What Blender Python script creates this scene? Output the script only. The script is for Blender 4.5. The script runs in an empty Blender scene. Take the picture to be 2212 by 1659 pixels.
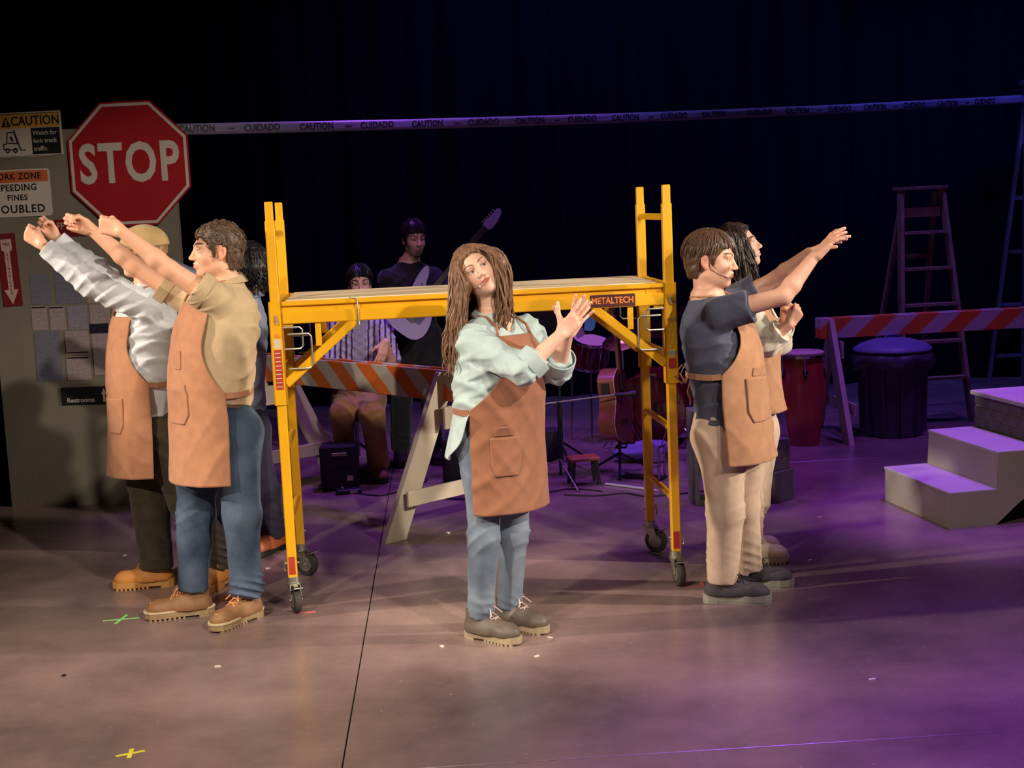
import bpy, bmesh, math, random
import numpy as np
from mathutils import Vector, Matrix

SC = bpy.context.scene
COL = SC.collection
random.seed(7)

# ---------------------------------------------------------------- camera
cam_d = bpy.data.cameras.new('camera')
cam_d.sensor_fit = 'HORIZONTAL'
cam_d.sensor_width = 36.0
cam_d.lens = 36.0 * 2967.0 / 2212.0
cam_d.clip_end = 100
cam = bpy.data.objects.new('camera', cam_d)
COL.objects.link(cam)
PITCH, ROLL = 0.1301, -0.044
fw = Vector((0, math.cos(PITCH), -math.sin(PITCH)))
up0 = Vector((0, math.sin(PITCH), math.cos(PITCH)))
rt0 = Vector((1, 0, 0))
# the phone was held with a slight roll
rt = rt0 * math.cos(ROLL) + up0 * math.sin(ROLL)
up = -rt0 * math.sin(ROLL) + up0 * math.cos(ROLL)
cam.matrix_world = Matrix(((rt.x, up.x, -fw.x, 0.0), (rt.y, up.y, -fw.y, 0.0), (rt.z, up.z, -fw.z, 1.866), (0, 0, 0, 1)))
SC.camera = cam

# ---------------------------------------------------------------- exposure, world, stage lights
SC.view_settings.view_transform = 'Standard'
SC.view_settings.look = 'None'
SC.view_settings.gamma = 1.0
SC.view_settings.exposure = 0.15
SC.view_settings.use_curve_mapping = False

w = bpy.data.worlds.new('dark_theatre')
SC.world = w
w.use_nodes = True
w.node_tree.nodes['Background'].inputs[0].default_value = (0.20, 0.16, 0.42, 1)
w.node_tree.nodes['Background'].inputs[1].default_value = 0.018


def spot(name, loc, aim, power, color, deg, blend=0.35, size=0.12):
    d = bpy.data.lights.new(name, 'SPOT')
    d.energy = power
    d.color = color
    d.spot_size = math.radians(deg)
    d.spot_blend = blend
    d.shadow_soft_size = size
    o = bpy.data.objects.new(name, d)
    COL.objects.link(o)
    o.location = loc
    o.rotation_euler = (Vector(aim) - Vector(loc)).to_track_quat('-Z', 'Y').to_euler()
    return o


WARM = (1.0, 0.88, 0.72)
WARM2 = (1.0, 0.90, 0.76)
PURPLE = (0.36, 0.09, 1.0)
BLUE = (0.10, 0.10, 1.0)
spot('spot_front_left', (-4.2, -1.0, 5.2), (-1.3, 5.8, 0.5), 1500, WARM, 28, 0.7)
spot('spot_front_right', (3.6, -1.0, 5.5), (-1.1, 6.7, 1.2), 1750, WARM2, 26, 0.5)
spot('spot_side_left', (-6.5, 4.9, 3.2), (0.4, 6.35, 0.9), 1500, WARM, 27, 0.4)
spot('spot_side_right', (6.8, 4.9, 3.4), (-0.2, 6.45, 1.1), 1900, WARM2, 27, 0.4)
spot('special_right_pair', (4.6, 0.6, 4.6), (1.15, 6.3, 1.45), 700, WARM2, 17, 0.6)
spot('wash_warm_front', (-1.5, 1.9, 6.6), (-1.0, 4.1, 0.0), 1250, WARM2, 46, 0.9, 0.25)
spot('special_steps_warm', (-1.0, 1.5, 5.6), (2.45, 7.6, 0.2), 520, WARM2, 13, 0.7)
spot('wash_purple_right', (3.4, 8.6, 6.2), (2.8, 8.9, 0.0), 620, PURPLE, 60, 0.9, 0.3)
spot('special_purple_steps', (3.0, 7.4, 6.4), (2.9, 7.7, 0.4), 1200, PURPLE, 24, 0.6, 0.2)
spot('wash_purple_back', (-0.1, 9.9, 6.0), (-0.1, 9.3, 0.0), 760, PURPLE, 56, 0.9, 0.3)
spot('wash_purple_front', (2.3, 2.4, 6.4), (2.0, 3.9, 0.0), 2100, PURPLE, 42, 1.0, 0.3)
spot('special_band', (-0.5, 7.5, 6.3), (-0.5, 9.9, 1.1), 260, (0.62, 0.26, 1.0), 44, 0.9, 0.2)
spot('wash_blue_right', (5.4, 10.6, 5.6), (4.4, 12.6, 1.4), 420, BLUE, 70, 0.9, 0.3)
spot('wash_blue_drape', (1.0, 9.6, 6.8), (1.2, 13.2, 2.2), 700, (0.20, 0.16, 1.0), 90, 1.0, 0.3)


# ---------------------------------------------------------------- helpers: properties and objects
def tag(o, label=None, cat=None, group=None, kind=None):
    if label: o['label'] = label
    if cat: o['category'] = cat
    if group: o['group'] = group
    if kind: o['kind'] = kind
    return o


def thing(name, label, cat, loc=(0, 0, 0), rz=0.0, group=None):
    o = bpy.data.objects.new(name, None)
    COL.objects.link(o)
    o.empty_display_size = 0.1
    o.location = loc
    o.rotation_euler = (0, 0, rz)
    return tag(o, label, cat, group)


def link(name, me, mat=None, parent=None, smooth=False):
    o = bpy.data.objects.new(name, me)
    COL.objects.link(o)
    if mat is not None and not me.materials:
        for m in (mat if isinstance(mat, (list, tuple)) else [mat]):
            me.materials.append(m)
    if smooth:
        me.polygons.foreach_set('use_smooth', [True] * len(me.polygons))
    if parent is not None:
        o.parent = parent
    return o


class MB:
    """collects simple solids, builds ONE mesh object"""
    def __init__(s):
        s.v = []; s.f = []; s.mi = []

    def add(s, vs, fs, mi=0):
        n = len(s.v)
        s.v += [tuple(map(float, p)) for p in vs]
        s.f += [tuple(i + n for i in q) for q in fs]
        s.mi += [mi] * len(fs)
        return s

    def box(s, c, size, axes=None, mi=0, bev=0.0):
        c = np.array(c, float)
        A = np.eye(3) if axes is None else np.array(axes, float)
        h = np.array(size, float) / 2
        if bev <= 0:
            P = [c + A[0] * h[0] * i + A[1] * h[1] * j + A[2] * h[2] * k for k in (-1, 1) for j in (-1, 1) for i in (-1, 1)]
            return s.add(P, [(0, 2, 3, 1), (4, 5, 7, 6), (0, 1, 5, 4), (2, 6, 7, 3), (0, 4, 6, 2), (1, 3, 7, 5)], mi)
        b = min(bev, h.min() * 0.9)
        P = []; idx = {}
        for k in (-1, 1):
            for j in (-1, 1):
                for i in (-1, 1):
                    for ax in range(3):
                        e = np.array([i, j, k], float) * (h - b)
                        e[ax] = (i, j, k)[ax] * h[ax]
                        idx[(i, j, k, ax)] = len(P)
                        P.append(c + A[0] * e[0] + A[1] * e[1] + A[2] * e[2])
        F = []
        for ax in range(3):
            o1, o2 = [a for a in range(3) if a != ax]
            for sg in (-1, 1):
                q = []
                for a_, b_ in ((-1, -1), (1, -1), (1, 1), (-1, 1)):
                    t = [0, 0, 0]; t[ax] = sg; t[o1] = a_; t[o2] = b_
                    q.append(idx[(*t, ax)])
                F.append(q)
            # edge chamfers along this axis
            for a_ in (-1, 1):
                for b_ in (-1, 1):
                    t0 = [0, 0, 0]; t1 = [0, 0, 0]
                    t0[ax] = -1; t1[ax] = 1; t0[o1] = t1[o1] = a_; t0[o2] = t1[o2] = b_
                    F.append([idx[(*t0, o1)], idx[(*t1, o1)], idx[(*t1, o2)], idx[(*t0, o2)]])
        for k in (-1, 1):
            for j in (-1, 1):
                for i in (-1, 1):
                    F.append([idx[(i, j, k, 0)], idx[(i, j, k, 1)], idx[(i, j, k, 2)]])
        return s.add(P, F, mi)

    def beam(s, a, b, wd, ht, upv=(0, 0, 1), mi=0, bev=0.0):
        a = np.array(a, float); b = np.array(b, float)
        d = b - a; L = np.linalg.norm(d); d /= L
        sd = np.cross(d, np.array(upv, float)); sd /= np.linalg.norm(sd)
        u = np.cross(sd, d)
        return s.box((a + b) / 2, (L, wd, ht), (d, sd, u), mi, bev)

    def tube(s, pts, r, n=8, mi=0, caps=True, squash=None):
        pts = [np.array(p, float) for p in pts]
        m = len(pts)
        rr = [r] * m if np.isscalar(r) else list(r)
        base = len(s.v); V = []; F = []
        prev = None
        for i, p in enumerate(pts):
            t = pts[min(i + 1, m - 1)] - pts[max(i - 1, 0)]
            t = t / (np.linalg.norm(t) + 1e-9)
            if prev is None:
                ref = np.array([0, 0, 1.0]) if abs(t[2]) < 0.9 else np.array([1.0, 0, 0])
                x = np.cross(t, ref)
            else:
                x = prev - t * prev.dot(t)
            x = x / (np.linalg.norm(x) + 1e-9); prev = x
            y = np.cross(t, x)
            for k in range(n):
                a = 2 * math.pi * k / n
                V.append(p + (x * math.cos(a) + y * math.sin(a)) * rr[i])
        for i in range(m - 1):
            for k in range(n):
                k2 = (k + 1) % n
                F.append((i * n + k, i * n + k2, (i + 1) * n + k2, (i + 1) * n + k))
        if caps:
            F.append(tuple(range(n - 1, -1, -1)))
            F.append(tuple((m - 1) * n + k for k in range(n)))
        return s.add(V, F, mi)

    def lathe(s, prof, n=32, c=(0, 0, 0), axes=None, mi=0, caps=True):
        A = np.eye(3) if axes is None else np.array(axes, float)
        c = np.array(c, float)
        V = []; F = []; m = len(prof)
        for (r, z) in prof:
            for k in range(n):
                a = 2 * math.pi * k / n
                V.append(c + A[0] * r * math.cos(a) + A[1] * r * math.sin(a) + A[2] * z)
        for i in range(m - 1):
            for k in range(n):
                k2 = (k + 1) % n
                F.append((i * n + k, i * n + k2, (i + 1) * n + k2, (i + 1) * n + k))
        if caps:
            F.append(tuple(range(n - 1, -1, -1)))
            F.append(tuple((m - 1) * n + k for k in range(n)))
        return s.add(V, F, mi)

    def prism(s, poly, c, ax, ay, an, th, mi=0):
        """polygon in plane (ax, ay) at c, thickness th along an"""
        c = np.array(c, float); ax = np.array(ax, float); ay = np.array(ay, float); an = np.array(an, float)
        n = len(poly)
        V = [c + ax * x + ay * y for x, y in poly] + [c + ax * x + ay * y + an * th for x, y in poly]
        F = [tuple(range(n - 1, -1, -1)), tuple(range(n, 2 * n))]
        F += [(i, (i + 1) % n, n + (i + 1) % n, n + i) for i in range(n)]
        return s.add(V, F, mi)

    def build(s, name, mat, parent=None, smooth=False, origin=None):
        me = bpy.data.meshes.new(name)
        v = s.v
        if origin is not None:
            o = np.array(origin, float)
            v = [tuple(np.array(p) - o) for p in v]
        me.from_pydata(v, [], s.f)
        bm = bmesh.new(); bm.from_mesh(me)
        bmesh.ops.recalc_face_normals(bm, faces=bm.faces)
        bm.to_mesh(me); bm.free()
        for m in (mat if isinstance(mat, (list, tuple)) else [mat]):
            me.materials.append(m)
        if any(s.mi):
            me.polygons.foreach_set('material_index', s.mi)
        o = link(name, me, None, parent)
        if smooth:
            me.polygons.foreach_set('use_smooth', [True] * len(me.polygons))
            try:
                me.set_sharp_from_angle(angle=math.radians(38))
            except Exception:
                pass
        if origin is not None and parent is None:
            o.location = origin
        return o


def text(name, body, size, loc, ax, ay, mat, parent=None, depth=0.001, align='CENTER', sx=1.0, bold=0.0, spacing=1.0):
    """flat lettering as mesh: ax = reading direction, ay = up"""
    cu = bpy.data.curves.new(name, 'FONT')
    cu.body = body; cu.size = size; cu.align_x = align; cu.align_y = 'CENTER'
    cu.extrude = depth; cu.offset = bold; cu.space_character = spacing
    cu.resolution_u = 3
    o = bpy.data.objects.new(name, cu)
    COL.objects.link(o)
    dg = bpy.context.evaluated_depsgraph_get()
    me = bpy.data.meshes.new_from_object(o.evaluated_get(dg))
    bpy.data.objects.remove(o); bpy.data.curves.remove(cu)
    ax = np.array(ax, float); ax /= np.linalg.norm(ax)
    ay = np.array(ay, float); ay -= ax * ay.dot(ax); ay /= np.linalg.norm(ay)
    an = np.cross(ax, ay)
    n = len(me.vertices)
    co = np.empty(n * 3); me.vertices.foreach_get('co', co); co = co.reshape(-1, 3)
    P = np.array(loc, float) + co[:, :1] * sx * ax + co[:, 1:2] * ay + co[:, 2:3] * an
    me.vertices.foreach_set('co', P.ravel())
    me.update()
    me.materials.clear(); me.materials.append(mat)
    me.name = name
    ob = bpy.data.objects.new(name, me)
    COL.objects.link(ob)
    if parent is not None: ob.parent = parent
    return ob


# ---------------------------------------------------------------- materials
def srgb(r, g, b):
    f = lambda c: (c / 255.0 / 12.92) if c / 255.0 <= 0.04045 else ((c / 255.0 + 0.055) / 1.055) ** 2.4
    return (f(r), f(g), f(b), 1.0)


def nodes(m):
    m.use_nodes = True
    nt = m.node_tree
    return nt, nt.nodes['Principled BSDF']


def mat(name, col, rough=0.6, metal=0.0, var=0.12, scale=14.0, bump=0.0, bscale=80.0, spec=None, coat=0.0, sheen=0.0, stretch=(1, 1, 1)):
    """procedural surface: base colour broken up by noise, optional fine relief"""
    m = bpy.data.materials.new(name)
    nt, b = nodes(m)
    N = nt.nodes; L = nt.links
    tc = N.new('ShaderNodeTexCoord')
    mp = N.new('ShaderNodeMapping'); mp.inputs['Scale'].default_value = stretch
    L.new(tc.outputs['Object'], mp.inputs['Vector'])
    nz = N.new('ShaderNodeTexNoise'); nz.inputs['Scale'].default_value = scale; nz.inputs['Detail'].default_value = 5
    L.new(mp.outputs[0], nz.inputs['Vector'])
    cr = N.new('ShaderNodeValToRGB')
    c = np.array(col[:3])
    lo = np.clip(c * (1 - var), 0, 1); hi = np.clip(c * (1 + var), 0, 1)
    cr.color_ramp.elements[0].position = 0.3; cr.color_ramp.elements[0].color = (*lo, 1)
    cr.color_ramp.elements[1].position = 0.7; cr.color_ramp.elements[1].color = (*hi, 1)
    L.new(nz.outputs['Fac'], cr.inputs['Fac'])
    L.new(cr.outputs['Color'], b.inputs['Base Color'])
    b.inputs['Roughness'].default_value = rough
    b.inputs['Metallic'].default_value = metal
    if spec is not None: b.inputs['Specular IOR Level'].default_value = spec
    if coat: b.inputs['Coat Weight'].default_value = coat
    if sheen: b.inputs['Sheen Weight'].default_value = sheen
    if bump:
        n2 = N.new('ShaderNodeTexNoise'); n2.inputs['Scale'].default_value = bscale; n2.inputs['Detail'].default_value = 4
        L.new(mp.outputs[0], n2.inputs['Vector'])
        bp = N.new('ShaderNodeBump'); bp.inputs['Strength'].default_value = bump; bp.inputs['Distance'].default_value = 0.004
        L.new(n2.outputs['Fac'], bp.inputs['Height'])
        L.new(bp.outputs[0], b.inputs['Normal'])
    return m


def mat_stripes(name, ca, cb, axis, period, duty=0.5, rough=0.5, slope=1.0, axis2=2, dirt=0.15):
    """diagonal printed stripes in object space: position = p[axis] + slope * p[axis2]"""
    m = bpy.data.materials.new(name)
    nt, b = nodes(m); N = nt.nodes; L = nt.links
    tc = N.new('ShaderNodeTexCoord'); sp = N.new('ShaderNodeSeparateXYZ')
    L.new(tc.outputs['Object'], sp.inputs[0])
    mu = N.new('ShaderNodeMath'); mu.operation = 'MULTIPLY'; mu.inputs[1].default_value = slope
    L.new(sp.outputs[axis2], mu.inputs[0])
    ad = N.new('ShaderNodeMath'); ad.operation = 'ADD'
    L.new(sp.outputs[axis], ad.inputs[0]); L.new(mu.outputs[0], ad.inputs[1])
    dv = N.new('ShaderNodeMath'); dv.operation = 'DIVIDE'; dv.inputs[1].default_value = period
    L.new(ad.outputs[0], dv.inputs[0])
    fr = N.new('ShaderNodeMath'); fr.operation = 'FRACT'; L.new(dv.outputs[0], fr.inputs[0])
    lt = N.new('ShaderNodeMath'); lt.operation = 'LESS_THAN'; lt.inputs[1].default_value = duty
    L.new(fr.outputs[0], lt.inputs[0])
    mx = N.new('ShaderNodeMix'); mx.data_type = 'RGBA'
    mx.inputs[6].default_value = cb; mx.inputs[7].default_value = ca
    L.new(lt.outputs[0], mx.inputs[0])
    nz = N.new('ShaderNodeTexNoise'); nz.inputs['Scale'].default_value = 9; nz.inputs['Detail'].default_value = 6
    L.new(tc.outputs['Object'], nz.inputs['Vector'])
    m2 = N.new('ShaderNodeMix'); m2.data_type = 'RGBA'; m2.blend_type = 'MULTIPLY'; m2.inputs[0].default_value = dirt * 2
    L.new(mx.outputs[2], m2.inputs[6]); L.new(nz.outputs['Fac'], m2.inputs[7])
    L.new(m2.outputs[2], b.inputs['Base Color'])
    b.inputs['Roughness'].default_value = rough
    return m


def mat_vcol(name, rough=0.5, sss=0.0, noise=0.08, scale=40.0, bump=0.05, bscale=300.0, spec=0.4, sheen=0.0):
    """surface whose own colours (lips, brows, cloth print) are stored per vertex"""
    m = bpy.data.materials.new(name)
    nt, b = nodes(m); N = nt.nodes; L = nt.links
    at = N.new('ShaderNodeVertexColor'); at.layer_name = 'Col'
    tc = N.new('ShaderNodeTexCoord')
    nz = N.new('ShaderNodeTexNoise'); nz.inputs['Scale'].default_value = scale; nz.inputs['Detail'].default_value = 4
    L.new(tc.outputs['Object'], nz.inputs['Vector'])
    hs = N.new('ShaderNodeMath'); hs.operation = 'MULTIPLY_ADD'
    hs.inputs[1].default_value = noise * 2; hs.inputs[2].default_value = 1 - noise
    L.new(nz.outputs['Fac'], hs.inputs[0])
    vm = N.new('ShaderNodeVectorMath'); vm.operation = 'SCALE'
    L.new(at.outputs['Color'], vm.inputs[0]); L.new(hs.outputs[0], vm.inputs['Scale'])
    L.new(vm.outputs[0], b.inputs['Base Color'])
    b.inputs['Roughness'].default_value = rough
    b.inputs['Specular IOR Level'].default_value = spec
    if sss:
        b.inputs['Subsurface Weight'].default_value = sss
        b.inputs['Subsurface Radius'].default_value = (0.012, 0.004, 0.002)
        b.inputs['Subsurface Scale'].default_value = 0.5
    if sheen: b.inputs['Sheen Weight'].default_value = sheen
    n2 = N.new('ShaderNodeTexNoise'); n2.inputs['Scale'].default_value = bscale; n2.inputs['Detail'].default_value = 3
    L.new(tc.outputs['Object'], n2.inputs['Vector'])
    bp = N.new('ShaderNodeBump'); bp.inputs['Strength'].default_value = bump; bp.inputs['Distance'].default_value = 0.002
    L.new(n2.outputs['Fac'], bp.inputs['Height']); L.new(bp.outputs[0], b.inputs['Normal'])
    return m


# ---------------------------------------------------------------- implicit surfaces: one continuous mesh per body / garment
def nrm(v):
    v = np.asarray(v, float)
    return v / (np.linalg.norm(v) + 1e-12)


def A3(*p):
    return np.array(p if len(p) == 3 else p[0], float)


def _axis(lo, hi, base, fine):
    xs = [lo]
    while xs[-1] < hi:
        x = xs[-1]; h = base
        for a, b, s in fine:
            if a - base <= x <= b: h = min(h, s)
        xs.append(x + h)
    return np.array(xs, np.float32)


def wav(P, freq, seed):
    """cheap smooth noise in -1..1 from a few warped plane waves; P = (N,3)"""
    rs = np.random.RandomState(seed)
    out = np.zeros(len(P), np.float32)
    for i in range(4):
        d = nrm(rs.normal(size=3)); d2 = nrm(rs.normal(size=3))
        ph, ph2 = rs.uniform(0, 6.28, 2)
        q = P @ (d * freq * rs.uniform(0.7, 1.5))
        out += np.sin(q + ph + 1.3 * np.sin(P @ (d2 * freq * 0.6) + ph2))
    return out * 0.3


def folds(P, d, freq, amp, seed, warp=1.6, wf=7.0, mask=1.0, mb=0.22):
    """cloth folds running across direction d: rounded ridges between narrow creases"""
    u = P @ (nrm(d) * freq * 0.9) + warp * 1.7 * wav(P, wf, seed)
    s = np.exp(-4.5 * np.sin(u) ** 2)
    m = np.clip(mb + 1.1 * wav(P, wf * 1.1, seed + 5), 0, 1)
    return -amp * s * m * mask


class Field:
    def __init__(s, lo, hi, base, fine=()):
        s.ax = [_axis(lo[i], hi[i], base, [(f[0][i], f[1][i], f[2]) for f in fine]) for i in range(3)]
        s.D = np.full([len(a) for a in s.ax], 0.25, np.float32)

    def sub(s, lo, hi):
        sl = []
        for i in range(3):
            a = max(int(np.searchsorted(s.ax[i], lo[i])) - 1, 0)
            b = min(int(np.searchsorted(s.ax[i], hi[i], 'right')) + 1, len(s.ax[i]))
            if b <= a: return None
            sl.append(slice(a, b))
        return tuple(sl), s.ax[0][sl[0]][:, None, None], s.ax[1][sl[1]][None, :, None], s.ax[2][sl[2]][None, None, :]

    def mix(s, sl, d, k, mode):
        A = s.D[sl]
        d = d.astype(np.float32)
        if mode == 'u':
            h = np.clip(0.5 + 0.5 * (A - d) / k, 0, 1)
            s.D[sl] = A + (d - A) * h - k * h * (1 - h)
        else:                                       # cut: smooth max(A, -d);  and: smooth max(A, d)
            if mode == 'cut': d = -d
            h = np.clip(0.5 - 0.5 * (A - d) / k, 0, 1)
            s.D[sl] = A + (d - A) * h + k * h * (1 - h)

    def cap(s, a, b, ra, rb=None, k=0.02, flat='', mode='u', sq=None):
        a = A3(a); b = A3(b); rb = ra if rb is None else rb
        m = max(ra, rb) + k + 0.03
        g = s.sub(np.minimum(a, b) - m, np.maximum(a, b) + m)
        if g is None: return s
        sl, X, Y, Z = g
        ab = b - a; L = np.linalg.norm(ab) + 1e-9; u = ab / L
        px, py, pz = X - a[0], Y - a[1], Z - a[2]
        t = px * u[0] + py * u[1] + pz * u[2]
        tc = np.clip(t, 0, L)
        qx, qy, qz = px - tc * u[0], py - tc * u[1], pz - tc * u[2]
        r2 = qx * qx + qy * qy + qz * qz
        if sq is not None:
            n = nrm(sq[0]); c = qx * n[0] + qy * n[1] + qz * n[2]
            r2 = r2 + (1 / sq[1] ** 2 - 1) * c * c
        d = np.sqrt(r2) - (ra + (rb - ra) * tc / L)
        if 'b' in flat: d = np.maximum(d, t - L)
        if 'a' in flat: d = np.maximum(d, -t)
        s.mix(sl, d, k, mode)
        return s

    def ell(s, c, r, R=None, k=0.02, mode='u'):
        c = A3(c); r = A3(r); R = np.eye(3) if R is None else np.array(R, float)
        m = r.max() + k + 0.03
        g = s.sub(c - m, c + m)
        if g is None: return s
        sl, X, Y, Z = g
        px, py, pz = X - c[0], Y - c[1], Z - c[2]
        q = 0; q2 = 0
        for i in range(3):
            e = px * R[i][0] + py * R[i][1] + pz * R[i][2]
            q = q + (e / r[i]) ** 2
            q2 = q2 + (e / r[i] ** 2) ** 2
        k0 = np.sqrt(q)
        d = k0 * (k0 - 1) / np.maximum(np.sqrt(q2), 1e-6)
        s.mix(sl, d, k, mode)
        return s

    def loft(s, O, R, F, U, keys, p=2.3, k=0.03, mode='u'):
        """elliptic column: keys = (t, half width, half depth, forward offset[, side offset])"""
        O = A3(O); R = nrm(R); F = nrm(F); U = nrm(U)
        ks = np.array([list(q) + [0] * (5 - len(q)) for q in keys], float)
        m = ks[:, 1:3].max() + k + 0.05
        a = O + U * ks[0, 0]; b = O + U * ks[-1, 0]
        g = s.sub(np.minimum(a, b) - m, np.maximum(a, b) + m)
        sl, X, Y, Z = g
        px, py, pz = X - O[0], Y - O[1], Z - O[2]
        t = px * U[0] + py * U[1] + pz * U[2]
        # smooth interpolation of the sections
        tt = np.linspace(ks[0, 0], ks[-1, 0], 60)
        cols = []
        for j in range(1, 5):
            c = np.interp(tt, ks[:, 0], ks[:, j])
            cc = np.convolve(np.pad(c, 4, mode='edge'), np.ones(9) / 9, 'valid')
            cols.append(cc)
        w_, dp, of, os_ = [np.interp(t, tt, c) for c in cols]
        x = np.abs(px * R[0] + py * R[1] + pz * R[2] - os_) / w_
        y = np.abs(px * F[0] + py * F[1] + pz * F[2] - of) / dp
        d = ((x ** p + y ** p) ** (1 / p) - 1) * np.minimum(w_, dp)
        d = np.maximum(d, np.maximum(ks[0, 0] - t, t - ks[-1, 0]))
        s.mix(sl, d, k, mode)
        return s

    def fn(s, lo, hi, f, k=0.01, mode='u'):
        g = s.sub(A3(lo), A3(hi))
        if g is None: return s
        sl, X, Y, Z = g
        sh = s.D[sl].shape
        P = np.stack([np.broadcast_to(X, sh).ravel(), np.broadcast_to(Y, sh).ravel(), np.broadcast_to(Z, sh).ravel()], 1)
        s.mix(sl, f(P).reshape(sh), k, mode)
        return s

    def disp(s, f, band=0.05):
        idx = np.nonzero(np.abs(s.D) < band)
        P = np.stack([s.ax[i][idx[i]] for i in range(3)], 1).astype(np.float64)
        s.D[idx] += f(P).astype(np.float32)
        return s

    def mesh(s, relax=0):
        D = s.D; B = D < 0
        c = np.zeros([n - 1 for n in D.shape], np.uint8)
        offs = [(i, j, k) for i in (0, 1) for j in (0, 1) for k in (0, 1)]
        for i, j, k in offs:
            c += B[i:D.shape[0] - 1 + i, j:D.shape[1] - 1 + j, k:D.shape[2] - 1 + k]
        act = (c > 0) & (c < 8)
        I, J, K = np.nonzero(act)
        n = len(I)
        vid = np.full(act.shape, -1, np.int64); vid[I, J, K] = np.arange(n)
        val = {o: D[I + o[0], J + o[1], K + o[2]] for o in offs}
        acc = np.zeros((n, 3)); cnt = np.zeros(n)
        for o in offs:
            for a in range(3):
                if o[a]: continue
                q = list(o); q[a] = 1; q = tuple(q)
                v0, v1 = val[o], val[q]
                m = (v0 < 0) != (v1 < 0)
                t = np.where(m, v0 / np.where(m, v0 - v1, 1), 0)
                pos = [np.full(n, float(o[b])) for b in range(3)]
                pos[a] = t
                acc += np.stack(pos, 1) * m[:, None]; cnt += m
        acc /= cnt[:, None]
        P = np.empty((n, 3))
        for a, ii in enumerate((I, J, K)):
            x = s.ax[a]; P[:, a] = x[ii] + acc[:, a] * (x[ii + 1] - x[ii])
        quads = []
        for a in range(3):
            b, c2 = (a + 1) % 3, (a + 2) % 3
            s0 = [slice(None)] * 3; s1 = [slice(None)] * 3
            s0[a] = slice(0, -1); s1[a] = slice(1, None)
            m = B[tuple(s0)] != B[tuple(s1)]
            e = np.nonzero(m)
            ok = (e[b] > 0) & (e[c2] > 0) & (e[b] < D.shape[b] - 1) & (e[c2] < D.shape[c2] - 1)
            e = [q[ok] for q in e]
            ins = B[tuple(e)]
            def cell(db, dc):
                q = [None] * 3; q[a] = e[a]; q[b] = e[b] + db; q[c2] = e[c2] + dc
                return vid[tuple(q)]
            Q = np.stack([cell(-1, -1), cell(0, -1), cell(0, 0), cell(-1, 0)], 1)
            Q[~ins] = Q[~ins][:, ::-1]
            quads.append(Q)
        Q = np.concatenate(quads)
        if relax:
            a = np.concatenate([Q[:, i] for i in range(4)] * 2)
            b = np.concatenate([Q[:, (i + 1) % 4] for i in range(4)] + [Q[:, (i + 3) % 4] for i in range(4)])
            C = np.maximum(np.bincount(a, minlength=len(P)), 1)
            for _ in range(relax):
                S = np.stack([np.bincount(a, P[b, c], len(P)) for c in range(3)], 1) / C[:, None]
                P = 0.4 * P + 0.6 * S
        return P, Q


def np_mesh(name, P, Q, smooth=True):
    me = bpy.data.meshes.new(name)
    me.vertices.add(len(P)); me.vertices.foreach_set('co', np.ascontiguousarray(P, np.float32).ravel())
    me.loops.add(Q.size); me.loops.foreach_set('vertex_index', Q.astype(np.int32).ravel())
    me.polygons.add(len(Q)); me.polygons.foreach_set('loop_start', np.arange(0, Q.size, 4, dtype=np.int32))
    me.update(calc_edges=True); me.validate()
    me.polygons.foreach_set('use_smooth', np.full(len(me.polygons), smooth))
    return me


def vcol(me, cols):
    at = me.color_attributes.new('Col', 'FLOAT_COLOR', 'POINT')
    c = np.ones((len(me.vertices), 4), np.float32); c[:, :3] = cols[:, :3]
    at.data.foreach_set('color', c.ravel())


def poly2d(px, py, poly):
    """signed distance to a polygon, negative inside"""
    poly = np.array(poly, float); n = len(poly)
    d = np.full(px.shape, 1e9); sgn = np.ones(px.shape)
    for i in range(n):
        a = poly[i]; b = poly[i - 1]
        ex, ey = b - a
        wx, wy = px - a[0], py - a[1]
        t = np.clip((wx * ex + wy * ey) / (ex * ex + ey * ey), 0, 1)
        d = np.minimum(d, (wx - ex * t) ** 2 + (wy - ey * t) ** 2)
        c1 = py >= a[1]; c2 = py < b[1]; c3 = ex * wy > ey * wx
        flip = (c1 & c2 & c3) | (~c1 & ~c2 & ~c3)
        sgn = np.where(flip, -sgn, sgn)
    return sgn * np.sqrt(d)


def rot(v, axis, ang):
    axis = nrm(axis); v = np.asarray(v, float)
    c, s = math.cos(ang), math.sin(ang)
    return v * c + np.cross(axis, v) * s + axis * axis.dot(v) * (1 - c)


def sheet(name, G, mat_, root, th=0.004, hem=True):
    """thin cloth from an (n,m,3) grid of points, given real thickness"""
    n, m = G.shape[:2]
    du = np.gradient(G, axis=1); dv = np.gradient(G, axis=0)
    N = np.cross(du, dv); N /= (np.linalg.norm(N, axis=2, keepdims=True) + 1e-9)
    A = (G + N * th / 2).reshape(-1, 3); B = (G - N * th / 2).reshape(-1, 3)
    idx = np.arange(n * m).reshape(n, m); K = n * m
    q = [np.stack([idx[:-1, :-1], idx[:-1, 1:], idx[1:, 1:], idx[1:, :-1]], -1).reshape(-1, 4)]
    q.append(q[0][:, ::-1] + K)
    def rim(a): return np.stack([a[:-1], a[:-1] + K, a[1:] + K, a[1:]], -1)
    q += [rim(idx[0])[:, ::1], rim(idx[-1])[:, ::-1], rim(idx[:, 0])[:, ::-1], rim(idx[:, -1])]
    me = np_mesh(name, np.concatenate([A, B]), np.concatenate(q))
    return link(name, me, mat_, root)




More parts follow.
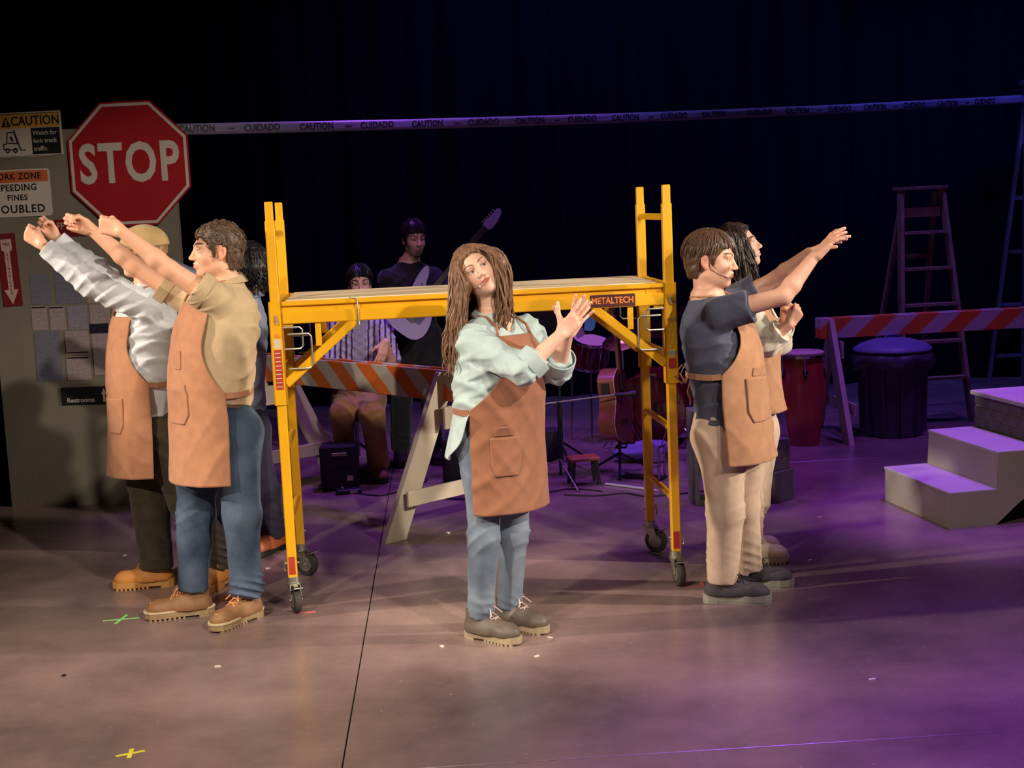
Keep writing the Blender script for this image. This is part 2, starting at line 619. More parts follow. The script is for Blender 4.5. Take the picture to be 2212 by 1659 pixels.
# ---------------------------------------------------------------- stage floor and walls
def mat_floor():
    m = bpy.data.materials.new('stage_floor_paint')
    nt, b = nodes(m); N = nt.nodes; L = nt.links
    tc = N.new('ShaderNodeTexCoord')
    geo = N.new('ShaderNodeNewGeometry')
    n1 = N.new('ShaderNodeTexNoise'); n1.inputs['Scale'].default_value = 1.1; n1.inputs['Detail'].default_value = 8; n1.inputs['Roughness'].default_value = 0.62
    L.new(geo.outputs['Position'], n1.inputs['Vector'])
    cr = N.new('ShaderNodeValToRGB')
    cr.color_ramp.elements[0].position = 0.30; cr.color_ramp.elements[0].color = srgb(100, 80, 80)
    cr.color_ramp.elements[1].position = 0.72; cr.color_ramp.elements[1].color = srgb(160, 132, 124)
    L.new(n1.outputs['Fac'], cr.inputs[0])
    # scuffs: stretched fine noise
    mp = N.new('ShaderNodeMapping'); mp.inputs['Scale'].default_value = (1.0, 4.5, 1); mp.inputs['Rotation'].default_value = (0, 0, 0.25)
    L.new(geo.outputs['Position'], mp.inputs[0])
    n2 = N.new('ShaderNodeTexNoise'); n2.inputs['Scale'].default_value = 7; n2.inputs['Detail'].default_value = 9; n2.inputs['Roughness'].default_value = 0.7
    L.new(mp.outputs[0], n2.inputs['Vector'])
    r2 = N.new('ShaderNodeValToRGB')
    r2.color_ramp.elements[0].position = 0.60; r2.color_ramp.elements[0].color = (0, 0, 0, 1)
    r2.color_ramp.elements[1].position = 0.80; r2.color_ramp.elements[1].color = (1, 1, 1, 1)
    L.new(n2.outputs['Fac'], r2.inputs[0])
    # specks of dust and paper lint
    vo = N.new('ShaderNodeTexVoronoi'); vo.inputs['Scale'].default_value = 9
    L.new(geo.outputs['Position'], vo.inputs['Vector'])
    lt = N.new('ShaderNodeMath'); lt.operation = 'LESS_THAN'; lt.inputs[1].default_value = 0.045
    L.new(vo.outputs['Distance'], lt.inputs[0])
    m1 = N.new('ShaderNodeMix'); m1.data_type = 'RGBA'; m1.inputs[7].default_value = srgb(188, 160, 146)
    mu = N.new('ShaderNodeMath'); mu.operation = 'MULTIPLY'; mu.inputs[1].default_value = 0.35
    L.new(r2.outputs[0], mu.inputs[0]); L.new(mu.outputs[0], m1.inputs[0]); L.new(cr.outputs[0], m1.inputs[6])
    m2 = N.new('ShaderNodeMix'); m2.data_type = 'RGBA'; m2.inputs[7].default_value = srgb(176, 160, 145)
    mu2 = N.new('ShaderNodeMath'); mu2.operation = 'MULTIPLY'; mu2.inputs[1].default_value = 0.7
    L.new(lt.outputs[0], mu2.inputs[0]); L.new(mu2.outputs[0], m2.inputs[0]); L.new(m1.outputs[2], m2.inputs[6])
    L.new(m2.outputs[2], b.inputs['Base Color'])
    rr = N.new('ShaderNodeMapRange'); rr.inputs[3].default_value = 0.16; rr.inputs[4].default_value = 0.36
    L.new(n2.outputs['Fac'], rr.inputs[0]); L.new(rr.outputs[0], b.inputs['Roughness'])
    b.inputs['Specular IOR Level'].default_value = 0.5
    bp = N.new('ShaderNodeBump'); bp.inputs['Strength'].default_value = 0.05; bp.inputs['Distance'].default_value = 0.004
    L.new(n2.outputs['Fac'], bp.inputs['Height']); L.new(bp.outputs[0], b.inputs['Normal'])
    return m


FLOOR_M = mat_floor()
GAP_M = mat('floor_gap_dark', srgb(20, 17, 17), 0.9)
fl = MB().box((0, 5.0, -0.06), (20, 22, 0.10)).build('floor', GAP_M)
tag(fl, kind='structure')
# painted sheets with hairline joints; joints as surveyed from the picture
ang = 0.048
ex = np.array([math.cos(ang), math.sin(ang), 0]); ey = np.array([-math.sin(ang), math.cos(ang), 0])
o0 = np.array([-0.63, 4.40, 0.0])
PW, PD, GP = 4.88, 4.88, 0.005
for i in range(-2, 2):
    for j in range(-2, 2):
        c = o0 + ex * (i + 0.5) * PW + ey * (j + 0.5) * PD
        
        m = MB()
        m.box((0, 0, -0.005), (PW - GP, PD - GP, 0.010), bev=0.0015)
        o = m.build('floor_panel', FLOOR_M, fl)
        o.location = tuple(c); o.rotation_euler = (0, 0, ang)

WALL_M = mat('curtain_black', srgb(15, 15, 21), 0.95, 0, 0.3, 3, 0.3, 30, 0.1, stretch=(6, 1, 0.2))
CEIL_M = mat('grid_black', srgb(10, 10, 12), 0.95)
# black drape with soft vertical folds across the back
n = 360
V = []; F = []
for i in range(n + 1):
    x = -9 + 18 * i / n
    y = 13.2 + 0.035 * math.sin(x * 19) + 0.03 * math.sin(x * 7.3 + 1)
    V += [(x, y, 0.0), (x, y, 7.5)]
for i in range(n): F.append((2 * i, 2 * i + 2, 2 * i + 3, 2 * i + 1))
tag(MB().add(V, F).build('wall_back', WALL_M, None, True), kind='structure')
tag(MB().box((-9.05, 6, 3.75), (0.1, 20, 7.5)).build('wall_left', WALL_M), kind='structure')
tag(MB().box((9.05, 6, 3.75), (0.1, 20, 7.5)).build('wall_right', WALL_M), kind='structure')
tag(MB().box((0, 6, 7.55), (18.2, 20, 0.1)).build('ceiling', CEIL_M), kind='structure')


# ---------------------------------------------------------------- painted set flat on the left with its signs
YELLOW = mat('paint_yellow', srgb(232, 168, 12), 0.38, 0, 0.06, 5, 0.04, 60, 0.5, 0.3)
STEEL = mat('zinc_steel', srgb(176, 172, 158), 0.35, 0.85, 0.12, 20)
BLACKP = mat('black_plastic', srgb(24, 23, 25), 0.5, 0, 0.15)
RUBBER = mat('rubber_grey', srgb(52, 48, 46), 0.7, 0, 0.2)
FLAT_M = mat('flat_paint_grey', srgb(126, 116, 100), 0.8, 0, 0.12, 2.2, 0.15, 60)
WOODB = mat('wood_batten', srgb(150, 116, 80), 0.7, 0, 0.15, 6, 0.2, 60, stretch=(1, 1, 8))
S_WHITE = mat('sign_white', srgb(205, 192, 178), 0.55, 0, 0.05, 12)
S_RED = mat('sign_red', srgb(168, 22, 32), 0.5, 0, 0.08, 4)
S_BLACK = mat('sign_black', srgb(24, 22, 26), 0.55)
S_YEL = mat('sign_yellow', srgb(214, 160, 70), 0.55, 0, 0.06)
S_ORG = mat('sign_orange', srgb(208, 104, 62), 0.55, 0, 0.06)
S_DRED = mat('sign_dark_red', srgb(120, 26, 26), 0.55, 0, 0.08)
S_PINK = mat('sign_pale', srgb(205, 170, 160), 0.55)
WA = A3(-3.407, 9.053, 0); WD = nrm(A3(0.9969, -0.0792, 0)); WN = A3(WD[1], -WD[0], 0); WZ = A3(0, 0, 1)


def Wp(q, off=0.0):
    return WA + WD * q[0] + WZ * q[1] + WN * off


flat = thing('set_flat', 'grey painted set flat behind the fists, covered with signs and notices', 'set flat', tuple(WA))
U0, U1, HT = 0.02, 1.305, 2.47
MB().box(Wp(((U0 + U1) / 2, HT / 2), -0.008) - WA, (U1 - U0, 0.016, HT), (WD, WN, WZ)).build('panel', FLAT_M, flat)
for u in (U0 + 0.03, (U0 + U1) / 2, U1 - 0.03):
    MB().box(Wp((u, HT / 2), -0.038) - WA, (0.045, 0.044, HT), (WD, WN, WZ)).build('batten', WOODB, flat)
for z in (0.03, HT / 2, HT - 0.03):
    MB().box(Wp(((U0 + U1) / 2, z), -0.083) - WA, (U1 - U0, 0.044, 0.045), (WD, WN, WZ)).build('rail', WOODB, flat)
for u in (U0 + 0.1, U1 - 0.1):
    MB().beam(Wp((u, 1.7), -0.11) - WA, Wp((u, 0.03), -0.85) - WA, 0.045, 0.045, WD).build('brace', WOODB, flat)


def plate(name, label, c, wd, ht, mt, off=0.004, th=0.006, r=0.0, cat='sign', tilt=0.0):
    """thin sign plate on the flat, returns root and axes"""
    root = thing(name, label, cat, tuple(Wp(c, off)))
    ax = WD * math.cos(tilt) + WZ * math.sin(tilt); ay = WZ * math.cos(tilt) - WD * math.sin(tilt)
    if r > 0:
        pts = []
        for cx, cy, a0 in ((1, 1, 0), (-1, 1, 90), (-1, -1, 180), (1, -1, 270)):
            for a in np.radians(np.linspace(a0, a0 + 90, 6)):
                pts.append((cx * (wd / 2 - r) + r * math.cos(a), cy * (ht / 2 - r) + r * math.sin(a)))
    else:
        pts = [(wd / 2, ht / 2), (-wd / 2, ht / 2), (-wd / 2, -ht / 2), (wd / 2, -ht / 2)]
    MB().prism(pts, (0, 0, 0), ax, ay, WN, th).build('plate', mt, root)
    def pos(x, y, o=0.0): return ax * x + ay * y + WN * (th + o)
    def rect(nm, x, y, w_, h_, m_, o=0.0, t=0.0008, ang=0.0):
        a2 = ax * math.cos(ang) + ay * math.sin(ang); b2 = ay * math.cos(ang) - ax * math.sin(ang)
        return MB().box(pos(x, y, o + t / 2), (w_, h_, t), (a2, b2, WN)).build(nm, m_, root)
    def txt(s, x, y, size, m_, sx=1.0, bold=0.0, align='CENTER', sp=1.0, nm='lettering', ang=0.0, o=0.001):
        a2 = ax * math.cos(ang) + ay * math.sin(ang); b2 = ay * math.cos(ang) - ax * math.sin(ang)
        return text(nm, s, size, pos(x, y, o), a2, b2, m_, root, 0.0006, align, sx, bold, sp)
    return root, pos, rect, txt, ax, ay


# stop sign
c = (1.017, 2.23)
root = thing('stop_sign', 'red octagonal stop sign with white border and letters', 'sign', tuple(Wp(c, 0.02)))
R8 = 0.395 / math.cos(math.pi / 8)
oc = lambda r: [(r * math.cos(math.pi / 8 + k * math.pi / 4), r * math.sin(math.pi / 8 + k * math.pi / 4)) for k in range(8)]
MB().prism(oc(R8), (0, 0, 0), WD, WZ, WN, 0.006).build('plate', S_RED, root)
m = MB()
a, b = oc(R8 * 0.972), oc(R8 * 0.925)
for k in range(8):
    k2 = (k + 1) % 8
    m.prism([a[k], a[k2], b[k2], b[k]], WN * 0.0062, WD, WZ, WN, 0.0008)
m.build('border', S_WHITE, root)
text('lettering', 'STOP', 0.345, WN * 0.0075 + WZ * -0.004, WD, WZ, S_WHITE, root, 0.0006, 'CENTER', 0.74, 0.010, 1.12)

# caution sign, cut by the picture edge
root, pos, rect, txt, ax, ay = plate('caution_sign', 'yellow and white caution sign with forklift pictogram', (0.372, 2.448), 0.425, 0.285, S_WHITE)
rect('border', 0, 0.132, 0.42, 0.004, S_BLACK); rect('border', 0, -0.137, 0.42, 0.003, S_BLACK)
rect('header', 0, 0.086, 0.405, 0.088, S_YEL)
txt('CAUTION', 0.042, 0.084, 0.082, S_BLACK, 0.86, 0.0015, sp=1.02, o=0.002)
m = MB(); m.prism([(-0.186, 0.052), (-0.118, 0.052), (-0.152, 0.116)], pos(0, 0, 0.001), ax, ay, WN, 0.0008); m.build('warning_triangle', S_BLACK, root)
txt('!', -0.152, 0.076, 0.05, S_YEL, 1, 0.002, o=0.0025)
rect('text_panel', 0.104, -0.045, 0.190, 0.168, S_BLACK)
for i, s in enumerate(('Watch for', 'fork truck', 'traffic.')):
    txt(s, 0.020, 0.006 - i * 0.050, 0.040, S_WHITE, 0.95, 0.0004, 'LEFT', o=0.002)
# forklift pictogram
m = MB()
def ln(p, q, t=0.007): m.beam(pos(*p, 0.001), pos(*q, 0.001), t, 0.001, WN)
ln((-0.180, -0.090), (-0.180, -0.056)); ln((-0.180, -0.056), (-0.158, -0.056)); ln((-0.158, -0.056), (-0.150, 0.016)); ln((-0.150, 0.016), (-0.104, 0.016)); ln((-0.104, 0.016), (-0.086, -0.060))
ln((-0.180, -0.090), (-0.088, -0.096)); ln((-0.106, 0.030), (-0.068, -0.098), 0.009); ln((-0.068, -0.098), (-0.034, -0.098)); ln((-0.150, -0.050), (-0.092, -0.056)); ln((-0.130, -0.010), (-0.118, -0.040), 0.014)
for x in (-0.156, -0.104):
    m.lathe([(0.016, 0), (0.016, 0.001), (0.008, 0.0012), (0.008, 0)], 16, pos(x, -0.098, 0.0012), (ax, ay, WN), caps=False)
m.build('forklift_pictogram', S_BLACK, root)

# work zone sign
root, pos, rect, txt, ax, ay = plate('work_zone_sign', 'orange and white work zone speeding fines doubled sign', (0.248, 2.076), 0.460, 0.305, S_WHITE, r=0.02)
rect('header', 0, 0.106, 0.435, 0.072, S_ORG)
txt('WORK ZONE', 0, 0.106, 0.058, S_BLACK, 0.90, 0.0012, sp=1.12)
txt('SPEEDING', 0.004, 0.034, 0.060, S_BLACK, 0.92, 0.0012, sp=1.12)
txt('FINES', 0.004, -0.030, 0.052, S_BLACK, 0.95, 0.0012, sp=1.15)
txt('DOUBLED', 0.006, -0.104, 0.072, S_BLACK, 0.98, 0.0015, sp=1.15)

# fire extinguisher arrow
root, pos, rect, txt, ax, ay = plate('fire_extinguisher_sign', 'narrow red fire extinguisher sign with pale downward arrow', (0.152, 1.583), 0.128, 0.475, S_DRED, tilt=0.03)
m = MB(); m.prism([(-0.036, 0.20), (-0.036, 0.13), (-0.018, 0.12), (-0.018, -0.13), (-0.048, -0.13), (0.0, -0.225), (0.048, -0.13), (0.018, -0.13), (0.018, 0.12), (0.036, 0.13), (0.036, 0.20)], pos(0, 0, 0), ax, ay, WN, 0.0008); m.build('arrow', S_PINK, root)
for i, ch in enumerate('EXTINGUISHER'):
    txt(ch, 0, 0.098 - i * 0.0228, 0.024, S_DRED, 0.9, 0.0005)
txt('FIRE', 0, 0.166, 0.030, S_DRED, 0.85, 0.0005)

# dark red placard half hidden by the fists
root, pos, rect, txt, ax, ay = plate('red_placard', 'dark red placard with pale letters, half hidden by the raised fists', (0.577, 1.839), 0.26, 0.11, S_DRED)
txt('FF', -0.055, 0.012, 0.060, S_PINK, 0.9, 0.001)

# restrooms plaque
root, pos, rect, txt, ax, ay = plate('restrooms_plaque', 'black restrooms plaque with pale arrow under the notices', (0.594, 0.737), 0.325, 0.115, S_BLACK, r=0.006)
txt('Restrooms', -0.035, -0.030, 0.044, S_WHITE, 0.95, 0.0006)
m = MB(); m.prism([(0.118, -0.045), (0.132, -0.045), (0.132, 0.006), (0.143, 0.006), (0.125, 0.044), (0.107, 0.006), (0.118, 0.006)], pos(0, 0, 0), ax, ay, WN, 0.0008); m.build('arrow', S_WHITE, root)


def mat_notice(name, paper, seed, period=0.011):
    m = bpy.data.materials.new(name)
    nt, b = nodes(m); N = nt.nodes; L = nt.links
    tc = N.new('ShaderNodeTexCoord'); sp = N.new('ShaderNodeSeparateXYZ'); L.new(tc.outputs['Object'], sp.inputs[0])
    dv = N.new('ShaderNodeMath'); dv.operation = 'DIVIDE'; dv.inputs[1].default_value = period; L.new(sp.outputs[2], dv.inputs[0])
    fr = N.new('ShaderNodeMath'); fr.operation = 'FRACT'; L.new(dv.outputs[0], fr.inputs[0])
    lt = N.new('ShaderNodeMath'); lt.operation = 'LESS_THAN'; lt.inputs[1].default_value = 0.42; L.new(fr.outputs[0], lt.inputs[0])
    mp = N.new('ShaderNodeMapping'); mp.inputs['Location'].default_value = (seed, 0, 0); mp.inputs['Scale'].default_value = (60, 1, 90)
    L.new(tc.outputs['Object'], mp.inputs[0])
    nz = N.new('ShaderNodeTexNoise'); nz.inputs['Scale'].default_value = 1.0; L.new(mp.outputs[0], nz.inputs['Vector'])
    gt = N.new('ShaderNodeMath'); gt.operation = 'GREATER_THAN'; gt.inputs[1].default_value = 0.47; L.new(nz.outputs['Fac'], gt.inputs[0])
    mu = N.new('ShaderNodeMath'); mu.operation = 'MULTIPLY'; L.new(lt.outputs[0], mu.inputs[0]); L.new(gt.outputs[0], mu.inputs[1])
    m2 = N.new('ShaderNodeMath'); m2.operation = 'MULTIPLY'; m2.inputs[1].default_value = 0.45; L.new(mu.outputs[0], m2.inputs[0])
    mx = N.new('ShaderNodeMix'); mx.data_type = 'RGBA'; mx.inputs[6].default_value = paper; mx.inputs[7].default_value = srgb(70, 66, 76)
    L.new(m2.outputs[0], mx.inputs[0]); L.new(mx.outputs[2], b.inputs['Base Color'])
    b.inputs['Roughness'].default_value = 0.7
    return m


PAPERS = [mat_notice('notice_print_a', srgb(150, 140, 150), 0.0), mat_notice('notice_print_b', srgb(170, 148, 150), 4.0, 0.009), mat_notice('notice_print_c', srgb(120, 116, 132), 9.0, 0.013)]
NAVYB = mat('notice_bar_navy', srgb(26, 24, 42), 0.6)
NOTICE = [  # corners in the flat's own (u, z), paper, heading, label
    ((0.28, 1.55), (0.419, 1.347), 2, 0, 'grey printed notice, left end of the top row of notices'),
    ((0.445, 1.64), (0.628, 1.346), 2, 0, 'grey printed notice in the top row, second from the left'),
    ((0.653, 1.632), (0.814, 1.341), 1, 0, 'pinkish printed notice in the top row behind the white sleeve'),
    ((0.271, 1.341), (0.378, 1.178), 1, 1, 'small pinkish notice, left end of the middle row'),
    ((0.392, 1.336), (0.5, 1.174), 1, 1, 'pinkish notice with dark heading bar, second in the middle row'),
    ((0.514, 1.335), (0.65, 1.171), 0, 0, 'grey-violet notice, third in the middle row'),
    ((0.664, 1.335), (0.803, 1.205), 1, 0, 'pinkish notice above the navy bar, right end of the middle row'),
    ((0.274, 1.173), (0.452, 0.841), 2, 0, 'large bluish grey notice, left end of the bottom row'),
    ((0.484, 1.168), (0.646, 1.009), 1, 2, 'pinkish notice with dark footer line in the bottom row'),
    ((0.479, 1), (0.644, 0.84), 1, 1, 'small pinkish notice with a dark heading, lowest of the notices'),
    ((0.664, 1.146), (0.775, 0.867), 1, 0, 'tall pinkish notice below the navy bar, next to the orange apron')]
for a, b, pm, hd, lb in NOTICE:
    c = ((a[0] + b[0]) / 2, (a[1] + b[1]) / 2); wd, ht = abs(b[0] - a[0]) - 0.004, abs(a[1] - b[1]) - 0.004
    root = thing('notice', lb, 'notice', tuple(Wp(c, 0.002)), 0, 'notices pinned to the set flat')
    MB().box((0, 0, 0), (wd, 0.0015, ht), (WD, WN, WZ)).build('sheet', PAPERS[pm], root)
    if hd == 1: MB().box(WN * 0.0012 + WZ * (ht / 2 - 0.010), (wd * 0.9, 0.0006, 0.009), (WD, WN, WZ)).build('heading_bar', S_BLACK, root)
    if hd == 2: MB().box(WN * 0.0012 - WZ * (ht / 2 - 0.012), (wd * 0.9, 0.0006, 0.008), (WD, WN, WZ)).build('footer_bar', S_BLACK, root)
a, b = (0.656, 1.208), (0.785, 1.145)
root = thing('navy_bar', 'dark navy header card between the pinkish notices', 'card', tuple(Wp(((a[0] + b[0]) / 2, (a[1] + b[1]) / 2), 0.002)))
MB().box((0, 0, 0), (b[0] - a[0], 0.002, a[1] - b[1]), (WD, WN, WZ)).build('card', NAVYB, root)

# caution tape strung from the flat to the tall ladder
TAPE = mat('tape_film', srgb(120, 118, 134), 0.35, 0, 0.06, 8)
INK = mat('tape_ink', srgb(24, 22, 30), 0.6)
ta, tb = A3(-2.12, 9.02, 2.44), A3(4.72, 12.50, 2.60)
tape = thing('caution_tape', 'pale caution tape stretched across the dark backdrop', 'tape', tuple(ta))
td = tb - ta; TL = np.linalg.norm(td); td = td / TL
tx = nrm(A3(td[0], td[1], 0)); tn = nrm(np.cross(td, A3(0, 0, 1))); tz = np.cross(tn, td)
sag = lambda s: -0.035 * 4 * (s / TL) * (1 - s / TL)
ss = np.linspace(0, TL, 60)
G = np.zeros((4, 60, 3))
for i, v in enumerate(np.linspace(-0.036, 0.036, 4)):
    for j, s in enumerate(ss):
        G[i, j] = td * s + tz * (v + sag(s)) + tn * 0.006 * math.sin(s * 3.1) * (v / 0.036)
sheet('film', G, TAPE, tape, 0.0012)
s = 0.02; k = 0
while s < TL - 0.4:
    for wrd, dx in (('CAUTION', 0.14), ('-', 0.37), ('CUIDADO', 0.58)):
        if s + dx < TL - 0.2:
            text('lettering', wrd if wrd != '-' else '\u2014', 0.062 if wrd != '-' else 0.05, td * (s + dx) + tz * sag(s + dx) + tn * (0.004), td, tz, INK, tape, 0.0004, 'CENTER', 0.86, 0.0016)
    s += 0.82


# ---------------------------------------------------------------- yellow rolling scaffold
SX, SY, SYAW = -0.187, 6.734, 0.0918
SL, SW = 1.841, 0.648
sca = thing('scaffold', 'yellow rolling baker scaffold with plywood deck at centre stage', 'scaffold', (SX, SY, 0), SYAW)
PLY = mat('plywood', srgb(236, 208, 172), 0.6, 0, 0.05, 3, 0.1, 40, stretch=(0.6, 6, 1))
STK_R = mat('sticker_red', srgb(176, 52, 40), 0.5)
STK_D = mat('nameplate_dark_red', srgb(70, 14, 12), 0.5)
STK_O = mat('nameplate_orange', srgb(232, 128, 52), 0.5)
STK_W = mat('sticker_pale', srgb(205, 190, 160), 0.5, 0, 0.1)
hx, hy = SL / 2, SW / 2
PS = 0.044
for sx in (-1, 1):
    for sy in (-1, 1):
        p = (sx * hx, sy * hy)
        po = MB().box((*p, (0.165 + 1.84) / 2), (PS, PS, 1.84 - 0.165), bev=0.004).build('post', YELLOW, sca)
        MB().box((*p, 1.88), (0.036, 0.036, 0.09), bev=0.003).build('spigot', YELLOW, po)
        # wire clip near the foot
        m = MB(); z = 0.235; d = sx
        m.tube([(p[0] - 0.034, p[1] - 0.004, z), (p[0] + 0.034, p[1] - 0.004, z)], 0.005, 8)
        m.tube([(p[0] + d * 0.034, p[1], z + 0.02), (p[0] + d * 0.040, p[1], z - 0.03), (p[0] + d * 0.034, p[1], z - 0.036)], 0.004, 6)
        m.build('wire_pin', STEEL, po, True)
        if sy < 0:
            MB().box((p[0], p[1] - PS / 2 - 0.0006, 0.225), (0.030, 0.001, 0.085)).build('red_sticker', STK_R, po)
    for z in (1.775, 1.455, 1.12, 0.765, 0.42):
        MB().tube([(sx * hx, -hy + 0.01, z), (sx * hx, hy - 0.01, z)], 0.0165, 12).build('rung', YELLOW, sca, True)


def caster(x, y, ang):
    c = bpy.data.objects.new('caster_mount', None)
    d = A3(math.cos(ang), math.sin(ang), 0); s = A3(-math.sin(ang), math.cos(ang), 0); z = A3(0, 0, 1); o = A3(x, y, 0)
    bpy.data.objects.remove(c)
    m = MB()
    m.lathe([(0.030, 0.146), (0.030, 0.168), (0.020, 0.172)], 20, o)
    m.lathe([(0.034, 0.132), (0.036, 0.138), (0.036, 0.144), (0.030, 0.146)], 20, o)
    ax = o + d * 0.034 + z * 0.0635
    for k in (-1, 1):
        m.prism([(-0.034, 0.134), (0.036, 0.134), (0.052, 0.070), (0.044, 0.054), (0.026, 0.054), (0.012, 0.086)], o + s * (k * 0.024 - 0.0015), d, z, s, 0.003)
    m.box(o + z * 0.135, (0.07, 0.05, 0.004), (d, s, z))
    m.tube([ax - s * 0.03, ax + s * 0.03], 0.007, 10)
    f = m.build('caster_fork', STEEL, sca, True)
    m = MB(); m.lathe([(0.020, -0.019), (0.050, -0.019), (0.060, -0.014), (0.0635, -0.004), (0.0635, 0.004), (0.060, 0.014), (0.050, 0.019), (0.020, 0.019)], 32, ax, (d, z, s)); m.build('wheel', RUBBER, f, True)
    m = MB(); m.lathe([(0.006, -0.021), (0.030, -0.021), (0.036, -0.0195), (0.036, 0.0195), (0.030, 0.021), (0.006, 0.021)], 24, ax, (d, z, s)); m.build('hub', STEEL, f, True)
    m = MB(); m.box(ax + d * 0.045 + z * 0.062, (0.070, 0.044, 0.006), (nrm(d + z * 0.35), s, nrm(z - d * 0.35)), 0, 0.002); m.beam(ax + d * 0.02 + z * 0.066, ax - d * 0.02 + z * 0.07, 0.02, 0.006); m.build('brake_pedal', STEEL, f)


caster(-hx, -hy, -1.30); caster(-hx, hy, -0.55); caster(hx, -hy, -1.45); caster(hx, hy, -0.65)

# side rails with sleeves and knee braces
ZT = 1.468
for sy in (-1, 1):
    y = sy * hy
    yo = y + sy * 0.012
    x0, x1 = -hx + 0.03, hx - 0.03
    m = MB()
    m.box((0, yo, ZT - 0.052), (x1 - x0, 0.006, 0.104))
    m.box((0, yo + sy * 0.008, ZT - 0.011), (x1 - x0, 0.024, 0.022), bev=0.004)
    m.box((0, yo + sy * 0.008, ZT - 0.076), (x1 - x0, 0.024, 0.056), bev=0.004)
    rail = m.build('side_rail', YELLOW, sca)
    for sx in (-1, 1):
        m = MB(); px = sx * hx
        for (cx, cy, w_, d_) in ((px - 0.027, y, 0.006, 0.060), (px + 0.027, y, 0.006, 0.060), (px, y + sy * 0.027, 0.060, 0.006), (px, y - sy * 0.027, 0.060, 0.006)):
            m.box((cx, cy, (ZT + 0.99) / 2), (w_, d_, ZT - 0.99))
        sl = m.build('sleeve', YELLOW, sca)
        m = MB(); m.prism([(0, ZT), (-sx * 0.09, ZT), (-sx * 0.075, ZT - 0.065), (-sx * 0.045, ZT - 0.115), (0, ZT - 0.115)], (px - sx * 0.03, yo - 0.006 + (0.0 if sy > 0 else 0.0), 0), (1, 0, 0), (0, 0, 1), (0, 1, 0), 0.012); m.build('gusset', YELLOW, sl)
        # knee brace
        a = (px - sx * 0.365, yo, ZT - 0.10); b = (px - sx * 0.028, yo, 1.085)
        m = MB(); m.beam(a, b, 0.034, 0.040, (0, 0, 1), 0, 0.004); br = m.build('knee_brace', YELLOW, sca)
        MB().box((px - sx * 0.19, yo + sy * 0.004, ZT - 0.155), (0.028, 0.010, 0.115), bev=0.002).build('lug', YELLOW, br)
        # locking pin with keeper
        m = MB(); m.tube([(px - sx * 0.003, y + sy * 0.026, ZT - 0.085), (px - sx * 0.003, y + sy * 0.046, ZT - 0.085)], 0.006, 10); m.tube([(px, y + sy * 0.042, ZT - 0.06), (px + 0.004, y + sy * 0.045, ZT - 0.10)], 0.005, 8); m.build('locking_pin', STEEL, sl, True)
        # square wire latches hanging beside the sleeve
        for q, (dx, z0, wv, hv) in enumerate(((0.03, ZT - 0.120, 0.075, 0.10), (0.05, ZT - 0.150, 0.095, 0.16))):
            m = MB(); xs = px - sx * dx
            yy = y + sy * (0.022 + 0.02 * q)
            m.tube([(xs, yy, z0), (xs - sx * wv, yy, z0), (xs - sx * (wv + 0.012), yy, z0 - 0.012), (xs - sx * (wv + 0.012), yy, z0 - hv + 0.012), (xs - sx * wv, yy, z0 - hv), (xs, yy, z0 - hv)], 0.0048, 8)
            m.build('wire_latch', STEEL, sl, True)
        if sy < 0:
            # safety stickers on the sleeve
            fy = y - 0.0305
            if sx < 0:
                st = MB().box((px, fy, 1.155), (0.034, 0.001, 0.185)).build('warning_sticker', STK_R, sl)
                for i in range(9):
                    MB().box((px - 0.001, fy - 0.0008, 1.232 - i * 0.0195), (0.026, 0.0006, 0.004)).build('sticker_line', STK_W, st)
                MB().box((px, fy, 1.275), (0.032, 0.001, 0.045)).build('pale_sticker', STK_W, sl)
                MB().prism([(-0.012, 0), (0.012, 0), (0, 0.022)], (px, fy - 0.0002, 1.305), (1, 0, 0), (0, 0, 1), (0, -1, 0), 0.0008).build('warning_triangle', STK_O, sl)
            else:
                MB().box((px + 0.002, fy, 1.085), (0.036, 0.001, 0.05)).build('red_sticker', STK_R, sl)
                MB().box((px + 0.002, fy, 1.135), (0.034, 0.001, 0.03)).build('pale_sticker', STK_W, sl)
                for i in range(7):
                    MB().box((px - 0.004 + 0.008 * (i % 3), fy, 1.165 + 0.026 * i), (0.006, 0.0008, 0.008)).build('sticker_scrap', STK_W, sl)
        if sy < 0:
            pass
    if sy < 0:
        nx = hx - 0.275
        pl = MB().box((nx, yo - 0.0206, ZT - 0.071), (0.215, 0.0014, 0.058), bev=0.0004).build('nameplate', STK_D, rail)
        text('lettering', 'METALTECH', 0.042, (nx, yo - 0.0218, ZT - 0.071), (1, 0, 0), (0, 0, 1), STK_O, pl, 0.0004, 'CENTER', 0.86, 0.001)
        m = MB(); x = -hx + 0.37
        m.tube([(x - 0.03, yo - 0.018, ZT + 0.006), (x, yo - 0.030, ZT + 0.004), (x + 0.006, yo - 0.032, ZT - 0.01), (x + 0.006, yo - 0.030, ZT - 0.115)], 0.004, 8)
        m.box((x + 0.006, yo - 0.030, ZT - 0.122), (0.014, 0.008, 0.045), bev=0.002)
        m.build('hanging_hook', STEEL, rail, True)
# deck
for i in range(1):
    MB().box((0, 0, ZT - 0.005), (SL - 0.10, SW - 0.02, 0.018), bev=0.002).build('deck', PLY, sca)
for x in (-0.6, 0.0, 0.6):
    MB().box((x, 0, ZT - 0.04), (0.03, SW, 0.03)).build('deck_bearer', YELLOW, sca)


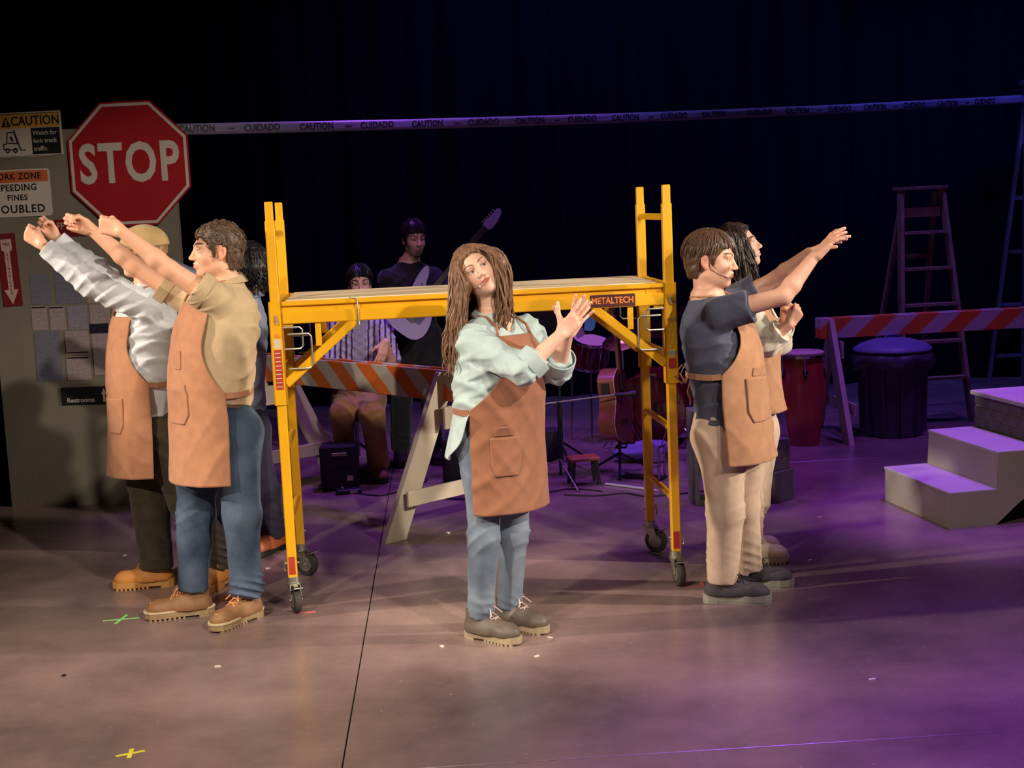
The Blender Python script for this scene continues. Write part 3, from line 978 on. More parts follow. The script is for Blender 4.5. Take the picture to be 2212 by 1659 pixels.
# ---------------------------------------------------------------- barricades, ladders, bin, blocks, steps
BOARD1 = mat_stripes('barricade_print', srgb(236, 118, 44), srgb(208, 196, 180), 0, 0.30, 0.5, 0.5, 1.15, 2)
BOARD2 = mat_stripes('barricade_print_mirrored', srgb(236, 118, 44), srgb(208, 196, 180), 0, 0.34, 0.5, 0.5, -1.15, 2)
TIMBER = mat('timber_whitewashed', srgb(196, 180, 156), 0.7, 0, 0.14, 5, 0.25, 50, stretch=(1, 1, 0.3))
NAILH = mat('nail_dark', srgb(60, 50, 44), 0.6, 0.5)


def barricade(label, a, b, h, bh, spread, board_mat, bar_z=0.24, leg_w=0.14):
    """a, b = floor points under the two A-frames; the board spans them"""
    a = A3(*a, 0); b = A3(*b, 0)
    d = nrm(b - a); L = np.linalg.norm(b - a); s = A3(-d[1], d[0], 0); Z = A3(0, 0, 1)
    root = thing('barricade', label, 'barricade', tuple(a), math.atan2(d[1], d[0]))
    X = A3(1, 0, 0); Y = A3(0, 1, 0)
    MB().box((L / 2, -0.045, h - bh / 2), (L + 0.16, 0.022, bh), bev=0.003).build('striped_board', board_mat, root)
    MB().box((L / 2, 0.045, h - bh / 2), (L + 0.16, 0.022, bh), bev=0.003).build('striped_board', board_mat, root)
    for x in (0.03, L - 0.03):
        for k in (-1, 1):
            top = A3(x + k * 0.021, k * 0.012, h - 0.01); bot = A3(x + k * 0.021, k * spread, 0.0)
            dv = nrm(bot - top); sv = nrm(np.cross(X, dv)); n_ = X
            # a plank whose foot is cut level with the floor
            w2 = leg_w / 2 / abs(sv[1]) if abs(sv[1]) > 0.2 else leg_w / 2
            P = [(top[1] - w2 * 0.9, top[2]), (top[1] + w2 * 0.9, top[2]), (bot[1] + w2, 0.0), (bot[1] - w2, 0.0)]
            lg = MB().prism(P, (x + k * 0.021 - 0.019, 0, 0), Y, Z, X, 0.038).build('leg', TIMBER, root)
            for q in range(4):
                c = top * (1 - 0.12 - 0.06 * q) + bot * (0.12 + 0.06 * q)
                MB().lathe([(0.004, 0), (0.004, 0.001)], 8, (x + 0.0405 if k > 0 else x - 0.0405 - 0.001, c[1] + 0.02 * (-1) ** q, c[2]), (Y, Z, X)).build('nail_head', NAILH, lg)
        zz = bar_z; yy = spread * (1 - zz / h) + leg_w * 0.45
        MB().box((x + 0.052, 0, zz), (0.020, 2 * yy, 0.088), bev=0.002).build('spreader', TIMBER, root)
        MB().box((x + 0.050, 0, h - bh - 0.09), (0.020, 0.22, 0.13), bev=0.002).build('gusset', TIMBER, root)
    return root


barricade('orange and white striped barricade behind the scaffold', (-1.64, 9.27), (-0.335, 7.905), 0.93, 0.178, 0.47, BOARD1)
barricade('orange and white striped barricade in front of the stepladder', (2.42, 10.42), (4.50, 10.62), 0.905, 0.155, 0.42, BOARD2)

# wooden stepladder
OLDW = mat('wood_paint_spattered', srgb(140, 112, 92), 0.75, 0, 0.25, 12, 0.2, 60)
lad = thing('stepladder', 'worn wooden stepladder standing behind the striped barricade', 'ladder', (3.33, 11.05, 0), 0.10)
H1 = 1.84
for s in (-1, 1):
    MB().beam((s * 0.17, 0, H1), (s * 0.285, -0.30, 0), 0.030, 0.075, (0, -1, 0.2)).build('side_rail', OLDW, lad)
    MB().beam((s * 0.13, 0.05, H1 - 0.02), (s * 0.24, 0.62, 0), 0.028, 0.045, (0, 1, 0.2)).build('rear_leg', OLDW, lad)
MB().box((0, 0.02, H1 + 0.012), (0.40, 0.16, 0.026), bev=0.003).build('top_cap', OLDW, lad)
for z in (1.50, 1.215, 0.93, 0.64, 0.35):
    t = 1 - z / H1
    MB().box((0, -0.30 * t - 0.01, z), (2 * (0.17 + 0.115 * t) - 0.02, 0.09, 0.022)).build('step', OLDW, lad)
MB().box((0, 0.0, 1.66), (0.30, 0.02, 0.075)).build('front_apron_board', OLDW, lad)
for z in (1.30, 0.80, 0.35):
    t = 1 - z / H1
    MB().box((0, 0.05 + 0.57 * t, z), (2 * (0.13 + 0.11 * t), 0.016, 0.04)).build('rear_rung', OLDW, lad)

# tall aluminium ladder at the right edge
ALU = mat('aluminium', srgb(168, 170, 180), 0.4, 0.7, 0.08)
lad = thing('aluminium_ladder', 'tall aluminium stepladder at the right edge holding the caution tape', 'ladder', (4.92, 12.50, 0), 0.0)
H2 = 2.72
for s in (-1, 1):
    MB().beam((s * 0.20, 0.0, H2), (s * 0.36, -0.40, 0), 0.035, 0.085, (0, -1, 0.2)).build('side_rail', ALU, lad)
    MB().beam((s * 0.18, 0.06, H2 - 0.03), (s * 0.32, 0.62, 0), 0.028, 0.045, (0, 1, 0.2)).build('rear_leg', ALU, lad)
MB().box((0, 0.02, H2 + 0.02), (0.46, 0.20, 0.05), bev=0.006).build('top_cap', ALU, lad)
for i in range(8):
    z = H2 - 0.31 * (i + 1); t = 1 - z / H2
    MB().box((0, -0.40 * t - 0.02, z), (2 * (0.20 + 0.16 * t) - 0.02, 0.10, 0.024)).build('step', ALU, lad)
    MB().beam((-(0.20 + 0.16 * t) + 0.02, -0.40 * t, z - 0.16), (-(0.20 + 0.16 * t) + 0.16, -0.40 * t, z - 0.01), 0.012, 0.012, (0, 1, 0)).build('step_brace', ALU, lad)
for i in range(5):
    z = H2 - 0.5 * (i + 1); t = 1 - z / H2
    MB().box((0, 0.06 + 0.56 * t, z), (2 * (0.18 + 0.14 * t), 0.012, 0.035)).build('rear_rung', ALU, lad)

# bin with bag and lid
BINM = mat('bin_plastic_grey', srgb(74, 76, 84), 0.6, 0, 0.1)
BAGM = mat('bin_bag', srgb(70, 70, 78), 0.35, 0, 0.2)
BINL = mat('bin_lid_blue_grey', srgb(110, 112, 150), 0.5)
bn = thing('rubbish_bin', 'round grey rubbish bin with bag and domed lid below the barricade', 'bin', (2.89, 10.36 - 0.02, 0))
m = MB(); m.lathe([(0.205, 0.0), (0.215, 0.01), (0.235, 0.30), (0.252, 0.60), (0.262, 0.612), (0.262, 0.64)], 40); m.build('body', BINM, bn, True)
m = MB()
for k in range(12):
    a = 2 * math.pi * k / 12
    r = 0.236
    m.beam((r * math.cos(a), r * math.sin(a), 0.05), (1.07 * r * math.cos(a), 1.07 * r * math.sin(a), 0.55), 0.012, 0.03, (math.cos(a), math.sin(a), 0))
rib = m.build('ribs', BINM, bn); tag(rib, kind='stuff')
# bag collar folded over the rim
V = []; F = []; n = 64; rows = 7
for i in range(rows):
    v = i / (rows - 1)
    for k in range(n):
        a = 2 * math.pi * k / n
        r = 0.262 + 0.045 * math.sin(v * 2.6) + 0.012 * math.sin(9 * a + 4 * v) * v + 0.008 * math.sin(23 * a) * v
        z = 0.655 - 0.125 * v + 0.022 * math.sin(5 * a + 1) * v
        V.append((r * math.cos(a), r * math.sin(a), z))
for i in range(rows - 1):
    for k in range(n): F.append((i * n + k, i * n + (k + 1) % n, (i + 1) * n + (k + 1) % n, (i + 1) * n + k))
MB().add(V, F).build('bag_collar', BAGM, bn, True)
m = MB(); m.lathe([(0.285, 0.645), (0.292, 0.655), (0.285, 0.672), (0.24, 0.70), (0.15, 0.728), (0.05, 0.740), (0.01, 0.742)], 40); m.build('lid', BINL, bn, True)
m = MB(); m.tube([(-0.05, 0, 0.735), (-0.04, 0, 0.762), (0.04, 0, 0.762), (0.05, 0, 0.735)], 0.010, 8); m.build('lid_handle', BINL, bn, True)

# concrete blocks
CONC = mat('concrete_block', srgb(112, 108, 102), 0.9, 0, 0.18, 16, 0.3, 140)


def block(label, loc, rz, upright=False, half=False, zrot=0):
    """hollow concrete block; hollow cores run through it, walls are real"""
    root = thing('concrete_block', label, 'concrete block', loc, rz, 'concrete blocks behind the beige trousers')
    L, W, Hh = (0.19 if half else 0.39), 0.19, 0.19
    m = MB(); t = 0.032
    n_ = 1 if half else 2
    def box(cx, cy, cz, sx, sy, sz):
        if upright: m.box((cy, cz - 0.0, cx + L / 2), (sy, sz, sx), bev=0.003)     # cores face the audience
        else: m.box((cx, cy, cz + Hh / 2), (sx, sy, sz), bev=0.003)
    box(0, -W / 2 + t / 2, 0, L, t, Hh); box(0, W / 2 - t / 2, 0, L, t, Hh)
    for i in range(n_ + 1):
        x = -L / 2 + t / 2 + i * (L - t) / n_
        box(x, 0, 0, t, W - 2 * t, Hh)
    m.build('block_walls', CONC, root)
    return root


block('upright concrete block with two dark hollow cores next to the beige trousers', (1.165, 8.28, 0), 0.10, True)
block('small concrete half block standing on top of the upright block', (1.165, 8.28, 0.391), 0.10, True, True)
block('lower concrete block of the pair right of the beige trousers', (1.50, 8.34, 0), -0.85)
block('upper concrete block of the pair right of the beige trousers', (1.49, 8.36, 0.191), -0.95)

# step unit and brick platform
STEPM = mat('step_paint', srgb(176, 164, 148), 0.65, 0, 0.10, 3, 0.15, 50)
TREAD = mat('tread_paint', srgb(188, 178, 172), 0.55, 0, 0.08, 3)
eu = nrm(A3(0.984, 0.178, 0)); ev = nrm(A3(-0.178, 0.984, 0)); o = A3(2.359, 7.335, 0)
st = thing('step_unit', 'grey painted two-step stage stair lit purple from above', 'steps', tuple(o), math.atan2(eu[1], eu[0]))
DP = 0.79
MB().prism([(0, 0), (0.275, 0), (0.275, 0.187), (0, 0.187)], (0, 0.0, 0), (1, 0, 0), (0, 0, 1), (0, 1, 0), DP).build('lower_riser_box', STEPM, st)
MB().prism([(0.275, 0), (0.42, 0.12), (0.57, 0.20), (0.57, 0.392), (0.285, 0.392), (0.275, 0.187)], (0, 0.0, 0), (1, 0, 0), (0, 0, 1), (0, 1, 0), DP).build('upper_riser_box', STEPM, st)
MB().box((0.1375, DP / 2, 0.196), (0.285, DP + 0.006, 0.018), bev=0.003).build('tread', TREAD, st)
MB().box((0.4275, DP / 2, 0.401), (0.295, DP + 0.006, 0.018), bev=0.003).build('tread', TREAD, st)
MORTAR = mat('mortar_pale', srgb(196, 188, 180), 0.85, 0, 0.1)
BRICK = mat('brick_grey', srgb(92, 84, 82), 0.85, 0, 0.22, 9, 0.4, 80)
pf = thing('brick_platform', 'brick-faced stage platform with purple lit top beyond the steps', 'platform', tuple(o + eu * 0.575), math.atan2(eu[1], eu[0]))
MB().box((0.75, DP / 2, 0.302), (1.46, DP, 0.604)).build('core', MORTAR, pf)
MB().box((0.742, DP / 2, 0.618), (1.51, DP + 0.03, 0.026), bev=0.004).build('top', TREAD, pf)
BL, BH, JT = 0.128, 0.058, 0.009
me_cache = {}
row = 0; z = 0.0
while z + BH < 0.606:
    y = -(0.5 * (BL + JT) if row % 2 else 0.0)
    while y < DP:
        y0, y1 = max(y, 0), min(y + BL, DP)
        if y1 - y0 > 0.02:
            key = round(y1 - y0, 3)
            if key not in me_cache:
                me_cache[key] = MB().box((0, 0, 0), (0.014, y1 - y0, BH), bev=0.002)
                ob = me_cache[key].build('brick', BRICK, pf); me_cache[key] = ob.data
            else:
                ob = link('brick', me_cache[key], None, pf)
            ob.location = (0.016 + random.uniform(-0.001, 0.001), (y0 + y1) / 2, z + BH / 2 + JT)
        y += BL + JT
    z += BH + JT; row += 1

# floor tape marks
for nm, lb, cmat, c, ang, L in (('tape_mark', 'green tape cross on the floor near the brown boots', mat('tape_green', srgb(150, 226, 130), 0.6), (-1.896, 6.311, 0), 0.5, 0.17), ('tape_mark', 'yellow tape cross on the floor at the lower left', mat('tape_yellow', srgb(226, 214, 70), 0.6), (-1.405, 4.654, 0), 0.75, 0.10)):
    root = thing(nm, lb, 'tape mark', c)
    for k, a in enumerate((ang - 0.35, ang + 0.95)):
        MB().box((0, 0, 0.0008 + 0.0006 * k), (L * (1.0 if k == 0 else 0.85), 0.016, 0.0008), ((math.cos(a), math.sin(a), 0), (-math.sin(a), math.cos(a), 0), (0, 0, 1))).build('tape_strip', cmat, root)
PINKT = mat('tape_pink', srgb(236, 112, 128), 0.6)
for lb, c, ds in (('pink tape corner on the floor under the left scaffold wheel', (-1.071, 6.292, 0), ((0.09, 0.0), (-0.005, 0.05))), ('pink tape corner on the floor behind the charcoal trainer', (0.877, 6.441, 0), ((-0.065, -0.004), (0.0, 0.05)))):
    root = thing('tape_mark', lb, 'tape mark', c)
    for k, d in enumerate(ds):
        d = A3(*d, 0); L = np.linalg.norm(d); u = d / L
        MB().box(d / 2 + A3(0, 0, 0.0008 + 0.0006 * k), (L + 0.016, 0.016, 0.0008), (u, (-u[1], u[0], 0), (0, 0, 1))).build('tape_strip', PINKT, root)
# paper scraps
SCRAP = mat('scrap_paper', srgb(214, 200, 186), 0.7)
for i, (px, lb) in enumerate((((-1.285, 5.56, 0), 'tiny pale paper scrap on the floor, left front'), ((-2.221, 7.56, 0), 'tiny pale paper scrap beside the wheat boot'), ((0.116, 5.748, 0), 'pale crumpled scrap right of the taupe boot'), ((0.054, 5.511, 0), 'thin pale scrap in front of the taupe boots'), ((-0.349, 5.693, 0), 'pale scrap left of the taupe boot'), ((1.331, 5.067, -0), 'pale scuffed scrap on the purple floor at right'), ((1.428, 7.832, 0), 'tiny pale scrap near the concrete blocks'), ((1.743, 7.747, 0), 'tiny pale scrap left of the steps'), ((1.48, 6.824, 0), 'pale round scrap right of the cream shoes'), ((-0.407, 7.762, 0), 'short pale stub lying behind the scaffold'), ((-1.344, 7.135, 0), 'tiny pale scrap beside the rust shoe'), ((-1.919, 5.528, -0), 'tiny dark scrap on the floor at left'))):
    a = i * 1.3
    tag(MB().prism([(-0.012, -0.006), (0.010, -0.008), (0.016, 0.002), (0.002, 0.010), (-0.012, 0.006)], (0, 0, 0.0005), (math.cos(a), math.sin(a), 0), (-math.sin(a), math.cos(a), 0), (0, 0, 1), 0.003).build('paper_scrap', SCRAP if i < 11 else S_BLACK, None, origin=None), lb, 'scrap', 'paper scraps on the stage floor').location = px


# ---------------------------------------------------------------- the band behind the scaffold: instruments and gear
CONGA_W = mat('conga_wood_red', srgb(182, 72, 56), 0.3, 0, 0.12, 3, 0, 40, 0.5, 0.5, stretch=(8, 8, 0.5))
CHROME = mat('chrome', srgb(190, 190, 196), 0.18, 1.0, 0.05)
DRUMSKIN = mat('drum_skin', srgb(214, 178, 160), 0.55, 0, 0.06)
MAROON = mat('drum_wrap_maroon', srgb(96, 16, 26), 0.22, 0, 0.1, 4, 0, 40, 0.5, 0.6)
BRASS = mat('cymbal_bronze', srgb(190, 160, 96), 0.28, 1.0, 0.12)
GWOOD = mat('guitar_mahogany', srgb(150, 84, 58), 0.35, 0, 0.14, 3, 0, 40, 0.5, 0.4, stretch=(6, 6, 0.6))
GTOP = mat('guitar_top_dark_red', srgb(104, 40, 38), 0.3, 0, 0.1, 3, 0, 40, 0.5, 0.4)
GDARK = mat('rosewood', srgb(44, 28, 24), 0.5, 0, 0.2)
GWHITE = mat('guitar_white', srgb(200, 190, 205), 0.3, 0, 0.04, 4, 0, 40, 0.5, 0.5)
BOXM = mat('speaker_carpet', srgb(40, 38, 42), 0.9, 0, 0.2, 40, 0.4, 200)
CABLE = mat('cable_black', srgb(18, 18, 20), 0.6)


def chaikin(p, n=2):
    for _ in range(n):
        q = []
        for a, b in zip(p, p[1:] + p[:1]):
            q += [(a[0] * 0.75 + b[0] * 0.25, a[1] * 0.75 + b[1] * 0.25), (a[0] * 0.25 + b[0] * 0.75, a[1] * 0.25 + b[1] * 0.75)]
        p = q
    return p


def conga(label, loc, rz, h=0.70, r=0.150):
    c = thing('conga', label, 'drum', loc, rz, 'conga drums')
    m = MB(); m.lathe([(r * 0.72, 0.0), (r * 0.74, 0.02), (r * 0.86, h * 0.22), (r * 1.05, h * 0.52), (r * 1.06, h * 0.62), (r * 0.98, h * 0.88), (r * 0.94, h * 0.95)], 36); sh = m.build('shell', CONGA_W, c, True)
    m = MB(); m.lathe([(r * 0.96, h * 0.93), (r * 1.06, h * 0.935), (r * 1.06, h * 0.965), (r * 0.96, h * 0.97)], 36); m.build('hoop', CHROME, c, True)
    m = MB(); m.lathe([(r * 1.0, h * 0.955), (r * 1.02, h * 0.985), (r * 0.9, h * 1.0), (0.01, h * 1.002)], 36); m.build('skin', DRUMSKIN, c, True)
    for k in range(5):
        a = 2 * math.pi * k / 5 - 1.9
        p = A3(math.cos(a), math.sin(a), 0)
        q = A3(-math.sin(a), math.cos(a), 0)
        lg = MB().prism([(-0.024, 0.02), (0.024, 0.02), (0, -0.05)], p * r * 1.045 + A3(0, 0, h * 0.78), q, A3(0, 0, 1), p, 0.006).build('lug_plate', BLACKP, c)
        m = MB(); m.tube([p * r * 1.08 + A3(0, 0, h * 0.76), p * r * 1.09 + A3(0, 0, h * 0.95)], 0.0045, 8); m.build('tuning_rod', CHROME, lg, True)
    return c


conga('red conga drum standing clear beside the striped barricade', (2.16, 10.08, 0), 0.2)
conga('red conga drum half hidden behind the tan apron', (1.875, 10.34, 0), 0.6, 0.68)

# black speaker box with labels
def speaker(label, loc, rz, w_, d_, h_, bracket=True):
    s = thing('speaker_box', label, 'speaker', loc, rz)
    MB().box((0, 0, h_ / 2 + 0.008), (w_, d_, h_), bev=0.008).build('cabinet', BOXM, s)
    for x in (-1, 1):
        for y in (-1, 1):
            MB().lathe([(0.012, 0), (0.012, 0.009)], 12, (x * (w_ / 2 - 0.03), y * (d_ / 2 - 0.03), 0)).build('foot', BLACKP, s)
    if bracket:
        m = MB(); m.box((0.01, -d_ / 2 - 0.004, h_ - 0.045), (0.10, 0.008, 0.022), bev=0.002); m.build('handle', STEEL, s)
        MB().box((0.075, -d_ / 2 - 0.002, 0.085), (0.042, 0.003, 0.034)).build('label', S_WHITE, s)
        MB().box((0, -d_ / 2 - 0.001, 0.16), (w_ * 0.94, 0.004, 0.004)).build('grille_seam', BLACKP, s)
    return s


speaker('small black speaker box with pale label on the floor by the scaffold', (-1.195, 9.21, 0), 0.03, 0.248, 0.22, 0.295)
speaker('low speaker box behind the barricade leg', (-0.26, 9.32, 0), -0.05, 0.46, 0.30, 0.30, False)
speaker('small speaker box in the dark right of the brown apron', (0.235, 9.9, 0), 0.05, 0.16, 0.2, 0.22, False)
pd = thing('stomp_pedal', 'small black stomp pedal with pale sticker in front of the speaker box', 'pedal', (-1.12, 9.01, 0), 0.2)
MB().box((0, 0, 0.016), (0.17, 0.08, 0.032), bev=0.006).build('housing', BLACKP, pd)
MB().box((0.03, -0.041, 0.014), (0.05, 0.002, 0.018)).build('sticker', S_WHITE, pd)
MB().lathe([(0.012, 0.032), (0.012, 0.046), (0.008, 0.05)], 12, (-0.04, 0, 0)).build('foot_switch', CHROME, pd)

# acoustic guitar on a stand, seen nearly edge-on
def guitar_outline(L=0.50, up_=0.145, wa=0.118, lo_=0.198):
    pts = []
    ts = np.linspace(0, 1, 40)
    prof = np.interp(ts, [0, 0.04, 0.14, 0.30, 0.46, 0.60, 0.74, 0.88, 0.96, 1.0], [0.02, lo_ * 0.55, lo_ * 0.90, lo_, wa * 1.28, wa, up_ * 0.96, up_, up_ * 0.62, 0.03])
    for _ in range(2): prof[1:-1] = (prof[:-2] + 2 * prof[1:-1] + prof[2:]) / 4
    return [(p, t * L) for t, p in zip(ts, prof)] + [(-p, t * L) for t, p in list(zip(ts, prof))[::-1]]


g = thing('acoustic_guitar', 'mahogany acoustic guitar on a floor stand seen edge-on behind the scaffold', 'guitar', (0.70, 9.25, 0.0), 0.0)
# face points to the right and slightly to the audience; neck leans back
fn_ = nrm(A3(0.93, -0.36, 0.06)); gu = nrm(A3(-0.05, 0.05, 1.0)); gu = nrm(gu - fn_ * gu.dot(fn_)); gs = np.cross(gu, fn_)
ol = guitar_outline()
gb = A3(0, 0, 0.23)
MB().prism(ol, gb - fn_ * 0.062, gs, gu, fn_, 0.118).build('body', GWOOD, g)
MB().prism([(x * 1.008, y * 1.006 - 0.001) for x, y in ol], gb + fn_ * 0.0565, gs, gu, fn_, 0.004).build('soundboard', GTOP, g)
MB().prism([(x * 1.010, y * 1.008 - 0.002) for x, y in ol], gb + fn_ * 0.052, gs, gu, fn_, 0.004).build('binding', S_WHITE, g)
MB().lathe([(0.048, 0), (0.048, 0.0012)], 24, gb + gu * 0.33 + fn_ * 0.0606, (gs, gu, fn_)).build('sound_hole', S_BLACK, g)
MB().box(gb + gu * 0.135 + fn_ * 0.066, (0.15, 0.03, 0.010), (gs, gu, fn_), bev=0.002).build('bridge', GDARK, g)
nk = MB().box(gb + gu * 0.66 + fn_ * 0.056, (0.048, 0.40, 0.026), (gs, gu, fn_), bev=0.006).build('neck', GWOOD, g)
MB().box(gb + gu * 0.60 + fn_ * 0.071, (0.052, 0.50, 0.006), (gs, gu, fn_)).build('fretboard', GDARK, nk)
hd = MB().box(gb + gu * 0.94 + fn_ * 0.044, (0.070, 0.17, 0.016), (gs, gu, nrm(fn_)), bev=0.003).build('headstock', GWOOD, g)
for k in range(6):
    MB().lathe([(0.008, 0), (0.011, 0.004), (0.008, 0.016)], 10, gb + gu * (0.89 + 0.045 * (k % 3)) + fn_ * 0.044 + gs * (0.036 if k < 3 else -0.036), (gu, fn_, gs * (1 if k < 3 else -1))).build('tuner', CHROME, hd, True)
pp = -gs if gs[1] > 0 else gs
MB().box(gb + gu * 0.375 + pp * 0.143 - fn_ * 0.006, (0.030, 0.052, 0.08), (pp, fn_, gu), bev=0.002).build('preamp_panel', BLACKP, g)
gst = thing('guitar_stand', 'black tripod stand under the acoustic guitar', 'stand', (0.72, 9.27, 0))
MB().tube([(0, 0.03, 0.06), (0, 0.05, 0.62)], 0.011, 10).build('tube', BLACKP, gst, True)
for k in range(3):
    a = 2.1 * k + 0.4
    MB().tube([(0, 0.03, 0.14), (0.24 * math.cos(a), 0.24 * math.sin(a), 0.01)], 0.009, 8).build('leg', BLACKP, gst, True)
for s in (-1, 1):
    MB().tube([A3(0, 0.03, 0.20), A3(0, 0.03, 0.19) + gs * s * 0.09, A3(0, 0.03, 0.19) + gs * s * 0.10 + fn_ * 0.075, A3(0, 0.03, 0.235) + gs * s * 0.10 + fn_ * 0.085], 0.008, 8).build('cradle_arm', BLACKP, gst, True)

# drum kit
kit = thing('bass_drum', 'maroon bass drum behind the acoustic guitar', 'drum', (1.08, 10.35, 0))
dx = nrm(A3(-0.30, -0.95, 0)); dz = A3(0, 0, 1); dy = np.cross(dz, dx)
MB().lathe([(0.275, -0.21), (0.275, 0.21)], 40, (0, 0, 0.285), (dy, dz, dx)).build('shell', MAROON, kit, True)
for s in (-1, 1):
    MB().lathe([(0.283, -0.018), (0.290, -0.012), (0.290, 0.012), (0.272, 0.018)], 40, A3(0, 0, 0.285) + dx * s * 0.205, (dy, dz, dx), caps=False).build('hoop', MAROON, kit, True)
MB().lathe([(0.27, 0.0), (0.27, 0.003)], 40, A3(0, 0, 0.285) + dx * 0.205, (dy, dz, dx)).build('head', mat('bass_drum_head', srgb(30, 26, 34), 0.5), kit, True)
for k in range(8):
    a = math.pi * 2 * k / 8 + 0.2
    p = A3(0, 0, 0.285) + (dy * math.cos(a) + dz * math.sin(a)) * 0.284
    MB().tube([p - dx * 0.17, p + dx * 0.20], 0.006, 8).build('tension_rod', CHROME, kit, True)
for s in (-1, 1):
    MB().tube([A3(0, 0, 0.2) + dy * s * 0.2 + dx * 0.1, A3(0, 0, 0.008) + dy * s * 0.36 + dx * 0.22], 0.009, 8).build('spur', CHROME, kit, True)


def drum(name, label, loc, r, h, z, tilt=(0, 0), rods=6, group='drums of the maroon kit'):
    d = thing(name, label, 'drum', loc, 0, group)
    n_ = nrm(A3(tilt[0], tilt[1], 1)); x = nrm(np.cross(n_, A3(0, 1, 0.01))); y = np.cross(n_, x); c = A3(0, 0, z)
    MB().lathe([(r, 0), (r, h)], 32, c, (x, y, n_)).build('shell', MAROON, d, True)
    for q in (0.0, h):
        MB().lathe([(r * 1.03, -0.012), (r * 1.05, 0), (r * 1.03, 0.012), (r * 0.98, 0.012)], 32, c + n_ * q, (x, y, n_), caps=False).build('hoop', CHROME, d, True)
    MB().lathe([(r * 0.99, 0), (r * 0.99, 0.003)], 32, c + n_ * (h + 0.004), (x, y, n_)).build('head', DRUMSKIN, d, True)
    for k in range(rods):
        a = 2 * math.pi * k / rods
        p = c + (x * math.cos(a) + y * math.sin(a)) * r * 1.04
        MB().tube([p, p + n_ * h], 0.005, 6).build('tension_rod', CHROME, d, True)
    for k in range(3):
        a = 2.1 * k + 0.5
        MB().tube([c + A3(math.cos(a), math.sin(a), 0) * r * 1.06 + n_ * h * 0.4, A3(math.cos(a) * r * 1.25, math.sin(a) * r * 1.25, 0.008)], 0.008, 8).build('leg', CHROME, d, True)
    return d


drum('rack_tom', 'small maroon tom above the bass drum', (0.60, 10.62, 0), 0.14, 0.20, 0.60, (0.15, -0.25))


def cymbal(label, loc, h, r, tilt):
    c = thing('cymbal_stand', label, 'cymbal', loc, 0, 'cymbals on stands')
    MB().tube([(0, 0, 0.10), (0, 0, h)], 0.010, 10).build('pole', CHROME, c, True)
    for k in range(3):
        a = 2.1 * k + 0.2
        MB().tube([(0, 0, 0.32), (0.17 * math.cos(a), 0.17 * math.sin(a), 0.010)], 0.008, 8).build('leg', CHROME, c, True)
    n_ = nrm(A3(tilt[0], tilt[1], 1)); x = nrm(np.cross(n_, A3(0, 1, 0.01))); y = np.cross(n_, x)
    MB().lathe([(0.010, 0.022), (0.035, 0.018), (0.05, 0.006), (r * 0.6, 0.002), (r, -0.012), (r, -0.013), (r * 0.6, 0.0), (0.05, 0.003), (0.03, 0.014), (0.01, 0.019)], 40, (0, 0, h - 0.01), (x, y, n_)).build('cymbal', BRASS, c, True)
    MB().lathe([(0.010, 0.0), (0.010, 0.03), (0.005, 0.034)], 10, (0, 0, h)).build('wing_nut', CHROME, c, True)


cymbal('tilted cymbal on a stand right of the scaffold knee brace', (1.09, 10.85, 0), 0.87, 0.20, (0.2, -0.30))
cymbal('smaller cymbal on a stand behind the acoustic guitar', (0.817, 9.98, 0), 0.86, 0.15, (-0.2, -0.35))

# blanket stuffed by the bass drum
bl = thing('folded_blanket', 'purple lit folded blanket on the floor in front of the bass drum', 'blanket', (0.921, 9.722, 0), 0.1)
f = Field((-0.3, -0.2, -0.02), (0.3, 0.2, 0.2), 0.012)
f.ell((0, 0, 0.06), (0.22, 0.11, 0.055), None, 0.02); f.ell((0.03, 0.02, 0.10), (0.18, 0.09, 0.035), None, 0.02)
f.fn((-0.3, -0.2, -0.1), (0.3, 0.2, 0.3), lambda X: 0.0 - X[:, 2], 0.006, 'and')
f.disp(lambda X: folds(X, A3(0.3, 1, 0.5), 50, 0.012, 4))
P_, Q_ = f.mesh(); link('cloth', np_mesh('cloth', P_, Q_), mat('blanket_lilac', srgb(128, 116, 160), 0.9), bl)


# electric guitar resting on a stand at the far right, headstock with pale tuners
g2 = thing('electric_bass', 'dark electric bass on a stand behind the slate t-shirt, pale tuners showing', 'guitar', (1.49, 9.60, 0))
gu = nrm(A3(-0.28, 0.12, 1.0)); fn2 = nrm(A3(0.1, -1, 0.1)); fn2 = nrm(fn2 - gu * fn2.dot(gu)); gs = np.cross(gu, fn2)
ol2 = [(0.03, 0.0), (0.15, 0.03), (0.18, 0.12), (0.13, 0.22), (0.12, 0.28), (0.16, 0.38), (0.14, 0.44), (0.07, 0.36), (0.03, 0.35), (-0.03, 0.35), (-0.08, 0.40), (-0.15, 0.46), (-0.17, 0.42), (-0.12, 0.28), (-0.14, 0.20), (-0.19, 0.10), (-0.15, 0.02), (-0.03, 0.0)]
gb = A3(0.0, 0, 0.12)
MB().prism(chaikin(ol2), gb, gs, gu, fn2, 0.042).build('body', MAROON, g2)
MB().box(gb + gu * 0.55 + fn2 * 0.035, (0.045, 0.50, 0.022), (gs, gu, fn2), bev=0.005).build('neck', GWOOD, g2)
h2 = MB().prism([(-0.022, 0.78), (0.022, 0.78), (0.034, 0.83), (0.030, 0.99), (0.0, 1.02), (-0.03, 0.98), (-0.04, 0.83)], gb + fn2 * 0.028, gs, gu, fn2, 0.014).build('headstock', GDARK, g2)
for k in range(4):
    MB().lathe([(0.006, 0), (0.014, 0.012), (0.016, 0.026), (0.008, 0.03)], 12, gb + gu * (0.84 + 0.042 * k) + fn2 * 0.035 + gs * 0.034, (gu, fn2, gs)).build('tuner', GWHITE, h2, True)
gs2 = thing('bass_stand', 'black tripod stand under the dark electric bass', 'stand', (1.49, 9.66, 0))
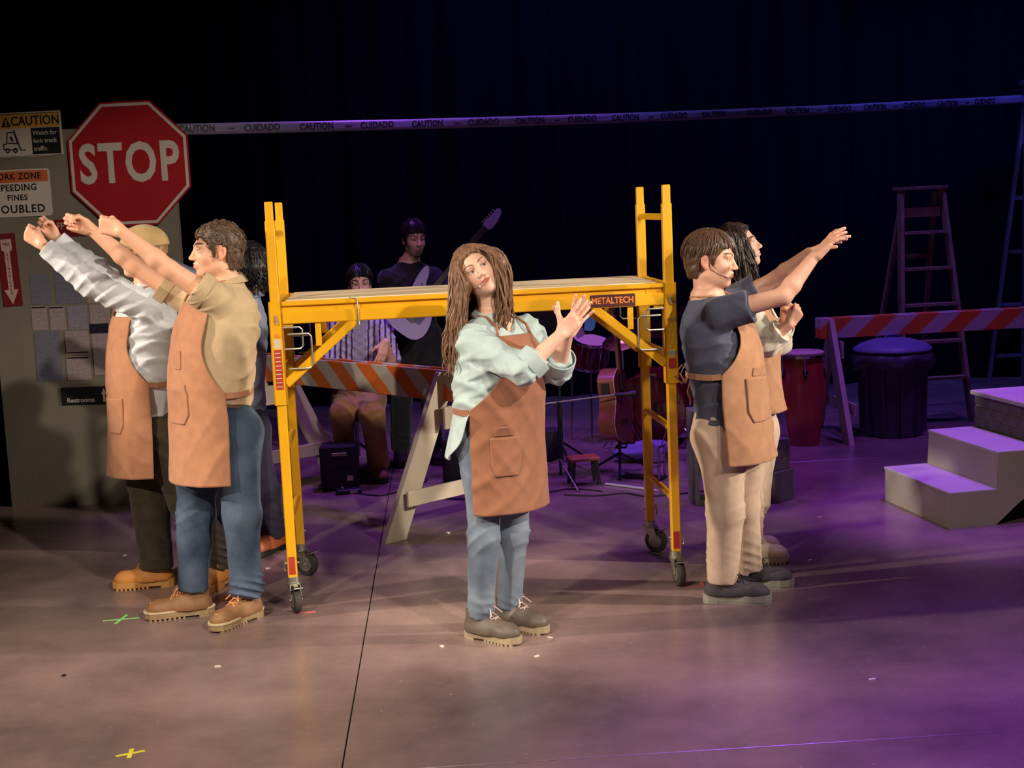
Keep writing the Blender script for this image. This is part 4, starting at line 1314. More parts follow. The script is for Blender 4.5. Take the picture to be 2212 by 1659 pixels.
MB().tube([(0, 0.05, 0.08), (-0.16, 0.12, 0.62)], 0.011, 10).build('tube', BLACKP, gs2, True)
for k in range(3):
    a = 2.1 * k + 1.0
    MB().tube([(0, 0.05, 0.14), (0.24 * math.cos(a), 0.05 + 0.24 * math.sin(a), 0.01)], 0.009, 8).build('leg', BLACKP, gs2, True)
MB().tube([(-0.10, -0.05, 0.115), (-0.06, 0.04, 0.11), (0.06, 0.04, 0.11), (0.10, -0.05, 0.115)], 0.009, 8).build('cradle_arm', BLACKP, gs2, True)

# music stand with coloured cards
ms = thing('music_stand', 'black music stand behind the clapping hands', 'stand', (0.33, 9.50, 0), 0.1)
MB().tube([(0, 0, 0.06), (0, 0, 1.02)], 0.011, 10).build('pole', BLACKP, ms, True)
for k in range(3):
    a = 2.1 * k + 0.6
    MB().tube([(0, 0, 0.20), (0.30 * math.cos(a), 0.30 * math.sin(a), 0.010)], 0.009, 8).build('leg', BLACKP, ms, True)
    MB().lathe([(0.013, 0), (0.013, 0.018)], 10, (0.30 * math.cos(a), 0.30 * math.sin(a), 0)).build('rubber_foot', RUBBER, ms, True)
MB().box((0, -0.05, 1.10), (0.46, 0.006, 0.30), ((1, 0, 0), nrm(A3(0, 0.93, 0.35)), nrm(A3(0, -0.35, 0.93)))).build('desk', BLACKP, ms)
MB().box((0, -0.045, 0.955), (0.46, 0.05, 0.008)).build('lip', BLACKP, ms)
CBLUE = mat('card_blue', srgb(70, 120, 205), 0.6); CPUR = mat('card_purple', srgb(130, 66, 170), 0.6)
for lb, c, m_, wd, ht, an in (('small blue card hanging by the scaffold knee brace', (0.523, 8.9, 1.09), CBLUE, 0.075, 0.125, -0.2), ('small purple card hanging beside the blue card', (0.444, 8.92, 1.037), CPUR, 0.070, 0.11, 0.35)):
    cd = thing('hanging_card', lb, 'card', c)
    ax_ = A3(math.cos(an), 0, math.sin(an)); ay_ = A3(-math.sin(an), 0, math.cos(an))
    MB().prism([(-wd / 2, ht / 2 - 0.01), (-wd / 2 + 0.012, ht / 2), (wd / 2, ht / 2 - 0.015), (wd / 2, -ht / 2 + 0.02), (wd / 2 - 0.02, -ht / 2), (-wd / 2 + 0.01, -ht / 2)], (0, 0, 0), ax_, ay_, (0, -1, 0), 0.004).build('card', m_, cd)
    MB().tube([(0, 0.004, ht / 2 - 0.01), (0, 0.15, 0.10), (0, 0.36, 0.10)], 0.002, 6).build('clip_wire', STEEL, cd, True)

# microphone boom stand with tripod legs
mc = thing('microphone_stand', 'black microphone boom stand by the drum kit', 'stand', (0.30, 9.05, 0), 0.0)
MB().tube([(0, 0, 0.05), (0, 0, 0.55)], 0.009, 10).build('pole', BLACKP, mc, True)
for k in range(3):
    a = 2.1 * k + 2.9
    MB().tube([(0, 0, 0.16), (0.34 * math.cos(a), 0.34 * math.sin(a), 0.010)], 0.007, 8).build('leg', STEEL, mc, True)
MB().tube([(-0.30, 0.0, 0.52), (0.38, 0.0, 0.58)], 0.006, 8).build('boom', STEEL, mc, True)
MB().lathe([(0.010, 0), (0.014, 0.08), (0.022, 0.11), (0.024, 0.14), (0.010, 0.16)], 16, (0.38, 0, 0.58), ((0, 1, 0), (0, 0, 1), (1, 0, 0))).build('microphone', BLACKP, mc, True)

# small wooden foot stool
fs = thing('foot_stool', 'small wooden foot stool among the stands and cables', 'stool', (0.45, 8.98, 0), 0.2)
MB().box((0, 0, 0.175), (0.20, 0.14, 0.024), bev=0.006).build('seat', mat('stool_wood', srgb(176, 104, 60), 0.5, 0, 0.12, 5), fs)
for x in (-1, 1):
    for y in (-1, 1):
        MB().beam((x * 0.075, y * 0.05, 0.165), (x * 0.09, y * 0.06, 0.0), 0.02, 0.02, (0, 1, 0)).build('leg', BLACKP, fs)
# bass pedal
bp = thing('bass_drum_pedal', 'metal bass drum pedal on the dark floor', 'pedal', (0.86, 9.08, 0), -0.5)
MB().box((0, 0, 0.012), (0.30, 0.10, 0.012)).build('base_plate', BLACKP, bp)
MB().beam((-0.13, 0, 0.03), (0.11, 0, 0.085), 0.075, 0.010).build('footboard', CHROME, bp)
for s in (-1, 1): MB().tube([(0.13, s * 0.05, 0.01), (0.13, s * 0.05, 0.22)], 0.008, 8).build('upright', CHROME, bp, True)
MB().tube([(0.13, -0.06, 0.22), (0.13, 0.06, 0.22)], 0.007, 8).build('axle', CHROME, bp, True)
MB().tube([(0.13, 0, 0.22), (0.18, 0, 0.36)], 0.004, 8).build('beater_rod', CHROME, bp, True)
MB().lathe([(0.006, -0.02), (0.026, -0.016), (0.026, 0.016), (0.006, 0.02)], 16, (0.185, 0, 0.37), ((0, 1, 0), (0, 0, 1), (1, 0, 0))).build('beater', GWHITE, bp, True)
# stray drumstick and plectrum-like triangle foot
dsx = thing('drumstick', 'pale drumstick lying on the purple floor by the scaffold', 'drumstick', (0.749, 8.768, 0))
MB().tube([(-0.16, 0.14, 0.009), (0.10, -0.09, 0.009), (0.16, -0.14, 0.007)], [0.008, 0.008, 0.005], 10).build('stick', GWHITE, dsx, True)
tri = thing('floor_wedge', 'small purple lit triangular wedge on the floor between the scaffold posts', 'wedge', (1, 9.596, 0))
MB().prism([(-0.08, 0), (0.08, 0.02), (-0.03, 0.16)], (0, 0.02, 0), (1, 0, 0), (0, 0, 1), (0, -1, 0), 0.03).build('wedge', GWHITE, tri)
# cables
rs = np.random.RandomState(4)
for lb, pts in (('black cable winding across the floor behind the barricade', [(-0.62, 8.75), (-0.3, 8.62), (-0.05, 8.80), (0.1, 8.66), (0.35, 8.84), (0.55, 8.7)]),
                ('black cable looped under the drum kit', [(0.3, 8.64), (0.5, 8.56), (0.7, 8.62), (0.8, 8.48), (1.0, 8.5), (1.25, 8.6)]),
                ('black cable running from the speaker box along the floor', [(-1.1, 9.0), (-0.9, 8.85), (-0.75, 9.0), (-0.6, 9.3), (-0.7, 9.6)])):
    P_ = np.array(pts); t = np.linspace(0, 1, 40); tt = np.linspace(0, 1, len(P_))
    xy = np.stack([np.interp(t, tt, P_[:, i]) for i in range(2)], 1)
    for _ in range(4): xy[1:-1] = (xy[:-2] + 2 * xy[1:-1] + xy[2:]) / 4
    ob = MB().tube([(x - xy[0, 0], y - xy[0, 1], 0.005) for x, y in xy], 0.005, 6).build('cable', CABLE, None, True)
    ob.location = (xy[0, 0], xy[0, 1], 0); tag(ob, lb, 'cable', 'cables on the floor')


# ---------------------------------------------------------------- people
SKIN = mat_vcol('skin', rough=0.48, sss=0.10, noise=0.05, scale=30, bump=0.06, bscale=260, spec=0.4)
EYE_W = mat('eye_white', srgb(225, 215, 205), 0.25, var=0.03)
EYE_P = mat('eye_pupil', srgb(18, 14, 12), 0.15, var=0.03)
EYE_I = {}


def hand(w, D, N, S, curls, sc=1.0, spread=0.06, thumb=(0.5, 0.5, 0.3), tb=None):
    """capsule list for a hand. w wrist, D towards the knuckles, N the way the palm faces, S thumb side.
    curls: 4 triples (index..little) of joint bends in degrees"""
    D = nrm(D); N = nrm(N - D * np.dot(N, D)); S = nrm(S - D * np.dot(S, D) - N * np.dot(S, N))
    caps = []
    kx = [0.028, 0.0095, -0.0095, -0.027]          # knuckle offset along S
    kl = [0.090, 0.094, 0.089, 0.080]
    fl = [(0.043, 0.026, 0.021), (0.047, 0.030, 0.022), (0.043, 0.028, 0.021), (0.034, 0.021, 0.019)]
    rr = [0.0098, 0.0100, 0.0094, 0.0084]
    for i in range(4):
        kn = w + D * kl[i] * sc + S * kx[i] * sc
        caps.append((w + D * 0.012 * sc + S * kx[i] * 0.62 * sc + N * 0.002, kn, 0.0135 * sc, 0.0118 * sc, 0.014, 0))
        d = rot(D, N, 0)
        d = nrm(D + S * (spread * (1.5 - i)))
        ax = nrm(np.cross(d, N))
        p = kn; r = rr[i] * sc
        for j in range(3):
            d = rot(d, ax, math.radians(curls[i][j]))
            q = p + d * fl[i][j] * sc
            caps.append((p, q, r, r * 0.92, 0.0035, 1)); r *= 0.93
            p = q
    # heel of hand and thumb
    caps.append((w + D * 0.02 * sc + S * 0.014 * sc + N * 0.006 * sc, w + D * 0.055 * sc + S * 0.026 * sc + N * 0.008 * sc, 0.017 * sc, 0.013 * sc, 0.014, 0))
    caps.append((w + D * 0.02 * sc - S * 0.016 * sc + N * 0.005 * sc, w + D * 0.06 * sc - S * 0.02 * sc + N * 0.005 * sc, 0.015 * sc, 0.012 * sc, 0.014, 0))
    t0 = w + D * 0.028 * sc + S * 0.028 * sc + N * 0.008 * sc
    td = nrm(D * (0.75 if tb is None else tb[0]) + S * (0.62 if tb is None else tb[1]) + N * (0.25 if tb is None else tb[2]))
    tax = nrm(np.cross(td, nrm(-S * 0.6 + N * 0.5)))
    p = t0; r = 0.0125 * sc
    for L_, a in zip((0.044, 0.034, 0.027), (0.0, thumb[0], thumb[1])):
        td = rot(td, tax, a)
        q = p + td * L_ * sc
        caps.append((p, q, r, r * 0.88, 0.006 if L_ < 0.04 else 0.012, 1)); r *= 0.88
        p = q
    return caps


FIST = [(60, 102, 72), (64, 102, 72), (67, 102, 72), (70, 100, 72)]
FLAT = [(6, 8, 6), (6, 8, 6), (8, 10, 6), (10, 10, 8)]
LOOSE = [(20, 25, 15), (26, 30, 18), (30, 34, 18), (34, 36, 20)]


def head_axes(F, U):
    F = nrm(F); U = nrm(np.asarray(U, float) - F * np.dot(U, F)); S = np.cross(U, F)     # S = the head's own left
    return F, U, S


def head_prims(f, C, F, U, S, h):
    """C = head centre; f,u,s local coordinates in metres, h scale"""
    def P(a, b, c): return C + (F * a + U * b + S * c) * h
    Rm = np.array([F, U, S])
    fem = 0.0
    f.ell(P(-0.016, 0.032, 0), A3(0.098, 0.086, 0.076) * h, Rm, 0.02)
    f.ell(P(0.030, -0.020, 0), A3(0.062, 0.092, 0.060) * h, Rm, 0.03)
    f.ell(P(0.034, -0.072, 0), A3(0.050, 0.040, 0.047) * h, Rm, 0.025)
    f.cap(P(-0.005, -0.068, 0.042), P(0.058, -0.096, 0.014), 0.019 * h, 0.017 * h, 0.025)
    f.cap(P(-0.005, -0.068, -0.042), P(0.058, -0.096, -0.014), 0.019 * h, 0.017 * h, 0.025)
    f.ell(P(0.072, -0.101, 0), A3(0.016, 0.016, 0.020) * h, Rm, 0.016)
    for s in (-1, 1):
        f.ell(P(0.056, -0.030, s * 0.036), A3(0.030, 0.028, 0.026) * h, Rm, 0.022)
        f.cap(P(0.078, 0.020, s * 0.044), P(0.087, 0.021, s * 0.012), 0.010 * h, 0.010 * h, 0.014)
    for s in (-1, 1):
        f.ell(P(0.099, 0.000, s * 0.033), A3(0.018, 0.013, 0.019) * h, Rm, 0.012, 'cut')
    # nose
    f.cap(P(0.086, 0.014, 0), P(0.108, -0.030, 0), 0.0085 * h, 0.0105 * h, 0.010)
    f.ell(P(0.110, -0.033, 0), A3(0.012, 0.010, 0.011) * h, Rm, 0.006)
    for s in (-1, 1):
        f.ell(P(0.098, -0.036, s * 0.0115), A3(0.012, 0.0085, 0.0080) * h, Rm, 0.006)
        f.ell(P(0.102, -0.0445, s * 0.0068), A3(0.006, 0.004, 0.0036) * h, Rm, 0.003, 'cut')
    # eyelids, slit
    for s in (-1, 1):
        f.ell(P(0.0745, 0.001, s * 0.031), A3(0.0150, 0.0125, 0.0165) * h, Rm, 0.006)
        f.ell(P(0.092, -0.001, s * 0.0315), A3(0.016, 0.0043, 0.0125) * h, Rm, 0.003, 'cut')
    # lips
    f.ell(P(0.084, -0.064, 0), A3(0.016, 0.018, 0.026) * h, Rm, 0.012)
    for s in (-1, 1):
        f.cap(P(0.0975, -0.0575, s * 0.004), P(0.086, -0.0625, s * 0.023), 0.0055 * h, 0.003 * h, 0.005)
    f.cap(P(0.0965, -0.0700, 0.010), P(0.0965, -0.0700, -0.010), 0.0062 * h, 0.0062 * h, 0.006)
    f.cap(P(0.104, -0.0638, 0.016), P(0.104, -0.0638, -0.016), 0.0030 * h, 0.0030 * h, 0.004, '', 'cut')
    # ears
    for s in (-1, 1):
        f.ell(P(-0.014, -0.008, s * 0.077), A3(0.0175, 0.0300, 0.0080) * h, np.array([rot(F, S, -0.2), rot(U, S, -0.2), S]), 0.006)
        f.ell(P(-0.009, -0.008, s * 0.085), A3(0.0095, 0.0165, 0.0085) * h, np.array([rot(F, S, -0.2), rot(U, S, -0.2), S]), 0.004, 'cut')
        f.ell(P(-0.006, -0.034, s * 0.075), A3(0.009, 0.011, 0.007) * h, Rm, 0.005)


def face_cols(P, C, F, U, S, h, skin, lip, brow, beard=None, browth=0.0045, makeup=None):
    q = (P - C) / h
    a, b, c = q @ F, q @ U, q @ S
    col = np.tile(np.array(skin[:3], np.float32), (len(P), 1))
    near = (np.abs(a) < 0.16) & (np.abs(b) < 0.16) & (np.abs(c) < 0.11)
    def blend(m, cc):
        col[:] = col + (np.array(cc[:3], np.float32) - col) * m[:, None]
    ac = np.abs(c)
    red = np.array(skin[:3]) * np.array([1.06, 0.80, 0.76])
    ear = near & (ac > 0.070) & (a < 0.02) & (b < 0.03)
    blend(ear * 0.6, red)
    chk = near * np.clip(1 - ((a - 0.07) ** 2 / 0.03 ** 2 + (b + 0.03) ** 2 / 0.022 ** 2 + (ac - 0.042) ** 2 / 0.022 ** 2), 0, 1)
    blend(chk * 0.45, red)
    nos = near * np.clip(1 - ((a - 0.112) ** 2 + (b + 0.033) ** 2 + c ** 2) / 0.016 ** 2, 0, 1)
    blend(nos * 0.35, red)
    if beard is not None:
        sm = lambda x: np.clip(x, 0, 1) ** 2 * (3 - 2 * np.clip(x, 0, 1))
        chin = sm((0.034 - ac) / 0.018) * sm((-0.072 - b) / 0.012) * (a > 0.02)
        must = sm((0.030 - ac) / 0.014) * sm(1 - np.abs(b + 0.050) / 0.007) * (a > 0.06)
        jaw = 0.35 * sm((-0.045 - b) / 0.03) * sm((a + 0.02) / 0.04)
        m = near * np.clip(np.maximum(np.maximum(chin, must), jaw), 0, 1)
        m = m * ~((np.abs(b + 0.064) < 0.009) & (ac < 0.022))
        blend(m * beard[1], beard[0])
    lp = near & (a > 0.080) & (ac < 0.0235) & (b < -0.0545 - 0.26 * ac) & (b > -0.0755 + 0.58 * np.clip(ac - 0.005, 0, 1))
    blend(lp * 1.0, lip)
    arc = 0.0225 + 0.009 * np.sin(np.clip((ac - 0.012) / 0.042, 0, 1) * 2.4)
    th = browth * (1.15 - 0.75 * np.clip((ac - 0.012) / 0.042, 0, 1))
    br = near & (a > 0.045) & (ac > 0.011) & (ac < 0.054)
    blend(br * np.clip(1.6 - np.abs(b - arc) / th, 0, 1) * (np.abs(b - arc) < th * 1.6), brow)
    lid = near & (a > 0.07) & (ac > 0.016) & (ac < 0.048) & (np.abs(b - 0.0055) < 0.0024)
    blend(lid * 0.75, makeup if makeup is not None else np.array(brow[:3]))
    low = near & (a > 0.07) & (ac > 0.017) & (ac < 0.047) & (np.abs(b + 0.0068) < 0.0016)
    blend(low * 0.35, brow)
    return col


def add_eyes(root, base, C, F, U, S, h, iris, gaze=(0, 0)):
    key = tuple(iris)
    if key not in EYE_I: EYE_I[key] = mat('eye_iris', iris, 0.2, var=0.1)
    for s in (-1, 1):
        c = C + (F * 0.0735 + U * -0.0005 + S * s * 0.031) * h
        g = nrm(F + S * gaze[0] + U * gaze[1])
        x = nrm(np.cross(U, g)); y = np.cross(g, x)
        m = MB(); r = 0.0132 * h
        prof = [0.0, 0.12, 0.24, 0.52, 0.8, 1.1, 1.6, 2.2, 3.0]
        n = 14
        for i in range(len(prof) - 1):
            a0, a1 = prof[i], prof[i + 1]
            ring = lambda a: [c - base + (g * math.cos(a) + (x * math.cos(t) + y * math.sin(t)) * math.sin(a)) * r for t in np.linspace(0, 2 * math.pi, n, endpoint=False)]
            v = ring(a0 + 1e-3) + ring(a1)
            m.add(v, [(k, (k + 1) % n, n + (k + 1) % n, n + k) for k in range(n)], 1 if i < 2 else (2 if i < 3 else 0))
        o = m.build('eye', [EYE_W, EYE_P, EYE_I[key]], root, True)


def hair_short(C, F, U, S, h, col, seed, thick=0.016, curl=0.004, cfreq=150, front=0.066, fringe=0.0, nape=-0.088, poly=None, top=0.0, res=0.0045, side=0.0):
    lo = C - 0.2; hi = C + 0.2
    f = Field(lo, hi, res)
    def P(a, b, c): return C + (F * a + U * b + S * c) * h
    Rm = np.array([F, U, S])
    f.ell(P(-0.018, 0.034, 0), (A3(0.098, 0.086, 0.076) + thick + A3(0, top, side)) * h, Rm, 0.02)
    f.ell(P(-0.045, -0.03, 0), (A3(0.062, 0.075, 0.060) + thick * 0.7) * h, Rm, 0.03)
    pl = poly or [(0.16, front + 0.012), (0.092, front), (0.066, front - 0.010), (0.052, 0.030), (0.034, 0.010), (0.030, -0.030), (0.012, -0.030), (0.008, 0.018), (-0.012, 0.030), (-0.036, 0.014), (-0.040, -0.030), (-0.046, nape), (-0.20, nape), (-0.20, 0.25), (0.16, 0.25)]
    def g(X):
        q = (X - C) / h
        return poly2d(q @ F, q @ U, pl) * h
    f.fn(lo, hi, g, 0.008, 'and')
    def dsp(X):
        q = (X - C)
        return curl * wav(q, cfreq, seed) + curl * 0.8 * wav(q, cfreq * 2.1, seed + 3)
    f.disp(dsp)
    Pm, Q = f.mesh()
    return Pm, Q


HAIR_M = {}


def mat_hair(col, name='hair'):
    m = bpy.data.materials.new(name)
    nt, b = nodes(m); N = nt.nodes; L = nt.links
    tc = N.new('ShaderNodeTexCoord')
    mp = N.new('ShaderNodeMapping'); mp.inputs['Scale'].default_value = (1, 1, 0.16)
    L.new(tc.outputs['Object'], mp.inputs['Vector'])
    nz = N.new('ShaderNodeTexNoise'); nz.inputs['Scale'].default_value = 130; nz.inputs['Detail'].default_value = 5
    L.new(mp.outputs[0], nz.inputs['Vector'])
    cr = N.new('ShaderNodeValToRGB')
    c = np.array(col[:3])
    cr.color_ramp.elements[0].position = 0.32; cr.color_ramp.elements[0].color = (*(c * 0.62), 1)
    cr.color_ramp.elements[1].position = 0.68; cr.color_ramp.elements[1].color = (*np.clip(c * 1.4, 0, 1), 1)
    L.new(nz.outputs['Fac'], cr.inputs['Fac']); L.new(cr.outputs[0], b.inputs['Base Color'])
    b.inputs['Roughness'].default_value = 0.42
    b.inputs['Specular IOR Level'].default_value = 0.35
    bp = N.new('ShaderNodeBump'); bp.inputs['Strength'].default_value = 0.45; bp.inputs['Distance'].default_value = 0.003
    L.new(nz.outputs['Fac'], bp.inputs['Height']); L.new(bp.outputs[0], b.inputs['Normal'])
    return m


def locks(m, roots, base):
    """wavy tapered hair locks: roots = list of (points, r0, r1, wave amp, wave freq, seed)"""
    for pts, r0, r1, amp, fr, seed in roots:
        rs = np.random.RandomState(seed)
        pts = np.array(pts, float)
        n = 18
        t = np.linspace(0, 1, n); tt = np.linspace(0, 1, len(pts))
        # smooth curve through the points
        C = np.stack([np.interp(t, tt, pts[:, i]) for i in range(3)], 1)
        for _ in range(3): C[1:-1] = (C[:-2] + 2 * C[1:-1] + C[2:]) / 4
        a, b = rs.normal(size=3), rs.normal(size=3)
        a = nrm(a); b = nrm(b); ph = rs.uniform(0, 6.28)
        wv = np.sin(t * fr + ph)[:, None] * a * amp + np.cos(t * fr + ph)[:, None] * b * amp * 0.7
        C = C + wv * np.clip(t * 2.2, 0, 1)[:, None]
        rad = (r0 + (r1 - r0) * t) * np.clip(0.5 + 2.2 * np.sin(t * 3.0 + 0.15) , 0.35, 1)
        m.tube(C - base, rad, 6)


def shoe(root, base, an, d, L, mats, kind='boot', lace=True, sole_h=0.028, width=0.098, hi=0.0, wide=1.0):
    """an = point on the floor under the ankle, d = foot direction. mats = upper, sole, laces"""
    d = nrm(A3(d[0], d[1], 0)); z = A3(0, 0, 1); sd = np.cross(z, d)
    an = A3(an); k = L / 0.29
    def P(a, b, c=0.0): return an + d * a * k + z * b + sd * c * k
    f = Field(an - A3(0.25, 0.25, 0.0), an + A3(0.25, 0.25, 0.2), 0.005)
    wd = width / 0.098
    sq = (sd, 0.93 * wd)
    h0 = sole_h
    f.cap(P(-0.035, 0.050), P(0.06, 0.052), 0.046, 0.046, 0.02, '', 'u', None)
    f.cap(P(0.03, 0.050), P(0.15, 0.042 + h0 * 0.2), 0.045, 0.043, 0.03, '', 'u')
    f.ell(P(0.148, 0.040 + h0 * 0.3, -0.002), A3(0.062 * k, 0.036, 0.047 * wd), np.array([d, z, sd]), 0.02)
    f.cap(P(-0.026, 0.06), P(-0.026 + 0.004, 0.112 + hi), 0.047, 0.046, 0.02, 'b')
    f.cap(P(-0.01, 0.098 + hi * 0.6), P(0.085, 0.066), 0.034, 0.030, 0.025, '')
    f.fn(an - 0.3, an + 0.3, lambda X: h0 - (X[:, 2] - an[2]), 0.004, 'and')
    f.disp(lambda X: 0.0014 * wav(X, 55, 3))
    Pm, Q = f.mesh()
    up = link('shoe', np_mesh('shoe', Pm - base, Q), mats[0], root)
    # sole outline
    out = [(-0.088, 0.0), (-0.082, 0.022), (-0.060, 0.036), (-0.02, 0.038), (0.04, 0.036), (0.10, 0.046), (0.15, 0.052), (0.19, 0.044), (0.213, 0.022), (0.218, 0.0)]
    out = out + [(x, -y * 0.94) for x, y in out[-2:0:-1]]
    out = [(x * k, y * k * wd) for x, y in out]
    m = MB()
    m.prism(out, an + z * 0.010 - base, d, sd, z, h0 - 0.004)
    # lugs / heel block
    m.prism([(x, y) for x, y in out if x < -0.0 * k], an - base + z * 0.0, d, sd, z, 0.011)
    if kind == 'boot':
        for i in range(8):
            x = (0.045 + i * 0.0205) * k
            hw = np.interp(x / k, [0.04, 0.10, 0.15, 0.19, 0.213], [0.036, 0.046, 0.052, 0.044, 0.022]) * k * wd
            m.box(an - base + d * x + z * 0.0055, (0.012, hw * 2 * 0.985, 0.011), (d, sd, z))
    else:
        m.prism([(x, y * 0.95) for x, y in out], an - base, d, sd, z, 0.012)
    m.build('sole', mats[1], up)
    if len(mats) > 3:
        MB().prism([(x * 1.02 - 0.001, y * 1.04) for x, y in out], an + z * (h0 + 0.002) - base, d, sd, z, 0.007).build('welt', mats[3], up)
        tp = []
        for q in np.linspace(-1.25, 1.25, 15):
            tp.append(P(0.118 + 0.070 * math.cos(q), 0.0800 - 0.003 * abs(math.sin(q)), 0.034 * math.sin(q)) - base)
        MB().tube(tp, 0.0022, 5).build('toe_seam', mats[3], up, True)
    if lace:
        m = MB()
        for i in range(4):
            a0 = 0.098 - i * 0.026; z0 = 0.103 + i * 0.0125 + hi * 0.2 * i
            m.tube([P(a0, z0 - 0.012, -0.026) - base, P(a0 - 0.006, z0 + 0.003, -0.006) - base, P(a0 - 0.018, z0 + 0.0015, 0.026) - base], 0.0028, 6)
            m.tube([P(a0, z0 - 0.012, 0.026) - base, P(a0 - 0.006, z0 + 0.004, 0.006) - base, P(a0 - 0.018, z0 + 0.0015, -0.026) - base], 0.0028, 6)
        bx = P(0.030, 0.142 + hi * 0.4)
        for s in (-1, 1):
            m.tube([bx - base, bx + sd * s * 0.03 + z * 0.012 - base, bx + sd * s * 0.045 + d * 0.015 - z * 0.006 - base, bx + sd * s * 0.02 + d * 0.02 - z * 0.004 - base, bx - base], 0.0025, 6)
            m.tube([bx - base, bx + sd * s * 0.02 + d * 0.04 - z * 0.005 - base, bx + sd * s * 0.04 + d * 0.06 - z * 0.03 - base], 0.0025, 6)
        m.build('laces', mats[2], up, True)
    return up


def apron(root, base, O, R, F, prof, outline, mat_, seed, z0, z1, wr=0.006, ns=56, nv=90, th=0.004, sway=(0, 0)):
    """prof(z)->(half width, half depth, centre xy); outline(z)->(left, right) angle limits from the front"""
    zs = np.linspace(z1, z0, nv)
    G = np.zeros((nv, ns, 3))
    for i, z in enumerate(zs):
        hw, hd, c = prof(z)
        a0, a1 = outline(z)
        th_ = np.linspace(a0, a1, ns)
        x = hw * np.sin(th_); y = hd * np.cos(th_)
        # aprons do not cling: flatten the curve a little
        G[i, :, :2] = c[:2] + R[:2] * x[:, None] + F[:2] * y[:, None]
        G[i, :, 2] = z
    Pf = G.reshape(-1, 3)
    t = np.clip((z1 - Pf[:, 2]) / (z1 - z0), 0, 1)
    n_ = (Pf - np.array([0, 0, 0]))
    dn = np.zeros_like(Pf)
    for i, z in enumerate(zs):
        hw, hd, c = prof(z)
        d = G[i, :, :2] - c[:2]; d /= np.linalg.norm(d, axis=1, keepdims=True)
        dn[i * ns:(i + 1) * ns, :2] = d
    amp = wr * (0.5 + 1.0 * t)
    disp = amp * wav(Pf * A3(1.5, 1.5, 0.55), 11, seed) - wr * 1.5 * folds(Pf, A3(R[0] * 0.7, R[1] * 0.7, 0.75), 26, 1.0, seed + 2, 1.3, 6) - wr * 1.0 * folds(Pf, A3(R[0] * -0.8, R[1] * -0.8, 0.6), 34, 1.0, seed + 4, 1.3, 7)
    disp += 0.35 * wr * wav(Pf, 34, seed + 9)
    Pf = Pf + dn * disp[:, None]
    Pf[:, :2] += np.array(sway)[None, :] * t[:, None]
    G = Pf.reshape(nv, ns, 3)
    o = sheet('apron', G - base, mat_, root, th)
    return o, G, dn.reshape(nv, ns, 3)


def patch(name, G, dn, base, mat_, parent, v0, v1, u0, u1, off=0.004, th=0.003, taper=0.0):
    """stitched pocket: a raised piece that follows part of the apron"""
    nv, ns = G.shape[:2]
    vv = np.linspace(v0, v1, 24); uu = np.linspace(0, 1, 18)
    H = np.zeros((24, 18, 3))
    for i, v in enumerate(vv):
        k = max(0, (i / 23 - 0.75) / 0.25) * taper
        for j, u in enumerate(uu):
            a = (u0 + (u1 - u0) * (k / 2 + (1 - k) * u)) * (ns - 1); b = v * (nv - 1)
            a0, b0 = int(min(a, ns - 2)), int(min(b, nv - 2)); fa, fb = a - a0, b - b0
            p = (G[b0, a0] * (1 - fa) + G[b0, a0 + 1] * fa) * (1 - fb) + (G[b0 + 1, a0] * (1 - fa) + G[b0 + 1, a0 + 1] * fa) * fb
            bulge = off + 0.008 * math.sin(math.pi * u) * (1 - i / 23)
            H[i, j] = p + dn[b0, a0] * bulge
    return sheet(name, H - base, mat_, parent, th)


def ribbon(m, pts, wd, th, upv=(0, 0, 1)):
    for a, b in zip(pts[:-1], pts[1:]):
        m.beam(a, b, th, wd, upv)


